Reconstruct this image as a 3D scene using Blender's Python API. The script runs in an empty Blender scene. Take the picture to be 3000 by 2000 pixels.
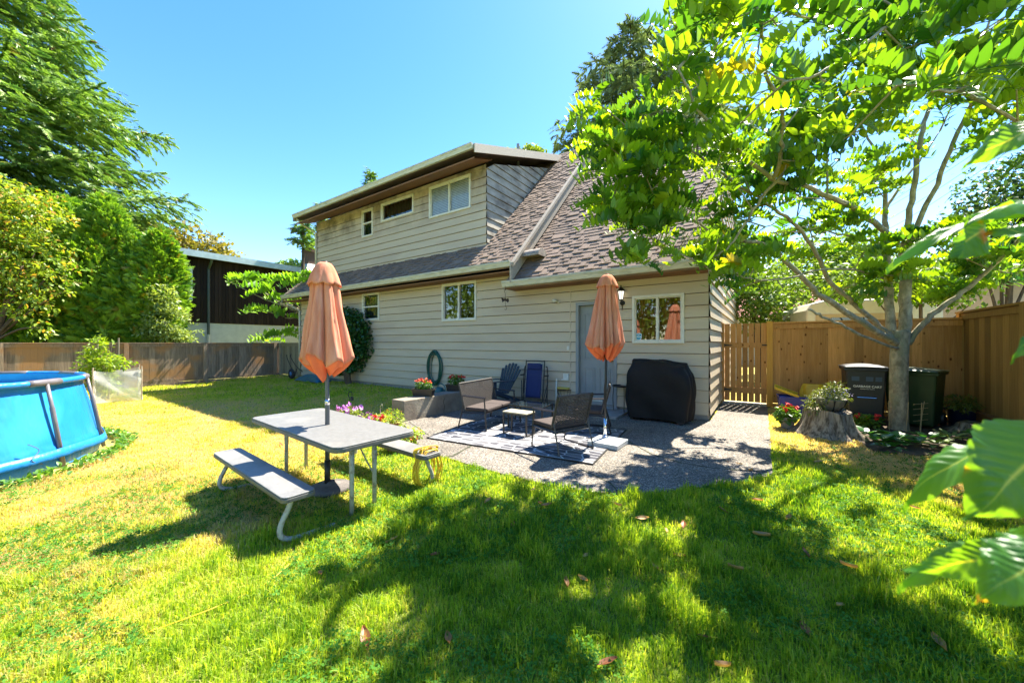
import bpy, math, random
import numpy as np
from mathutils import Matrix, Vector
sc = bpy.context.scene
R = math.radians
rng = np.random.default_rng(7)
random.seed(5)
# ---------------------------------------------------------------- camera, world, sun
cam_d = bpy.data.cameras.new("camera"); cam = bpy.data.objects.new("camera", cam_d)
sc.collection.objects.link(cam); sc.camera = cam
cam.location = (0, 0, 1.5); cam.rotation_euler = (R(90), 0, 0)
cam_d.sensor_width = 36; cam_d.lens = 841 / 2352 * 36; cam_d.shift_y = 3 / 2352
cam_d.clip_start = 0.05; cam_d.clip_end = 1500
cam_d.dof.use_dof = True; cam_d.dof.focus_distance = 6.5; cam_d.dof.aperture_fstop = 2.4
SUN_EL, SUN_AZ = 56.7, 43.7
world = bpy.data.worlds.new("World"); sc.world = world; world.use_nodes = True
wn = world.node_tree; wn.nodes.clear()
sky = wn.nodes.new('ShaderNodeTexSky'); sky.sky_type = 'NISHITA'; sky.sun_disc = False
sky.sun_elevation = R(SUN_EL); sky.sun_rotation = R(SUN_AZ); sky.air_density = 1.0; sky.dust_density = 0.2; sky.ozone_density = 1.0
wbg = wn.nodes.new('ShaderNodeBackground'); wbg.inputs[1].default_value = 0.102
wo = wn.nodes.new('ShaderNodeOutputWorld')
whs = wn.nodes.new('ShaderNodeHueSaturation'); whs.inputs['Hue'].default_value = .506; whs.inputs['Saturation'].default_value = 1.34; whs.inputs['Value'].default_value = 1.0
wn.links.new(sky.outputs[0], whs.inputs['Color']); wn.links.new(whs.outputs[0], wbg.inputs[0]); wn.links.new(wbg.outputs[0], wo.inputs[0])
sun_d = bpy.data.lights.new("sun", 'SUN'); sun_d.energy = 5.0; sun_d.angle = R(0.5); sun_d.color = (1.0, 0.93, 0.80)
sun = bpy.data.objects.new("sun", sun_d); sc.collection.objects.link(sun)
_sv = Vector((math.sin(R(SUN_AZ)) * math.cos(R(SUN_EL)), math.cos(R(SUN_AZ)) * math.cos(R(SUN_EL)), math.sin(R(SUN_EL))))
sun.rotation_euler = _sv.to_track_quat('Z', 'Y').to_euler(); sun.location = _sv * 60
sc.view_settings.view_transform = 'Standard'; sc.view_settings.look = 'None'
sc.view_settings.exposure = 2.05; sc.view_settings.gamma = 1.0
sc.render.engine = 'CYCLES'
sc.cycles.max_bounces = 8; sc.cycles.transparent_max_bounces = 16

# ---------------------------------------------------------------- measured frame
F_, CX_, CY_, H_ = 841., 1176., 787., 1.5
hx = np.array([.8257, -.5641]); hy = np.array([.5641, .8257])
C0 = np.array([3.809, 7.087]); HROT = math.atan2(-.5641, .8257)
LAWN = -0.10
def gp(u, v, z=0.):
    Y = (H_ - z) * F_ / (v - CY_); return np.array([(u - CX_) / F_ * Y, Y])
def at(u, v, Y): return np.array([(u - CX_) / F_ * Y, Y, H_ + (CY_ - v) / F_ * Y])
def hw(e, d, z=None):
    p = C0 + e * hx + d * hy
    return (p[0], p[1], z) if z is not None else p
def sst(a, b, x):
    t = np.clip((x - a) / (b - a), 0, 1); return t * t * (3 - 2 * t)
PATIO = [hw(*q) for q in ((-4.75,-3.5),(-4.75,-.0),(.02,-.0),(.02,2.55),(1.02,2.6))]
PATIO += [gp(1763,935),gp(1765,960),gp(1770,1010),gp(1775,1090),gp(1700,1107),gp(1620,1116),gp(1540,1126),gp(1450,1133),gp(1370,1130),gp(1300,1120),gp(1230,1106),gp(1160,1089),gp(1100,1072),gp(1045,1056),gp(1005,1045),gp(960,1020),gp(935,995)]
PATIO = np.array(PATIO)
def poly_dist(x, y, P):
    "signed distance to polygon, negative inside (numpy arrays)"
    d = np.full(x.shape, 1e9); ins = np.zeros(x.shape, bool); n = len(P)
    for i in range(n):
        a, b = P[i], P[(i + 1) % n]; ab = b - a
        t = np.clip(((x - a[0]) * ab[0] + (y - a[1]) * ab[1]) / (ab @ ab + 1e-12), 0, 1)
        d = np.minimum(d, np.hypot(x - a[0] - t * ab[0], y - a[1] - t * ab[1]))
        c = ((a[1] > y) != (b[1] > y)); xi = a[0] + (y - a[1]) / (b[1] - a[1] + 1e-12) * ab[0]
        ins ^= c & (x < xi)
    return np.where(ins, -d, d)
def gz(x, y):
    x = np.asarray(x, float); y = np.asarray(y, float)
    dd = (x - C0[0]) * hy[0] + (y - C0[1]) * hy[1]
    pd = poly_dist(x, y, PATIO)
    s = sst(.4, 3.6, -dd) * sst(.0, 1.5, pd) * sst(2.5, 0.5, x - .25 * y)
    return LAWN * s - .012
class VN:
    def __init__(s, seed): s.t = np.random.default_rng(seed).random((256, 256))
    def __call__(s, x, y):
        xi = np.floor(x).astype(int); yi = np.floor(y).astype(int); fx = x - xi; fy = y - yi
        fx = fx * fx * (3 - 2 * fx); fy = fy * fy * (3 - 2 * fy); T = s.t
        a = T[xi & 255, yi & 255]; b = T[(xi + 1) & 255, yi & 255]; c = T[xi & 255, (yi + 1) & 255]; d = T[(xi + 1) & 255, (yi + 1) & 255]
        return (a * (1 - fx) + b * fx) * (1 - fy) + (c * (1 - fx) + d * fx) * fy
vn = VN(3)
def fbm(x, y, o=4):
    r = 0; a = .5
    for i in range(o): r = r + a * vn(x * 2 ** i + 17 * i, y * 2 ** i + 31 * i); a *= .5
    return r / (1 - .5 ** o)
def dryness(x, y):
    n = fbm(x * .8, y * .8); n2 = fbm(x * 3 + 50, y * 3 + 9)
    base = sst(-.8, -3.2, x + .15 * (y - 5)) * sst(2.3, 3.6, y + .12 * (x + 3)) * sst(13.5, 8.5, y)    # dry area by the pool
    right = sst(3.2, 4.6, x) * sst(2.6, 3.8, y) * .75
    fr = sst(-1.6, -2.6, x) * .35
    return np.clip(np.maximum(np.maximum(base * .62, right), fr) * (.35 + 1.2 * n) + (n2 - .5) * .5 + .08, 0, 1)

# ---------------------------------------------------------------- materials
MATS = {}
def nodes_of(m):
    m.use_nodes = True; nt = m.node_tree; return nt, nt.nodes['Principled BSDF'], nt.nodes['Material Output']
def pm(name, c1, c2=None, rough=.6, scale=6., detail=4., bump=0., bscale=None, metallic=0., stretch=(1, 1, 1), spec=.5, lo=.35, hi=.65, coord='Object', c3=None, s3=1.5, coat=0.):
    if name in MATS: return MATS[name]
    m = bpy.data.materials.new(name); nt, b, out = nodes_of(m); N = nt.nodes.new; L = nt.links.new
    b.inputs['Roughness'].default_value = rough; b.inputs['Metallic'].default_value = metallic
    b.inputs['Specular IOR Level'].default_value = spec; b.inputs['Coat Weight'].default_value = coat
    if c2 is None: c2 = tuple(x * .82 for x in c1)
    tc = N('ShaderNodeTexCoord'); mp = N('ShaderNodeMapping'); mp.inputs['Scale'].default_value = stretch
    L(tc.outputs[coord], mp.inputs[0])
    nz = N('ShaderNodeTexNoise'); nz.inputs['Scale'].default_value = scale; nz.inputs['Detail'].default_value = detail; nz.inputs['Roughness'].default_value = .6
    L(mp.outputs[0], nz.inputs['Vector'])
    rp = N('ShaderNodeValToRGB'); rp.color_ramp.elements[0].position = lo; rp.color_ramp.elements[1].position = hi
    rp.color_ramp.elements[0].color = (*c1, 1); rp.color_ramp.elements[1].color = (*c2, 1)
    L(nz.outputs[0], rp.inputs[0]); col = rp.outputs[0]
    if c3 is not None:
        n3 = N('ShaderNodeTexNoise'); n3.inputs['Scale'].default_value = s3; n3.inputs['Detail'].default_value = 5
        L(mp.outputs[0], n3.inputs['Vector']); r3 = N('ShaderNodeValToRGB'); r3.color_ramp.elements[0].position = .52; r3.color_ramp.elements[1].position = .68
        L(n3.outputs[0], r3.inputs[0]); mx = N('ShaderNodeMix'); mx.data_type = 'RGBA'
        L(r3.outputs[0], mx.inputs[0]); L(col, mx.inputs[6]); mx.inputs[7].default_value = (*c3, 1); col = mx.outputs[2]
    L(col, b.inputs['Base Color'])
    if bump:
        n2 = N('ShaderNodeTexNoise'); n2.inputs['Scale'].default_value = bscale or scale * 6; n2.inputs['Detail'].default_value = 3
        L(mp.outputs[0], n2.inputs['Vector']); bp = N('ShaderNodeBump'); bp.inputs['Strength'].default_value = bump; bp.inputs['Distance'].default_value = .01
        L(n2.outputs[0], bp.inputs['Height']); L(bp.outputs[0], b.inputs['Normal'])
    MATS[name] = m; return m
def leafmat(name, c1, c2, trans=.45, tcol=None, rough=.45, c3=None, p3=.93, spec=.5):
    "leaf: principled + translucent, tone per leaf from the 'rnd' attribute"
    if name in MATS: return MATS[name]
    m = bpy.data.materials.new(name); nt, b, out = nodes_of(m); N = nt.nodes.new; L = nt.links.new
    at_ = N('ShaderNodeAttribute'); at_.attribute_name = 'rnd'
    rp = N('ShaderNodeValToRGB'); rp.color_ramp.elements[0].color = (*c1, 1); rp.color_ramp.elements[1].color = (*c2, 1); rp.color_ramp.elements[1].position = .8
    if c3: e = rp.color_ramp.elements.new(p3); e.color = (*c2, 1); e2 = rp.color_ramp.elements.new(min(1, p3 + .04)); e2.color = (*c3, 1)
    L(at_.outputs['Fac'], rp.inputs[0]); L(rp.outputs[0], b.inputs['Base Color'])
    b.inputs['Roughness'].default_value = rough; b.inputs['Specular IOR Level'].default_value = spec
    tr = N('ShaderNodeBsdfTranslucent'); mul = N('ShaderNodeMix'); mul.data_type = 'RGBA'; mul.blend_type = 'MULTIPLY'; mul.inputs[0].default_value = 1
    L(rp.outputs[0], mul.inputs[6]); t = tcol or (1.6, 1.5, .5); mul.inputs[7].default_value = (*t, 1); mul.clamp_result = False
    L(mul.outputs[2], tr.inputs[0]); mx = N('ShaderNodeMixShader'); mx.inputs[0].default_value = trans
    L(b.outputs[0], mx.inputs[1]); L(tr.outputs[0], mx.inputs[2]); L(mx.outputs[0], out.inputs[0])
    MATS[name] = m; return m
def woodmat(name, c1, c2, scale=3., c3=None, rough=.75, knots=False, vert=True, bump=.3):
    st = (14, 14, .8) if vert else (.8, 14, 14)
    m = pm(name, c1, c2, rough=rough, scale=scale, detail=6, bump=bump, bscale=6, stretch=st, lo=.3, hi=.7, spec=.25)
    nt, b, out = nodes_of(m); N = nt.nodes.new; L = nt.links.new
    src = b.inputs['Base Color'].links[0].from_socket
    # board to board tone
    a = N('ShaderNodeAttribute'); a.attribute_name = 'rnd'
    hs = N('ShaderNodeHueSaturation'); mr = N('ShaderNodeMapRange'); mr.inputs[3].default_value = .66; mr.inputs[4].default_value = 1.28
    L(a.outputs['Fac'], mr.inputs[0]); L(mr.outputs[0], hs.inputs['Value']); L(src, hs.inputs['Color']); col = hs.outputs[0]
    tc = N('ShaderNodeTexCoord')
    if knots:
        vo = N('ShaderNodeTexVoronoi'); vo.inputs['Scale'].default_value = 8.0; mp = N('ShaderNodeMapping'); mp.inputs['Scale'].default_value = (1, 1, .55)
        L(tc.outputs['Object'], mp.inputs[0]); L(mp.outputs[0], vo.inputs['Vector'])
        r = N('ShaderNodeValToRGB'); r.color_ramp.elements[0].position = .08; r.color_ramp.elements[1].position = .17
        r.color_ramp.elements[0].color = (.25, .16, .1, 1); r.color_ramp.elements[1].color = (1, 1, 1, 1)
        mm = N('ShaderNodeMix'); mm.data_type = 'RGBA'; mm.blend_type = 'MULTIPLY'; mm.inputs[0].default_value = 1
        L(vo.outputs['Distance'], r.inputs[0]); L(col, mm.inputs[6]); L(r.outputs[0], mm.inputs[7]); col = mm.outputs[2]
    if c3:
        nz = N('ShaderNodeTexNoise'); nz.inputs['Scale'].default_value = 1.3; nz.inputs['Detail'].default_value = 5; L(tc.outputs['Object'], nz.inputs['Vector'])
        r = N('ShaderNodeValToRGB'); r.color_ramp.elements[0].position = .5; r.color_ramp.elements[1].position = .62; L(nz.outputs[0], r.inputs[0])
        mm = N('ShaderNodeMix'); mm.data_type = 'RGBA'; L(r.outputs[0], mm.inputs[0]); L(col, mm.inputs[6]); mm.inputs[7].default_value = (*c3, 1); col = mm.outputs[2]
    L(col, b.inputs['Base Color']); return m

# ---------------------------------------------------------------- objects and mesh builder
col = sc.collection
def tag(o, label=None, cat=None, group=None, kind=None):
    if label: o['label'] = label
    if cat: o['category'] = cat
    if group: o['group'] = group
    if kind: o['kind'] = kind
    return o
def thing(name, label, cat, loc=(0, 0, 0), rz=0., group=None):
    o = bpy.data.objects.new(name, None); col.objects.link(o); o.empty_display_size = .1
    o.location = tuple(float(x) for x in loc); o.rotation_euler = (0, 0, rz)
    return tag(o, label, cat, group)
def copy_tree(o, parent=None):
    c = o.copy(); col.objects.link(c)
    if parent is not None: c.parent = parent
    for ch in [x for x in bpy.data.objects if x.parent == o]: copy_tree(ch, c)
    return c
def root_matrix(o):
    while o.parent is not None: o = o.parent
    return o.matrix_basis
def Mx(loc=(0, 0, 0), rz=0., rx=0., ry=0.):
    return Matrix.Translation(Vector([float(a) for a in loc])) @ Matrix.Rotation(rz, 4, 'Z') @ Matrix.Rotation(ry, 4, 'Y') @ Matrix.Rotation(rx, 4, 'X')
class MB:
    def __init__(s): s.v = []; s.f = []; s.r = []; s.M = None; s.cur = .5
    def add(s, vs, fs, r=None):
        n = len(s.v)
        if s.M is not None: vs = [tuple(s.M @ Vector([float(a) for a in p])) for p in vs]
        s.v += [tuple(float(a) for a in p) for p in vs]; s.f += [tuple(i + n for i in f) for f in fs]
        s.r += [s.cur if r is None else r] * len(vs); return s
    def box(s, c, d, r=None, M=None):
        x, y, z = d[0] / 2, d[1] / 2, d[2] / 2
        P = [(c[0] + i * x, c[1] + j * y, c[2] + k * z) for i in (-1, 1) for j in (-1, 1) for k in (-1, 1)]
        if M is not None: P = [tuple(M @ Vector(p)) for p in P]
        return s.add(P, [(0, 1, 3, 2), (4, 6, 7, 5), (0, 4, 5, 1), (2, 3, 7, 6), (0, 2, 6, 4), (1, 5, 7, 3)], r)
    def bb(s, lo, hi, r=None): return s.box([(a + b) / 2 for a, b in zip(lo, hi)], [abs(b - a) for a, b in zip(lo, hi)], r)
    def tube(s, pts, rad, n=8, closed=False, r=None, flat=1.):
        P = [Vector([float(a) for a in p]) for p in pts]; m = len(P)
        rads = rad if hasattr(rad, '__len__') else [rad] * m
        V = []; F = []; up = None
        for i in range(m):
            a = P[(i - 1) % m] if (closed or i > 0) else P[i]; b = P[(i + 1) % m] if (closed or i < m - 1) else P[i]
            t = (b - a); t = t.normalized() if t.length > 1e-9 else Vector((0, 0, 1))
            if up is None: up = Vector((0, 0, 1)) if abs(t.z) < .9 else Vector((1, 0, 0))
            u = t.cross(up);
            if u.length < 1e-6: u = t.cross(Vector((0, 1, 0)))
            u.normalize(); w = u.cross(t).normalized(); up = w
            for k in range(n):
                an = 2 * math.pi * k / n; V.append(P[i] + (u * math.cos(an) + w * math.sin(an) * flat) * rads[i])
        for i in range(m if closed else m - 1):
            for k in range(n):
                a = i * n + k; b = i * n + (k + 1) % n; j = ((i + 1) % m) * n
                F.append((a, b, j + (k + 1) % n, j + k))
        if not closed: F.append(tuple(range(n))[::-1]); F.append(tuple(range((m - 1) * n, m * n)))
        return s.add(V, F, r)
    def lathe(s, prof, n=24, c=(0, 0, 0), r=None, cap=True):
        V = []; F = []
        for (q, z) in prof:
            for k in range(n): an = 2 * math.pi * k / n; V.append((c[0] + q * math.cos(an), c[1] + q * math.sin(an), c[2] + z))
        m = len(prof)
        for i in range(m - 1):
            for k in range(n): F.append((i * n + k, i * n + (k + 1) % n, (i + 1) * n + (k + 1) % n, (i + 1) * n + k))
        if cap: F.append(tuple(range(n))[::-1]); F.append(tuple(range((m - 1) * n, m * n)))
        return s.add(V, F, r)
    def prism(s, poly, z0, z1, r=None):
        n = len(poly); V = [(p[0], p[1], z0) for p in poly] + [(p[0], p[1], z1) for p in poly]
        return s.add(V, [tuple(range(n))[::-1], tuple(range(n, 2 * n))] + [(i, (i + 1) % n, n + (i + 1) % n, n + i) for i in range(n)], r)
    def extr(s, prof, x0, x1, r=None):
        "profile (y,z) closed, extruded along local x"
        n = len(prof); V = [(x0, p[0], p[1]) for p in prof] + [(x1, p[0], p[1]) for p in prof]
        return s.add(V, [tuple(range(n)), tuple(range(n, 2 * n))[::-1]] + [(i, n + i, n + (i + 1) % n, (i + 1) % n) for i in range(n)], r)
    def quad(s, a, b, c, d, r=None): return s.add([a, b, c, d], [(0, 1, 2, 3)], r)
    def grid(s, fn, nu, nv, r=None, closeu=False):
        V = [fn(i / nu, j / nv) for j in range(nv + 1) for i in range(nu + (0 if closeu else 1))]; w = nu + (0 if closeu else 1)
        F = [(j * w + i, j * w + (i + 1) % w, (j + 1) * w + (i + 1) % w, (j + 1) * w + i) for j in range(nv) for i in range(nu)]
        return s.add(V, F, r)
    def build(s, name, m, parent=None, smooth=False, bevel=0., solid=0., world=False, label=None, auto=None):
        v = s.v
        if world and parent is not None:
            I = root_matrix(parent).inverted(); v = [tuple(I @ Vector(p)) for p in v]
        me = bpy.data.meshes.new(name); me.from_pydata(v, [], s.f)
        a = me.attributes.new('rnd', 'FLOAT', 'POINT'); a.data.foreach_set('value', s.r)
        me.materials.append(m)
        if smooth: me.shade_smooth()
        me.update()
        o = bpy.data.objects.new(name, me); col.objects.link(o)
        if parent is not None: o.parent = parent
        if solid: md = o.modifiers.new('s', 'SOLIDIFY'); md.thickness = solid; md.offset = 0
        if bevel: md = o.modifiers.new('b', 'BEVEL'); md.width = bevel; md.segments = 2; md.limit_method = 'ANGLE'; md.angle_limit = R(40)
        if auto: me.set_sharp_from_angle(angle=R(auto))
        if label: o['label'] = label
        return o
def npmesh(name, V, F, rnd, m, parent=None, smooth=False, label=None):
    "V (n,3) world, F (k,3|4) ints, rnd per vertex"
    if parent is not None:
        I = np.array(root_matrix(parent).inverted()); V = V @ I[:3, :3].T + I[:3, 3]
    me = bpy.data.meshes.new(name); nv = len(V); nf, k = F.shape
    me.vertices.add(nv); me.vertices.foreach_set('co', np.ascontiguousarray(V, np.float32).ravel())
    me.loops.add(nf * k); me.loops.foreach_set('vertex_index', np.ascontiguousarray(F, np.int32).ravel())
    me.polygons.add(nf); me.polygons.foreach_set('loop_start', np.arange(0, nf * k, k, dtype=np.int32))
    me.update(calc_edges=True)
    a = me.attributes.new('rnd', 'FLOAT', 'POINT'); a.data.foreach_set('value', np.ascontiguousarray(rnd, np.float32))
    me.materials.append(m)
    if smooth: me.shade_smooth()
    o = bpy.data.objects.new(name, me); col.objects.link(o)
    if parent is not None: o.parent = parent
    if label: o['label'] = label
    return o
def inst(TV, TF, Ms, Ps, rnd):
    N = len(Ps); n = len(TV)
    V = np.einsum('nij,vj->nvi', Ms, TV) + Ps[:, None, :]
    F = TF[None] + (np.arange(N) * n)[:, None, None]
    return V.reshape(-1, 3), F.reshape(-1, TF.shape[1]), np.repeat(rnd, n)
def frames(dirs, ups, scale):
    "matrices with local x along dirs, z near ups"
    d = dirs / (np.linalg.norm(dirs, axis=1, keepdims=True) + 1e-9)
    y = np.cross(ups, d); y /= (np.linalg.norm(y, axis=1, keepdims=True) + 1e-9); z = np.cross(d, y)
    M = np.stack([d, y, z], axis=2); s = np.asarray(scale)
    return M * (s[:, None, None] if s.ndim == 1 else s[:, None, :])
def leaflet(L=1., W=.4, fold=.12, droop=.1, pos=(0, 0, 0), ang=0., tilt=0.):
    V = [(0, 0, 0)]
    for x, q in ((.12, .62), (.34, 1.), (.58, .92), (.82, .52)): z = -droop * x * x; V += [(x, .5 * W * q, fold * W * q + z), (x, 0, z), (x, -.5 * W * q, fold * W * q + z)]
    V.append((1, 0, -droop))
    V = np.array(V) * L; c, s_ = math.cos(ang), math.sin(ang); ct, st = math.cos(tilt), math.sin(tilt)
    V = V @ np.array([[ct, 0, st], [0, 1, 0], [-st, 0, ct]]).T
    V = V @ np.array([[c, -s_, 0], [s_, c, 0], [0, 0, 1]]).T + np.array(pos)
    F = [(0, 2, 1, 1), (0, 3, 2, 2)]
    for k in (1, 4, 7): F += [(k, k + 1, k + 4, k + 3), (k + 1, k + 2, k + 5, k + 4)]
    F = np.array(F + [(10, 11, 13, 13), (11, 12, 13, 13)])
    return V, F
def tri(F):
    "quads with repeated vertices -> triangles"
    T = []
    for f in F:
        if f[2] == f[3]: T.append(f[:3])
        else: T += [(f[0], f[1], f[2]), (f[0], f[2], f[3])]
    return np.array(T)
def compound(npair=5, L=1., leafl=.33, w=.42, hang=.5, seed=0):
    "pinnate leaf of unit length along +x, leaflets hang down on both sides"
    rg = np.random.default_rng(seed); Vs = []; Fs = []; n = 0
    def rach(t): return np.array([t, 0, .06 * math.sin(t * 3.1) - .30 * t * t])
    for i in range(npair + 1):
        t = .16 + .84 * i / npair; p = rach(t)
        l_ = 0
        angs = [0.] if i == npair else [R(68) + rg.normal() * .15, -R(68) + rg.normal() * .15]
        for a in angs:
            l = leafl * (.75 + .35 * math.sin(math.pi * (.15 + .75 * t))) * (1 + rg.normal() * .06)
            V, F = leaflet(l, w, .14, .12, p, a, -(hang + rg.normal() * .15)); F = tri(F)
            Vs.append(V); Fs.append(F + n); n += len(V)
    # rachis
    P = [rach(t) for t in np.linspace(0, 1, 6)]; V = []; 
    for i, p in enumerate(P): V += [p + np.array([0, .008, 0]), p - np.array([0, .008, 0]), p + np.array([0, 0, .012])]
    F = []
    for i in range(5):
        for k in range(3): a = i * 3 + k; b = i * 3 + (k + 1) % 3; F += [(a, b, b + 3), (a, b + 3, a + 3)]
    Vs.append(np.array(V)); Fs.append(np.array(F) + n)
    return np.concatenate(Vs), np.concatenate(Fs)
def rdirs(N, up=0.):
    d = rng.normal(size=(N, 3)); d[:, 2] += up; return d / np.linalg.norm(d, axis=1, keepdims=True)
# ================================================================ SETTING: lawn, patio
def axis(lo, hi, step, far):
    a = list(np.arange(lo, hi + 1e-6, step)); s = step; x = a[-1]
    while x < far: s *= 1.5; x += s; a.append(x)
    s = step; x = a[0]; b = []
    while x > -far: s *= 1.5; x -= s; b.append(x)
    return np.array(b[::-1] + a)
def build_lawn():
    xs = axis(-14, 9, .12, 300); ys = axis(.8, 17, .12, 300)
    X, Y = np.meshgrid(xs, ys); Z = gz(X, Y) + .012 * (fbm(X * 1.5, Y * 1.5) - .5) * (poly_dist(X, Y, PATIO) > .25) - .004
    V = np.stack([X.ravel(), Y.ravel(), Z.ravel()], 1); w = len(xs); h = len(ys)
    i = (np.arange(h - 1)[:, None] * w + np.arange(w - 1)[None]).ravel()
    F = np.stack([i, i + 1, i + 1 + w, i + w], 1)
    m = bpy.data.materials.new("soil_grass"); nt, b, out = nodes_of(m); N = nt.nodes.new; L = nt.links.new
    a = N('ShaderNodeAttribute'); a.attribute_name = 'rnd'; tc = N('ShaderNodeTexCoord'); nz = N('ShaderNodeTexNoise'); nz.inputs['Scale'].default_value = 40; nz.inputs['Detail'].default_value = 6
    L(tc.outputs['Object'], nz.inputs['Vector'])
    r1 = N('ShaderNodeValToRGB'); r1.color_ramp.elements[0].color = (.07, .11, .015, 1); r1.color_ramp.elements[1].color = (.20, .26, .03, 1); r1.color_ramp.elements[0].position = .3; r1.color_ramp.elements[1].position = .7
    r2 = N('ShaderNodeValToRGB'); r2.color_ramp.elements[0].color = (.34, .27, .08, 1); r2.color_ramp.elements[1].color = (.52, .43, .14, 1); r2.color_ramp.elements[0].position = .3; r2.color_ramp.elements[1].position = .7
    L(nz.outputs[0], r1.inputs[0]); L(nz.outputs[0], r2.inputs[0]); mx = N('ShaderNodeMix'); mx.data_type = 'RGBA'
    L(a.outputs['Fac'], mx.inputs[0]); L(r1.outputs[0], mx.inputs[6]); L(r2.outputs[0], mx.inputs[7]); L(mx.outputs[2], b.inputs['Base Color'])
    b.inputs['Roughness'].default_value = 1; b.inputs['Specular IOR Level'].default_value = .1
    o = npmesh('lawn', V, F, dryness(X, Y).ravel(), m, smooth=True); tag(o, kind='structure')
build_lawn()
def aggregate(name, c, gain=1.):
    m = bpy.data.materials.new(name); nt, b, out = nodes_of(m); N = nt.nodes.new; L = nt.links.new
    tc = N('ShaderNodeTexCoord'); vo = N('ShaderNodeTexVoronoi'); vo.inputs['Scale'].default_value = 75
    L(tc.outputs['Object'], vo.inputs['Vector'])
    sep = N('ShaderNodeSeparateColor'); L(vo.outputs['Color'], sep.inputs[0])
    rp = N('ShaderNodeValToRGB'); el = rp.color_ramp.elements
    el[0].position = 0; el[0].color = (*[x * .35 for x in c], 1); el[1].position = 1; el[1].color = (*[min(.85, x * 2.0) for x in c], 1)
    e = el.new(.45); e.color = (*[x * .8 for x in c], 1); e = el.new(.75); e.color = (c[0] * 1.35, c[1] * 1.2, c[2] * 1.0, 1)
    L(sep.outputs[0], rp.inputs[0])
    rd = N('ShaderNodeValToRGB'); rd.color_ramp.elements[0].position = .25; rd.color_ramp.elements[0].color = (1, 1, 1, 1); rd.color_ramp.elements[1].position = .6; rd.color_ramp.elements[1].color = (.35, .33, .3, 1)
    L(vo.outputs['Distance'], rd.inputs[0]); mm = N('ShaderNodeMix'); mm.data_type = 'RGBA'; mm.blend_type = 'MULTIPLY'; mm.inputs[0].default_value = .8
    L(rp.outputs[0], mm.inputs[6]); L(rd.outputs[0], mm.inputs[7])
    nz = N('ShaderNodeTexNoise'); nz.inputs['Scale'].default_value = 1.4; nz.inputs['Detail'].default_value = 6; L(tc.outputs['Object'], nz.inputs['Vector'])
    r3 = N('ShaderNodeValToRGB'); r3.color_ramp.elements[0].position = .3; r3.color_ramp.elements[0].color = (.62, .6, .55, 1); r3.color_ramp.elements[1].position = .7; r3.color_ramp.elements[1].color = (1.1, 1.08, 1.05, 1)
    L(nz.outputs[0], r3.inputs[0]); m2 = N('ShaderNodeMix'); m2.data_type = 'RGBA'; m2.blend_type = 'MULTIPLY'; m2.inputs[0].default_value = 1
    L(mm.outputs[2], m2.inputs[6]); L(r3.outputs[0], m2.inputs[7]); L(m2.outputs[2], b.inputs['Base Color'])
    bp = N('ShaderNodeBump'); bp.inputs['Strength'].default_value = .6; bp.inputs['Distance'].default_value = .006; bp.invert = True
    L(vo.outputs['Distance'], bp.inputs['Height']); L(bp.outputs[0], b.inputs['Normal']); b.inputs['Roughness'].default_value = .85
    return m
mAgg = aggregate('exposed_aggregate', (.25, .235, .215))
b_ = MB(); b_.prism([tuple(p) for p in PATIO[::-1]], -.11, 0.)
tag(b_.build('patio', mAgg), kind='structure')
mJoint = pm('joint_moss', (.03, .028, .02), (.06, .07, .03), rough=1, scale=20)
j = MB()
def strip(mb, pts, w, z=.004, jit=.012):
    for a, b in zip(pts[:-1], pts[1:]):
        a = np.array(a); b = np.array(b); n = max(2, int(np.hypot(*(b - a)) / .06)); t = (b - a) / np.hypot(*(b - a)); nn = np.array([-t[1], t[0]])
        prev = None
        for i in range(n + 1):
            c = a + (b - a) * i / n; ww = w * (.6 + .8 * random.random()); cc = c + nn * (random.random() - .5) * jit
            cur = ((*(cc + nn * ww / 2), z), (*(cc - nn * ww / 2), z))
            if prev: mb.quad(prev[0], prev[1], cur[1], cur[0])
            prev = cur
strip(j, [gp(1012, 1052), gp(1040, 1047), gp(1118, 1003), gp(1135, 998)], .03)
strip(j, [gp(1432, 989 + 18), gp(1495, 1030 + 12), gp(1560, 1062), gp(1640, 1075), gp(1765, 1084)], .022)
strip(j, [gp(1330, 1075), gp(1400, 1108), gp(1420, 1130)], .016)
strip(j, [gp(940, 969), gp(985, 999)], .015)
tag(j.build('paving_joint', mJoint), kind='structure')

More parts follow.
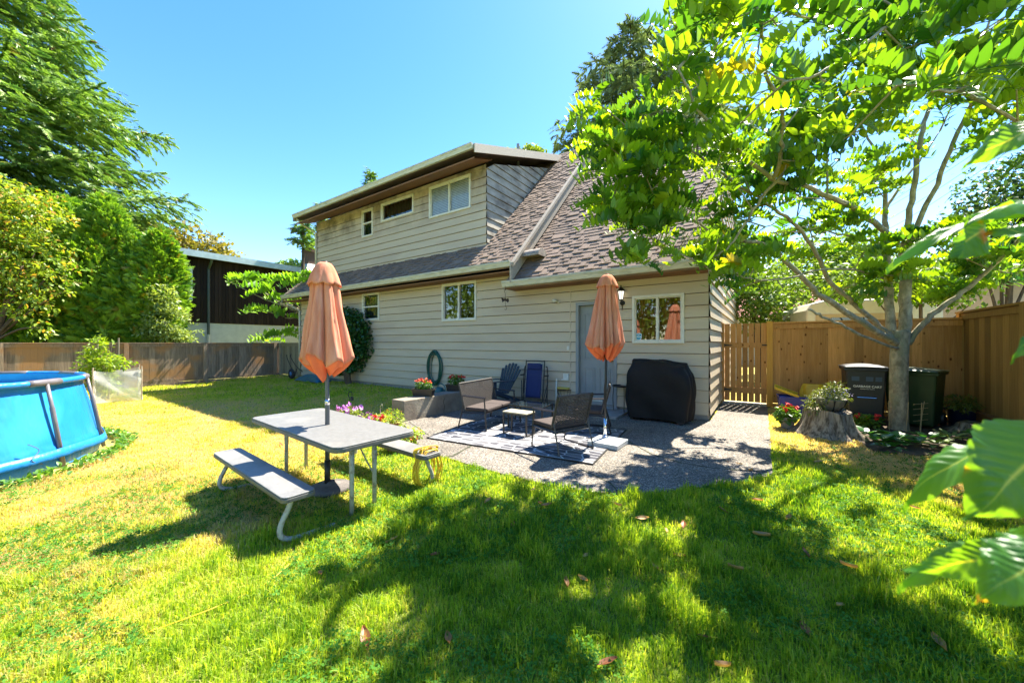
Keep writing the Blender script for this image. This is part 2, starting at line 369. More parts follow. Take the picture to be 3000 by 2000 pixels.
# ================================================================ HOUSE
house = thing('house', 'tan two storey house with lapped board siding, rear dormer and steep shingle roof', 'house', (C0[0], C0[1], 0), HROT)
mSid = pm('siding_paint', (.55, .465, .335), (.51, .425, .305), rough=.55, scale=2.2, detail=7, spec=.35, bump=.2, bscale=40, stretch=(.5, 1, 2.2), c3=(.46, .375, .28), s3=.7)
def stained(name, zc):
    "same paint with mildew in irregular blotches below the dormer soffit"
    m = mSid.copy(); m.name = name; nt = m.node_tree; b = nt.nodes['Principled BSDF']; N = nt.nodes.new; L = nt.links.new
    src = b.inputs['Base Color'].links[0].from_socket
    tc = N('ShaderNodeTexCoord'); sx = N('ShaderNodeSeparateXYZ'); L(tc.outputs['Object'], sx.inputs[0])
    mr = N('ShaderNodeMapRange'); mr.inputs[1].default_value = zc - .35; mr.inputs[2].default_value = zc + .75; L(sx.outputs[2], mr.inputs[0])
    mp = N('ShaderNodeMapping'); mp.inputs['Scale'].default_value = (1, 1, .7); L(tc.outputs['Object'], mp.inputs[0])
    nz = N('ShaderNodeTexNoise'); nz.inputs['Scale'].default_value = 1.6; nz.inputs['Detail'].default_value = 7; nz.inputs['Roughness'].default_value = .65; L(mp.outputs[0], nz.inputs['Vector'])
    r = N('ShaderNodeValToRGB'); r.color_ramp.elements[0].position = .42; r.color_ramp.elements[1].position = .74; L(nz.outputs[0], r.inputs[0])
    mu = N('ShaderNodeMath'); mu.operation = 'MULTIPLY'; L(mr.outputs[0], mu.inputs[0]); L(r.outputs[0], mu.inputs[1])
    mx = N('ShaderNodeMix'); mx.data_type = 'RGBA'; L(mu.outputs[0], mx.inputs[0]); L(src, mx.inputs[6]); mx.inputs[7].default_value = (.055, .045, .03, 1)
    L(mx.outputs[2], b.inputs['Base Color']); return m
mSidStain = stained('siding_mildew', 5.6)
mTrim = pm('white_trim', (.72, .70, .60), (.62, .61, .52), rough=.45, scale=8)
mGut = pm('gutter_paint', (.60, .59, .48), (.50, .49, .38), rough=.4, scale=3, stretch=(1, 6, 6), c3=(.36, .36, .26), s3=4)
mSof = woodmat('soffit_wood', (.30, .14, .06), (.14, .08, .045), vert=False)
mBarge = woodmat('weathered_board', (.52, .45, .36), (.30, .25, .19), vert=False)
joints = None
def siding(mb, xl, xr, z0, z1, M=None, openings=(), exp_=.238, zs=None):
    "xl, xr: functions of z. local x along the wall, outward -y"
    mb.M = M; k = math.floor((z0 - .10) / exp_)
    z = .10 + k * exp_
    while z < z1 - 1e-4:
        ra, rb = max(z, z0), min(z + exp_, z1)
        br = sorted({ra, rb, *[q for o in openings for q in (o[2], o[3]) if ra < q < rb]})
        for za, zb in zip(br[:-1], br[1:]):
            off = lambda q: -(.036 - .030 * (q - z) / exp_)
            cuts = [(xl(za), xl(zb), None, None)]
            segs = []; zm = (za + zb) / 2
            ops = sorted([o for o in openings if o[2] < zm < o[3]])
            L0, L1 = xl(za), xl(zb)
            for o in ops: segs.append((L0, o[0], L1, o[0])); L0 = L1 = o[1]
            segs.append((L0, xr(za), L1, xr(zb)))
            for a0, b0, a1, b1 in segs:
                if b0 - a0 < 1e-3 and b1 - a1 < 1e-3: continue
                zt_ = zb - .011 if abs(zb - z - exp_) < 1e-6 and zb - za > .03 else zb
                mb.quad((a0, off(za), za), (b0, off(za), za), (b1, off(zt_), zt_), (a1, off(zt_), zt_))
                if b0 - a0 > 4 and joints:
                    for jx in [a0 + (b0 - a0) * random.random() for _ in range(int((b0 - a0) / 7))]: joints.bb((jx - .002, off(za) - .002, za + .004), (jx + .002, off(zb) + .004, zb - .004))
                if abs(za - z) < 1e-6: mb.quad((a0, 0.0, za + .001), (b0, 0.0, za + .001), (b0, off(za), za), (a0, off(za), za))
        z += exp_
    mb.M = None
OP_MAIN = [(-2.77, -1.79, .0, 2.44), (-1.455, -.43, 1.49, 2.50), (-7.16, -5.81, 2.14, 3.27), (-11.22, -10.23, 2.30, 3.28)]
OP_DORM = [(-8.04, -6.28, 5.50, 6.52), (-10.53, -8.79, 5.85, 6.51), (-11.70, -11.02, 5.47, 6.5)]
joints = None
w = MB()
siding(w, lambda z: -15.70, lambda z: 0., .10, 3.42, None, OP_MAIN)
_j, joints = joints, None
siding(w, lambda z: -.02 + max(0, z - 3.42), lambda z: 9.6 - max(0, z - 3.42), .10, 8.1, Matrix.Rotation(R(90), 4, 'Z'))
siding(w, lambda z: -9.6 + max(0, z - 3.92), lambda z: -max(0, z - 3.92), .10, 8.6, Matrix.Translation((-15.7, 0, 0)) @ Matrix.Rotation(R(-90), 4, 'Z'))
joints = _j; w.build('wall', mSid, house)
w = MB()
siding(w, lambda z: -15.01, lambda z: -5.70, 4.2, 6.64, Matrix.Translation((0, .3, 0)), OP_DORM)
w.build('dormer_wall', mSidStain, house)
w = MB()
siding(w, lambda z: .28 + max(0, (z - 6.64) / .36), lambda z: z - 4.0 + .03, 4.25, 8.5, Matrix.Translation((-5.70, 0, 0)) @ Matrix.Rotation(R(90), 4, 'Z'))
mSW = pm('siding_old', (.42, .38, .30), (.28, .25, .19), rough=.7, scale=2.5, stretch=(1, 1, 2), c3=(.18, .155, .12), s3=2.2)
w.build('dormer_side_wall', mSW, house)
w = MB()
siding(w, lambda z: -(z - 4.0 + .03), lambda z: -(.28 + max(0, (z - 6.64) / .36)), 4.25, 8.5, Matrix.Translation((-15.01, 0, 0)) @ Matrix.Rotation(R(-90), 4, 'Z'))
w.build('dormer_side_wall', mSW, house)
# core behind the cladding (keeps the light out)
w = MB(); w.add([(-15.66, .35, 0), (-.03, .35, 0), (-.03, 9.5, 0), (-15.66, 9.5, 0), (-15.66, .35, 3.6), (-.03, .35, 3.3), (-.03, 9.5, 3.3), (-15.66, 9.5, 3.6)], [(3, 2, 1, 0), (4, 5, 6, 7), (0, 1, 5, 4), (1, 2, 6, 5), (2, 3, 7, 6), (3, 0, 4, 7)])
w.bb((-14.97, .62, 3.7), (-5.74, 4.4, 6.6))
w.build('inner_wall', pm('plaster_dark', (.12, .10, .08), rough=.9), house)
w = MB(); w.bb((-15.68, .012, -.2), (-.012, .3, .102)); w.bb((-.3, .301, -.2), (-.006, 9.58, .10)); w.build('foundation', pm('concrete', (.30, .29, .26), (.21, .20, .18), rough=.9, scale=5, bump=.3), house)
# roofs
mSh = pm('shingle', (.27, .20, .155), (.185, .14, .112), rough=.95, scale=2.2, detail=8, bump=.6, bscale=160, spec=.15, c3=(.17, .13, .105), s3=1.6)
nt, bs, _o = nodes_of(mSh); src = bs.inputs['Base Color'].links[0].from_socket
a_ = nt.nodes.new('ShaderNodeAttribute'); a_.attribute_name = 'rnd'; h_ = nt.nodes.new('ShaderNodeHueSaturation'); q_ = nt.nodes.new('ShaderNodeMapRange'); q_.inputs[3].default_value = .92; q_.inputs[4].default_value = 1.08
nt.links.new(a_.outputs['Fac'], q_.inputs[0]); nt.links.new(q_.outputs[0], h_.inputs['Value']); nt.links.new(src, h_.inputs['Color']); nt.links.new(h_.outputs[0], bs.inputs['Base Color'])
S2 = math.sqrt(.5)
def shingles(mb, e0, e1, y0, y1, zc, slope=1., exp_=.15, holes=None):
    "courses on the plane z = zc + slope*y"
    L = math.hypot(1, slope); t = np.array([1 / L, slope / L]); n = np.array([-slope / L, 1 / L])
    def P(e, q, h): return (e, y0 + q * t[0] + h * n[0], zc + slope * y0 + q * t[1] + h * n[1])
    Q = (y1 - y0) * L; q = 0.; row = 0
    def slab(a, b, qa, qb, ha, hb, r):
        V = [P(a, qa, ha), P(b, qa, ha), P(b, qb, hb), P(a, qb, hb), P(a, qa, ha - .012), P(b, qa, ha - .012)]
        mb.add(V, [(0, 1, 2, 3), (4, 5, 1, 0), (0, 3, 4), (1, 5, 2)], r)
    while q < Q:
        y = y0 + q * t[0]; ee0, ee1 = e0, e1
        if holes and y > holes[0]: ee0 = max(e0, holes[1])
        e = ee0; slab(ee0, ee1, q, min(q + exp_ * 1.04, Q), .018, .004, .5)
        e += random.random() * .2
        while e < ee1 - .1:
            w_ = random.choice((.14, .2, .26, .32, .38)); 
            b = min(e + w_, ee1)
            slab(e, b, q - .006, min(q + exp_ * 1.0, Q), .030 + random.random() * .004, .018, .2 + .65 * random.random()); e = b + random.choice((.14, .24, .34, .5))
        q += exp_; row += 1
w = MB()
for zc, ea, eb in ((4.0, -16.3, -4.25), (3.5, -4.5, .05)):
    w.add([(e, y, z) for e in (ea, eb) for (y, z) in ((-.5, zc - .5), (4.8, zc + 4.8), (10.1, zc - .5), (10.1, zc - .64), (4.8, zc + 4.64), (-.5, zc - .64))],
          [(0, 6, 7, 1), (1, 7, 8, 2), (2, 8, 9, 3), (3, 9, 10, 4), (4, 10, 11, 5), (5, 11, 6, 0), (0, 1, 4, 5), (1, 2, 3, 4), (6, 11, 10, 7), (7, 10, 9, 8)], .5)
shingles(w, -16.3, -4.25, -.5, 4.8, 4.0, holes=(.31, -5.68)); shingles(w, -4.25, .05, -.5, 4.8, 3.5)
w.build('roof', mSh, house)
w = MB(); zc = 6.96
w.add([(e, y, z) for e in (-15.25, -5.45) for (y, z) in ((-.5, zc - .18), (4.65, zc + .36 * 4.65), (4.65, zc + .36 * 4.65 - .10), (-.5, zc - .28))], [(0, 4, 5, 1), (1, 5, 6, 2), (2, 6, 7, 3), (3, 7, 4, 0), (0, 1, 2, 3), (4, 7, 6, 5)], .5)
shingles(w, -15.25, -5.45, -.5, 4.6, zc, .36)
w.build('dormer_roof', mSh, house)
w = MB()   # soffits
w.bb((-16.28, -.49, 3.27), (-4.27, .0, 3.30)); w.bb((-4.5, -.49, 2.85), (.03, -.0, 2.88))
w.add([(-15.2, -.49, 6.43), (-5.5, -.49, 6.43), (-5.5, .3, 6.70), (-15.2, .3, 6.70), (-15.2, -.49, 6.47), (-5.5, -.49, 6.47), (-5.5, .3, 6.74), (-15.2, .3, 6.74)], [(0, 3, 2, 1), (4, 5, 6, 7), (0, 1, 5, 4), (3, 7, 6, 2)])
w.build('soffit', mSof, house)
def gutter(e0, e1, y, z, h=.13, name='gutter'):
    g = MB(); p = [(y, z), (y - .012, z), (y - .105, z + .01), (y - .115, z - .02), (y - .095, z - .05), (y - .07, z - h), (y, z - h)]
    inner = [(y - .012, z - .01), (y - .10, z - .005)]
    n = len(p); V = [(e, *q) for e in (e0, e1) for q in p]
    F = [(i, n + i, n + (i + 1) % n, (i + 1) % n) for i in range(2, n)] + [tuple(range(n)), tuple(range(n, 2 * n))[::-1]]
    g.add(V, F); g.tube([(e0, y - .108, z + .008), (e1, y - .108, z + .008)], .009, 6)
    g.bb((e0, y - .1, z - .05), (e1, y - .01, z - .045)); g.build(name, mGut, house)
gutter(-16.3, -4.28, -.5, 3.52); gutter(-4.52, .05, -.5, 3.02); gutter(-15.27, -5.5, -.5, 6.80)
def barge(e, ya, yb, zc, slope, h=.26, th=.04, lift=.03):
    w = MB()
    L = math.hypot(1, slope)
    V = [(ee, y, zc + slope * y + dz) for ee in (e, e + th) for y in (ya, yb) for dz in (lift - h, lift)]
    w.add(V, [(0, 2, 3, 1), (4, 5, 7, 6), (0, 1, 5, 4), (2, 6, 7, 3), (0, 4, 6, 2), (1, 3, 7, 5)], random.random()); w.build('barge_board', mBarge, house)
barge(-4.262, -.62, 4.8, 4.0, 1., .46, .04, .05); barge(-4.25, -.6, 4.8, 4.0, 1., .10, .10, .075)
barge(.051, -.55, 4.8, 3.5, 1., .24, .035, .03); barge(-16.34, -.55, 4.8, 4.0, 1., .24, .035, .03)
barge(-5.449, -.56, 4.5, 6.96, .36, .24, .035, .02); barge(-15.285, -.56, 4.5, 6.96, .36, .24, .035, .02)
w = MB(); w.tube([(-15.2, -.45, 6.68), (-15.15, -.2, 6.45), (-14.95, .22, 6.2), (-14.95, .22, 4.1)], .04, 8); w.build('downpipe', mGut, house, smooth=True); w = MB(); w.tube([(-16.2, -.45, 3.4), (-16.1, -.35, 3.15), (-15.75, -.07, 2.9), (-15.75, -.07, .1)], .04, 8)
w.build('downpipe', mGut, house, smooth=True)
w = MB(); w.M = Mx((-3.95, .12, 3.66), 0, R(-0))
w.grid(lambda u, v: (-.30 + .55 * v, -.34 * math.cos(u * math.pi) * .62 - .1, .30 * math.sin(u * math.pi) * .62 + .02), 12, 1); w.add([(-.30 + .55, -.34 * math.cos(i / 12 * math.pi) * .62 - .1, .30 * math.sin(i / 12 * math.pi) * .62 + .02) for i in range(13)], [tuple(range(13))])
w.add([(-.30, -.34 * math.cos(i / 12 * math.pi) * .62 - .1, .30 * math.sin(i / 12 * math.pi) * .62 + .02) for i in range(13)], [tuple(range(13))[::-1]])
w.M = None; w.build('roof_vent', pm('old_metal', (.42, .36, .28), (.22, .18, .15), rough=.7, scale=6), house, solid=.012)
w = MB(); w.tube([(-6.2, 2.7, 7.7), (-6.2, 2.7, 8.45)], .05, 8); w.build('vent_pipe', pm('grey_metal', (.25, .25, .25), rough=.5), house)
# debris (needles, fallen leaves) on the roof is scattered further down
mGlass = bpy.data.materials.new('window_glass'); nt, b, out = nodes_of(mGlass); N = nt.nodes.new
gl = N('ShaderNodeBsdfGlossy'); gl.inputs['Roughness'].default_value = .01; tr = N('ShaderNodeBsdfTransparent'); tr.inputs[0].default_value = (.92, .94, .92, 1)
fr = N('ShaderNodeFresnel'); fr.inputs[0].default_value = 2.3; mx = N('ShaderNodeMixShader'); nt.links.new(fr.outputs[0], mx.inputs[0]); nt.links.new(tr.outputs[0], mx.inputs[1]); nt.links.new(gl.outputs[0], mx.inputs[2]); nt.links.new(mx.outputs[0], out.inputs[0])
mGlassR = mGlass.copy(); mGlassR.name = 'coated_glass'; [n for n in mGlassR.node_tree.nodes if n.type == 'FRESNEL'][0].inputs[0].default_value = 1.6
def window(e0, e1, z0, z1, y, mull=None, inner=(.05, .035, .02), inner2=None, blinds=False, sticker=False):
    f = MB(); fw = .055
    for a, b_2 in (((e0, y - .055, z0), (e0 + fw, y + .05, z1)), ((e1 - fw, y - .055, z0), (e1, y + .05, z1)), ((e0 + fw, y - .054, z1 - fw), (e1 - fw, y + .05, z1)), ((e0 + fw, y - .058, z0), (e1 - fw, y + .05, z0 + fw))): f.bb(a, b_2)
    if mull == 'v': c = (e0 + e1) / 2; f.bb((c - .025, y - .045, z0 + fw), (c + .025, y + .045, z1 - fw))
    if mull == 'h': c = (z0 + z1) / 2; f.bb((e0 + fw, y - .045, c - .025), (e1 - fw, y + .045, c + .025))
    for a, b_2 in (((e0 + fw, y - .02, z0 + fw), (e0 + fw + .022, y + .045, z1 - fw)), ((e1 - fw - .022, y - .02, z0 + fw), (e1 - fw, y + .045, z1 - fw)), ((e0 + fw + .022, y - .02, z0 + fw), (e1 - fw - .022, y + .045, z0 + fw + .022)), ((e0 + fw + .022, y - .02, z1 - fw - .022), (e1 - fw - .022, y + .045, z1 - fw))): f.bb(a, b_2)
    fo = f.build('window', mTrim, house, bevel=.004)
    p = MB(); p.quad((e0 + fw, y + .012, z0 + fw), (e1 - fw, y + .012, z0 + fw), (e1 - fw, y + .012, z1 - fw), (e0 + fw, y + .012, z1 - fw)); po = p.build('pane', mGlassR if blinds else mGlass, fo)
    c = MB(); m = pm('curtain_%d' % int(inner[0] * 1000 + inner[1] * 100000), inner, inner2 or tuple(q * .6 for q in inner), rough=.9, scale=3, stretch=(6, 1, .6))
    nn = max(6, int((e1 - e0) / .05))
    c.grid(lambda u, v: (e0 + .01 + (e1 - e0 - .02) * u, y + .16 + .018 * math.sin(u * nn * 2.2), z0 + .01 + (z1 - z0 - .02) * v), nn * 2, 1)
    c.build('curtain', m, fo, smooth=True)
    r = MB()
    for a, b_2 in (((e0 + .0, y + .052, z0), (e0 + .008, y + .2, z1)), ((e1 - .008, y + .052, z0), (e1, y + .2, z1)), ((e0, y + .052, z0), (e1, y + .2, z0 + .008)), ((e0, y + .052, z1 - .008), (e1, y + .2, z1))): r.bb(a, b_2)
    r.build('reveal', mTrim, fo)
    if blinds:
        q = MB(); n = int((z1 - z0 - .14) / .05)
        for s_ in ((e0 + .08, (e0 + e1) / 2 - .03), ((e0 + e1) / 2 + .03, e1 - .08)):
            for k in range(n):
                z = z0 + .08 + k * .05; q.quad((s_[0], y + .026, z), (s_[1], y + .026, z), (s_[1], y + .040, z + .042), (s_[0], y + .040, z + .042))
        q.build('blind', pm('blind_white', (.88, .9, .92), rough=.4), fo)
    return fo
window(*OP_MAIN[1], 0., 'v', (.40, .19, .05), (.12, .06, .02)).__setitem__('label', 'white framed sliding window with amber interior and a blue shield sticker')
window(*OP_MAIN[2], 0., 'v', (.05, .045, .02), (.12, .09, .02))
window(*OP_MAIN[3], 0., 'h', (.14, .17, .17), (.08, .10, .10))
window(*OP_DORM[0], .3, 'v', (.35, .38, .42), blinds=True).__setitem__('label', 'wide sliding window with closed white blinds')
window(*OP_DORM[1], .3, None, (.10, .10, .025), (.07, .07, .02))
window(*OP_DORM[2], .3, 'h', (.10, .11, .09))
# shield sticker on the right window, set just in front of the glass
st_c = (-1.33, -.004, 1.625)
def shield(sc_, y):
    P = [(-.5, .55), (0, .68), (.5, .55), (.5, -.1), (.35, -.42), (0, -.68), (-.35, -.42), (-.5, -.1)]
    return [(st_c[0] + p[0] * sc_, y, st_c[2] + p[1] * sc_) for p in P]
stick = MB(); stick.add(shield(.125, .006), [tuple(range(8))[::-1]]); so = stick.build('window_sticker', pm('sticker_white', (.75, .85, .9), rough=.4), house)
q = MB(); q.add(shield(.105, .003), [tuple(range(8))[::-1]]); q.build('shield', pm('sticker_blue', (.03, .33, .50), (.03, .28, .45), rough=.4), so)
q = MB(); q.bb((st_c[0] - .05, -.001, st_c[2] - .012), (st_c[0] + .05, .001, st_c[2] + .018)); q.bb((st_c[0] - .02, -.001, st_c[2] + .04), (st_c[0] + .02, .001, st_c[2] + .05)); q.build('band', pm('sticker_white', (.8, .88, .9)), so)
def textobj(name, s, size, M, m, parent, bold=0.):
    cu = bpy.data.curves.new(name, 'FONT'); cu.body = s; cu.size = size; cu.align_x = 'CENTER'; cu.align_y = 'CENTER'; cu.extrude = .0006; cu.offset = bold
    t = bpy.data.objects.new(name, cu); col.objects.link(t); bpy.context.view_layer.update()
    me = bpy.data.meshes.new_from_object(t.evaluated_get(bpy.context.evaluated_depsgraph_get())); bpy.data.objects.remove(t); me.transform(M); me.materials.clear(); me.materials.append(m)
    o = bpy.data.objects.new(name, me); col.objects.link(o); o.parent = parent; return o
textobj('lettering', 'SECURITY', .022, Matrix.Translation((st_c[0], -.0025, st_c[2] + .003)) @ Matrix.Rotation(R(90), 4, 'X'), pm('sticker_blue', (.03, .33, .5)), so, .0004)
# door
mDoor = pm('door_blue_grey', (.25, .275, .285), (.22, .245, .255), rough=.5, scale=3); e0, e1 = -2.77, -1.79
f = MB(); f.bb((e0 - .0, -.045, .05), (e0 + .07, .14, 2.44)); f.bb((e1 - .07, -.045, .05), (e1, .14, 2.44)); f.bb((e0 + .07, -.045, 2.37), (e1 - .07, .14, 2.44)); f.bb((e0 - .02, -.08, .02), (e1 + .02, .14, .07)); f.build('door_frame', mDoor, house, bevel=.004)
d = MB(); a, c = e0 + .07, e1 - .07; d.bb((a + .003, .06, .075), (c - .003, .10, 2.365))
for (x0, x1) in ((a + .11, (a + c) / 2 - .05), ((a + c) / 2 + .05, c - .11)):
    for (q0, q1) in ((.28, .92), (1.12, 2.18)):
        for bx in (((x0, q0), (x1, q0 + .02)), ((x0, q1 - .02), (x1, q1)), ((x0, q0 + .02), (x0 + .02, q1 - .02)), ((x1 - .02, q0 + .02), (x1, q1 - .02))): d.bb((bx[0][0], .048, bx[0][1]), (bx[1][0], .06, bx[1][1]))
        d.bb((x0 + .05, .052, q0 + .05), (x1 - .05, .06, q1 - .05))
do = d.build('door', mDoor, house, bevel=.003)
k = MB(); k.M = Matrix.Translation((c - .075, .055, 1.1)) @ Matrix.Rotation(R(90), 4, 'X'); k.lathe([(.03, 0), (.03, .012), (.012, .02), (.012, .04), (.028, .05), (.03, .065), (.02, .078), (0.002, .08)], 16); k.build('door_knob', pm('brass', (.55, .42, .2), rough=.3, metallic=.9), do, smooth=True); k = MB(); k.M = Matrix.Translation((c - .075, .055, 1.24)) @ Matrix.Rotation(R(90), 4, 'X'); k.lathe([(.026, 0), (.026, .015), (.01, .022), (.001, .023)], 16)
k.build('deadbolt', pm('brass', (.55, .42, .2), rough=.3, metallic=.9), do, smooth=True)
k = MB(); k.bb(((a + c) / 2 - .12, .045, .16), ((a + c) / 2 + .12, .06, .20)); k.build('label_plate', pm('white_trim', (.7, .7, .6)), do)
# thin cover strip, outlet boxes
w = MB(); w.bb((-2.93, -.034, .1), (-2.905, -.02, 3.0)); w.build('cover_strip', mSid, house)
w = MB(); w.bb((-3.09, -.06, .6), (-2.95, -.02, .76)); w.bb((-3.13, -.08, .60), (-3.0, -.03, .63)); w.build('outlet_cover', mTrim, house, bevel=.006); w = MB(); w.bb((-2.90 - .1, -.045, 1.32), (-2.94, -.02, 1.42)); w.build('switch_cover', mTrim, house, bevel=.006)
w = MB(); w.bb((-2.95, -.95, 0.0), (-1.5, -.02, .045)); w.build('door_step', pm('concrete', (.3, .29, .26)), house)

# ================================================================ NEIGHBOUR HOUSE (left)
nb = thing('neighbour_house', 'dark brown board house with pale stucco base seen over the left fence', 'house', hw(-21, 0, 0), HROT)
w = MB(); y = -4.
while y < 14.: w.bb((-.06, y, 2.44), (-.02 + random.random() * .01, y + .13, 5.45), random.random()); y += .14
w.bb((-.3, -4, 2.46), (-.05, 14, 5.5)); w.build('wall', woodmat('dark_boards', (.035, .022, .016), (.018, .012, .010), rough=.9), nb)
w = MB(); w.bb((-.3, -4, -.3), (-.04, 14, 2.44)); w.build('stucco_base', pm('stucco', (.50, .52, .50), (.42, .44, .43), rough=.9, scale=3, bump=.3), nb)
w = MB(); w.bb((-9, -4.2, 5.50), (.54, 15, 5.72)); w.build('roof', pm('flat_roof', (.10, .09, .08), (.06, .055, .05), rough=.9), nb)
w = MB(); w.bb((.54, -4.2, 5.42), (.60, 15, 5.70)); w.build('fascia', pm('fascia_paint', (.50, .62, .62), (.40, .50, .50), rough=.6, scale=4), nb)
w = MB(); w.tube([(.50, -1.75, 5.45), (.42, -1.75, 5.3), (.06, -1.75, 5.0), (.06, -1.75, 1.9)], .055, 8); w.build('downpipe', pm('dark_pipe', (.05, .07, .06), rough=.5), nb)
w = MB(); w.tube([(.06, -1.75, 1.9), (.06, -1.75, 1.0)], .075, 8); w.build('downpipe_joint', pm('white_pipe', (.5, .5, .5), rough=.5), nb)
w = MB(); w.bb((-.02, -2.95, 3.45), (.02, -2.33, 5.02)); w.build('window', pm('white_panel', (.75, .78, .8), rough=.4), nb)
pc = at(714, 600, 21.); ch = thing('chimney', 'brick chimney with flared flashing on the neighbouring roof', 'chimney', (pc[0], pc[1], 5.6), HROT)
w = MB(); w.bb((-.3, -.3, .0), (.3, .3, 1.3)); w.bb((-.36, -.36, 1.05), (.36, .36, 1.15), .3); w.build('brick_stack', pm('brick', (.20, .12, .09), (.13, .085, .07), rough=.9, scale=14, stretch=(1, 1, 3)), ch)
w = MB(); w.add([(-.55, -.55, -.1), (.55, -.55, -.1), (.55, .55, -.1), (-.55, .55, -.1), (-.32, -.32, .35), (.32, -.32, .35), (.32, .32, .35), (-.32, .32, .35)], [(0, 1, 5, 4), (1, 2, 6, 5), (2, 3, 7, 6), (3, 0, 4, 7), (4, 5, 6, 7)]); w.build('flashing', pm('pale_metal', (.5, .48, .45), rough=.5), ch)
w = MB(); w.lathe([(.18, 1.3), (.16, 1.65)], 12); w.build('flue', pm('dark_pipe', (.05, .05, .05)), ch)

# ================================================================ FENCES
mOld = woodmat('old_fence', (.30, .22, .155), (.13, .095, .065), c3=(.30, .16, .07))
mOldL = woodmat('grey_fence', (.27, .235, .16), (.17, .15, .105))
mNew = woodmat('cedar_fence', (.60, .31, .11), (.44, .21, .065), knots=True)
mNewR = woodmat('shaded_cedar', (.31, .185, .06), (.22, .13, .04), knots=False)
mPost = woodmat('sunlit_post', (.72, .38, .08), (.60, .29, .06))  # brighter cedar: sunlight on the post is put into its colour
def fence(name, label, p0, p1, z0, z1, m, bw=.14, gap=.0012, posts=(), cap=True, kick=.0, side=-1, lap=False, parent=None, pm_=None):
    "vertical board fence from p0 to p1, seen from side -y of its local frame"
    p0 = np.array(p0); p1 = np.array(p1); L = float(np.hypot(*(p1 - p0))); a = math.atan2(*(p1 - p0)[::-1])
    t = thing(name, label, 'fence', (p0[0], p0[1], 0), a)
    w = MB(); x = 0.
    while x < L - .02:
        b2 = min(x + bw * (1 + .0 * random.random()), L); w.bb((x, -.01 - .004 * random.random(), z0 + kick), (b2 - gap, .012, z1), random.random()); x += bw
    w.build('board_panel', m, t)
    def rail(a, b, r, nm='rail'): q_ = MB(); q_.bb(a, b, r); q_.build(nm, m, t)
    if kick: rail((0, -.035, z0 + kick / 2 + .01), (L, -.013, z0 + kick), .4, 'kick_board'); rail((0, -.055, z0 - .1), (L, -.03, z0 + kick / 2), .7, 'kick_board')
    rail((0, -.045, z1 - .12), (L, -.017, z1 - .015), .6); rail((0, .015, z0 + .2), (L, .055, z0 + .29), .5); rail((0, .015, z1 - .4), (L, .055, z1 - .31), .5)
    if cap: rail((-.02, -.075, z1), (L + .02, .075, z1 + .035), .8, 'cap_board')
    for q in posts: s_ = MB(); s_.bb((q - .06, -.075, z0 - .2), (q + .06, .045, z1 - .0), .9); s_.build('post', pm_ or m, t)
    return t
fence('board_fence', 'weathered brown board fence with a kick board along the left side of the lawn', hw(-17.76, -13.5), hw(-17.76, -.02), -.10, 1.47, mOld, kick=.22, posts=(.3, 3.1, 5.9, 8.5, 10.72, 13.3), side=1)
fence('board_fence', 'short pale grey board fence between the left boundary and the house corner', hw(-17.72, .0), hw(-15.75, .0), .0, 1.47, mOldL, bw=.12, posts=(.15,), kick=.1)
fence('board_fence', 'new golden cedar fence behind the garbage carts, right of the gate', hw(1.06, 2.6), hw(4.0, 2.6), .02, 1.95, mNew, kick=.12, posts=(), bw=.142)
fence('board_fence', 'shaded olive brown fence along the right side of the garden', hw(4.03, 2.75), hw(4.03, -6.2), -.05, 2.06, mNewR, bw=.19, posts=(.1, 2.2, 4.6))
w = MB(); w.bb((-.06, -.06, 0), (.06, .06, 2.0)); gpst = w.build('gate_post', mPost); gpst.location = hw(1.0, 2.56, 0); gpst.rotation_euler = (0, 0, HROT); tag(gpst, 'bright orange wooden post on the right of the gate', 'post')
g = thing('garden_gate', 'cedar board gate with gaps between boards beside the house corner', 'gate', hw(.05, 2.56, .0), HROT)
w = MB()
for k in range(7): w.bb((.03 + k * .125, -.0, .07), (.03 + k * .125 + .108, .022, 1.97 - .0), random.random())
w.build('board_panel', mNew, g)
w = MB(); w.bb((.02, -.035, 1.38), (.9, -.002, 1.5)); w.build('rail', mNew, g); w = MB(); w.bb((.02, -.035, .28), (.9, -.002, .42)); w.build('rail', mNew, g)
for z in (1.44, .35):
    w = MB(); w.add([(-.03, -.045, z - .035), (.20, -.04, z - .006), (.20, -.04, z + .006), (-.03, -.045, z + .035), (-.03, -.036, z - .035), (.20, -.0352, z - .006), (.20, -.0352, z + .006), (-.03, -.036, z + .035)], [(0, 1, 2, 3), (0, 4, 5, 1), (3, 2, 6, 7)]); w.build('hinge', pm('black_iron', (.02, .02, .02), rough=.5), g)
w = MB(); w.bb((.80, -.05, 1.43), (.93, -.036, 1.46)); w.tube([(.84, -.06, 1.44), (.90, -.06, 1.44)], .012, 6); w.build('latch', pm('black_iron', (.02, .02, .02)), g)
w = MB(); w.bb((-.01, -.06, -.01), (.92, .10, .05)); w.build('sill', pm('pale_board', (.5, .45, .36), (.4, .36, .3), rough=.8), g)
w = MB(); w.bb((-.05, -.05, 0), (.02, .05, 1.98)); w.build('gate_jamb', mNew, g)
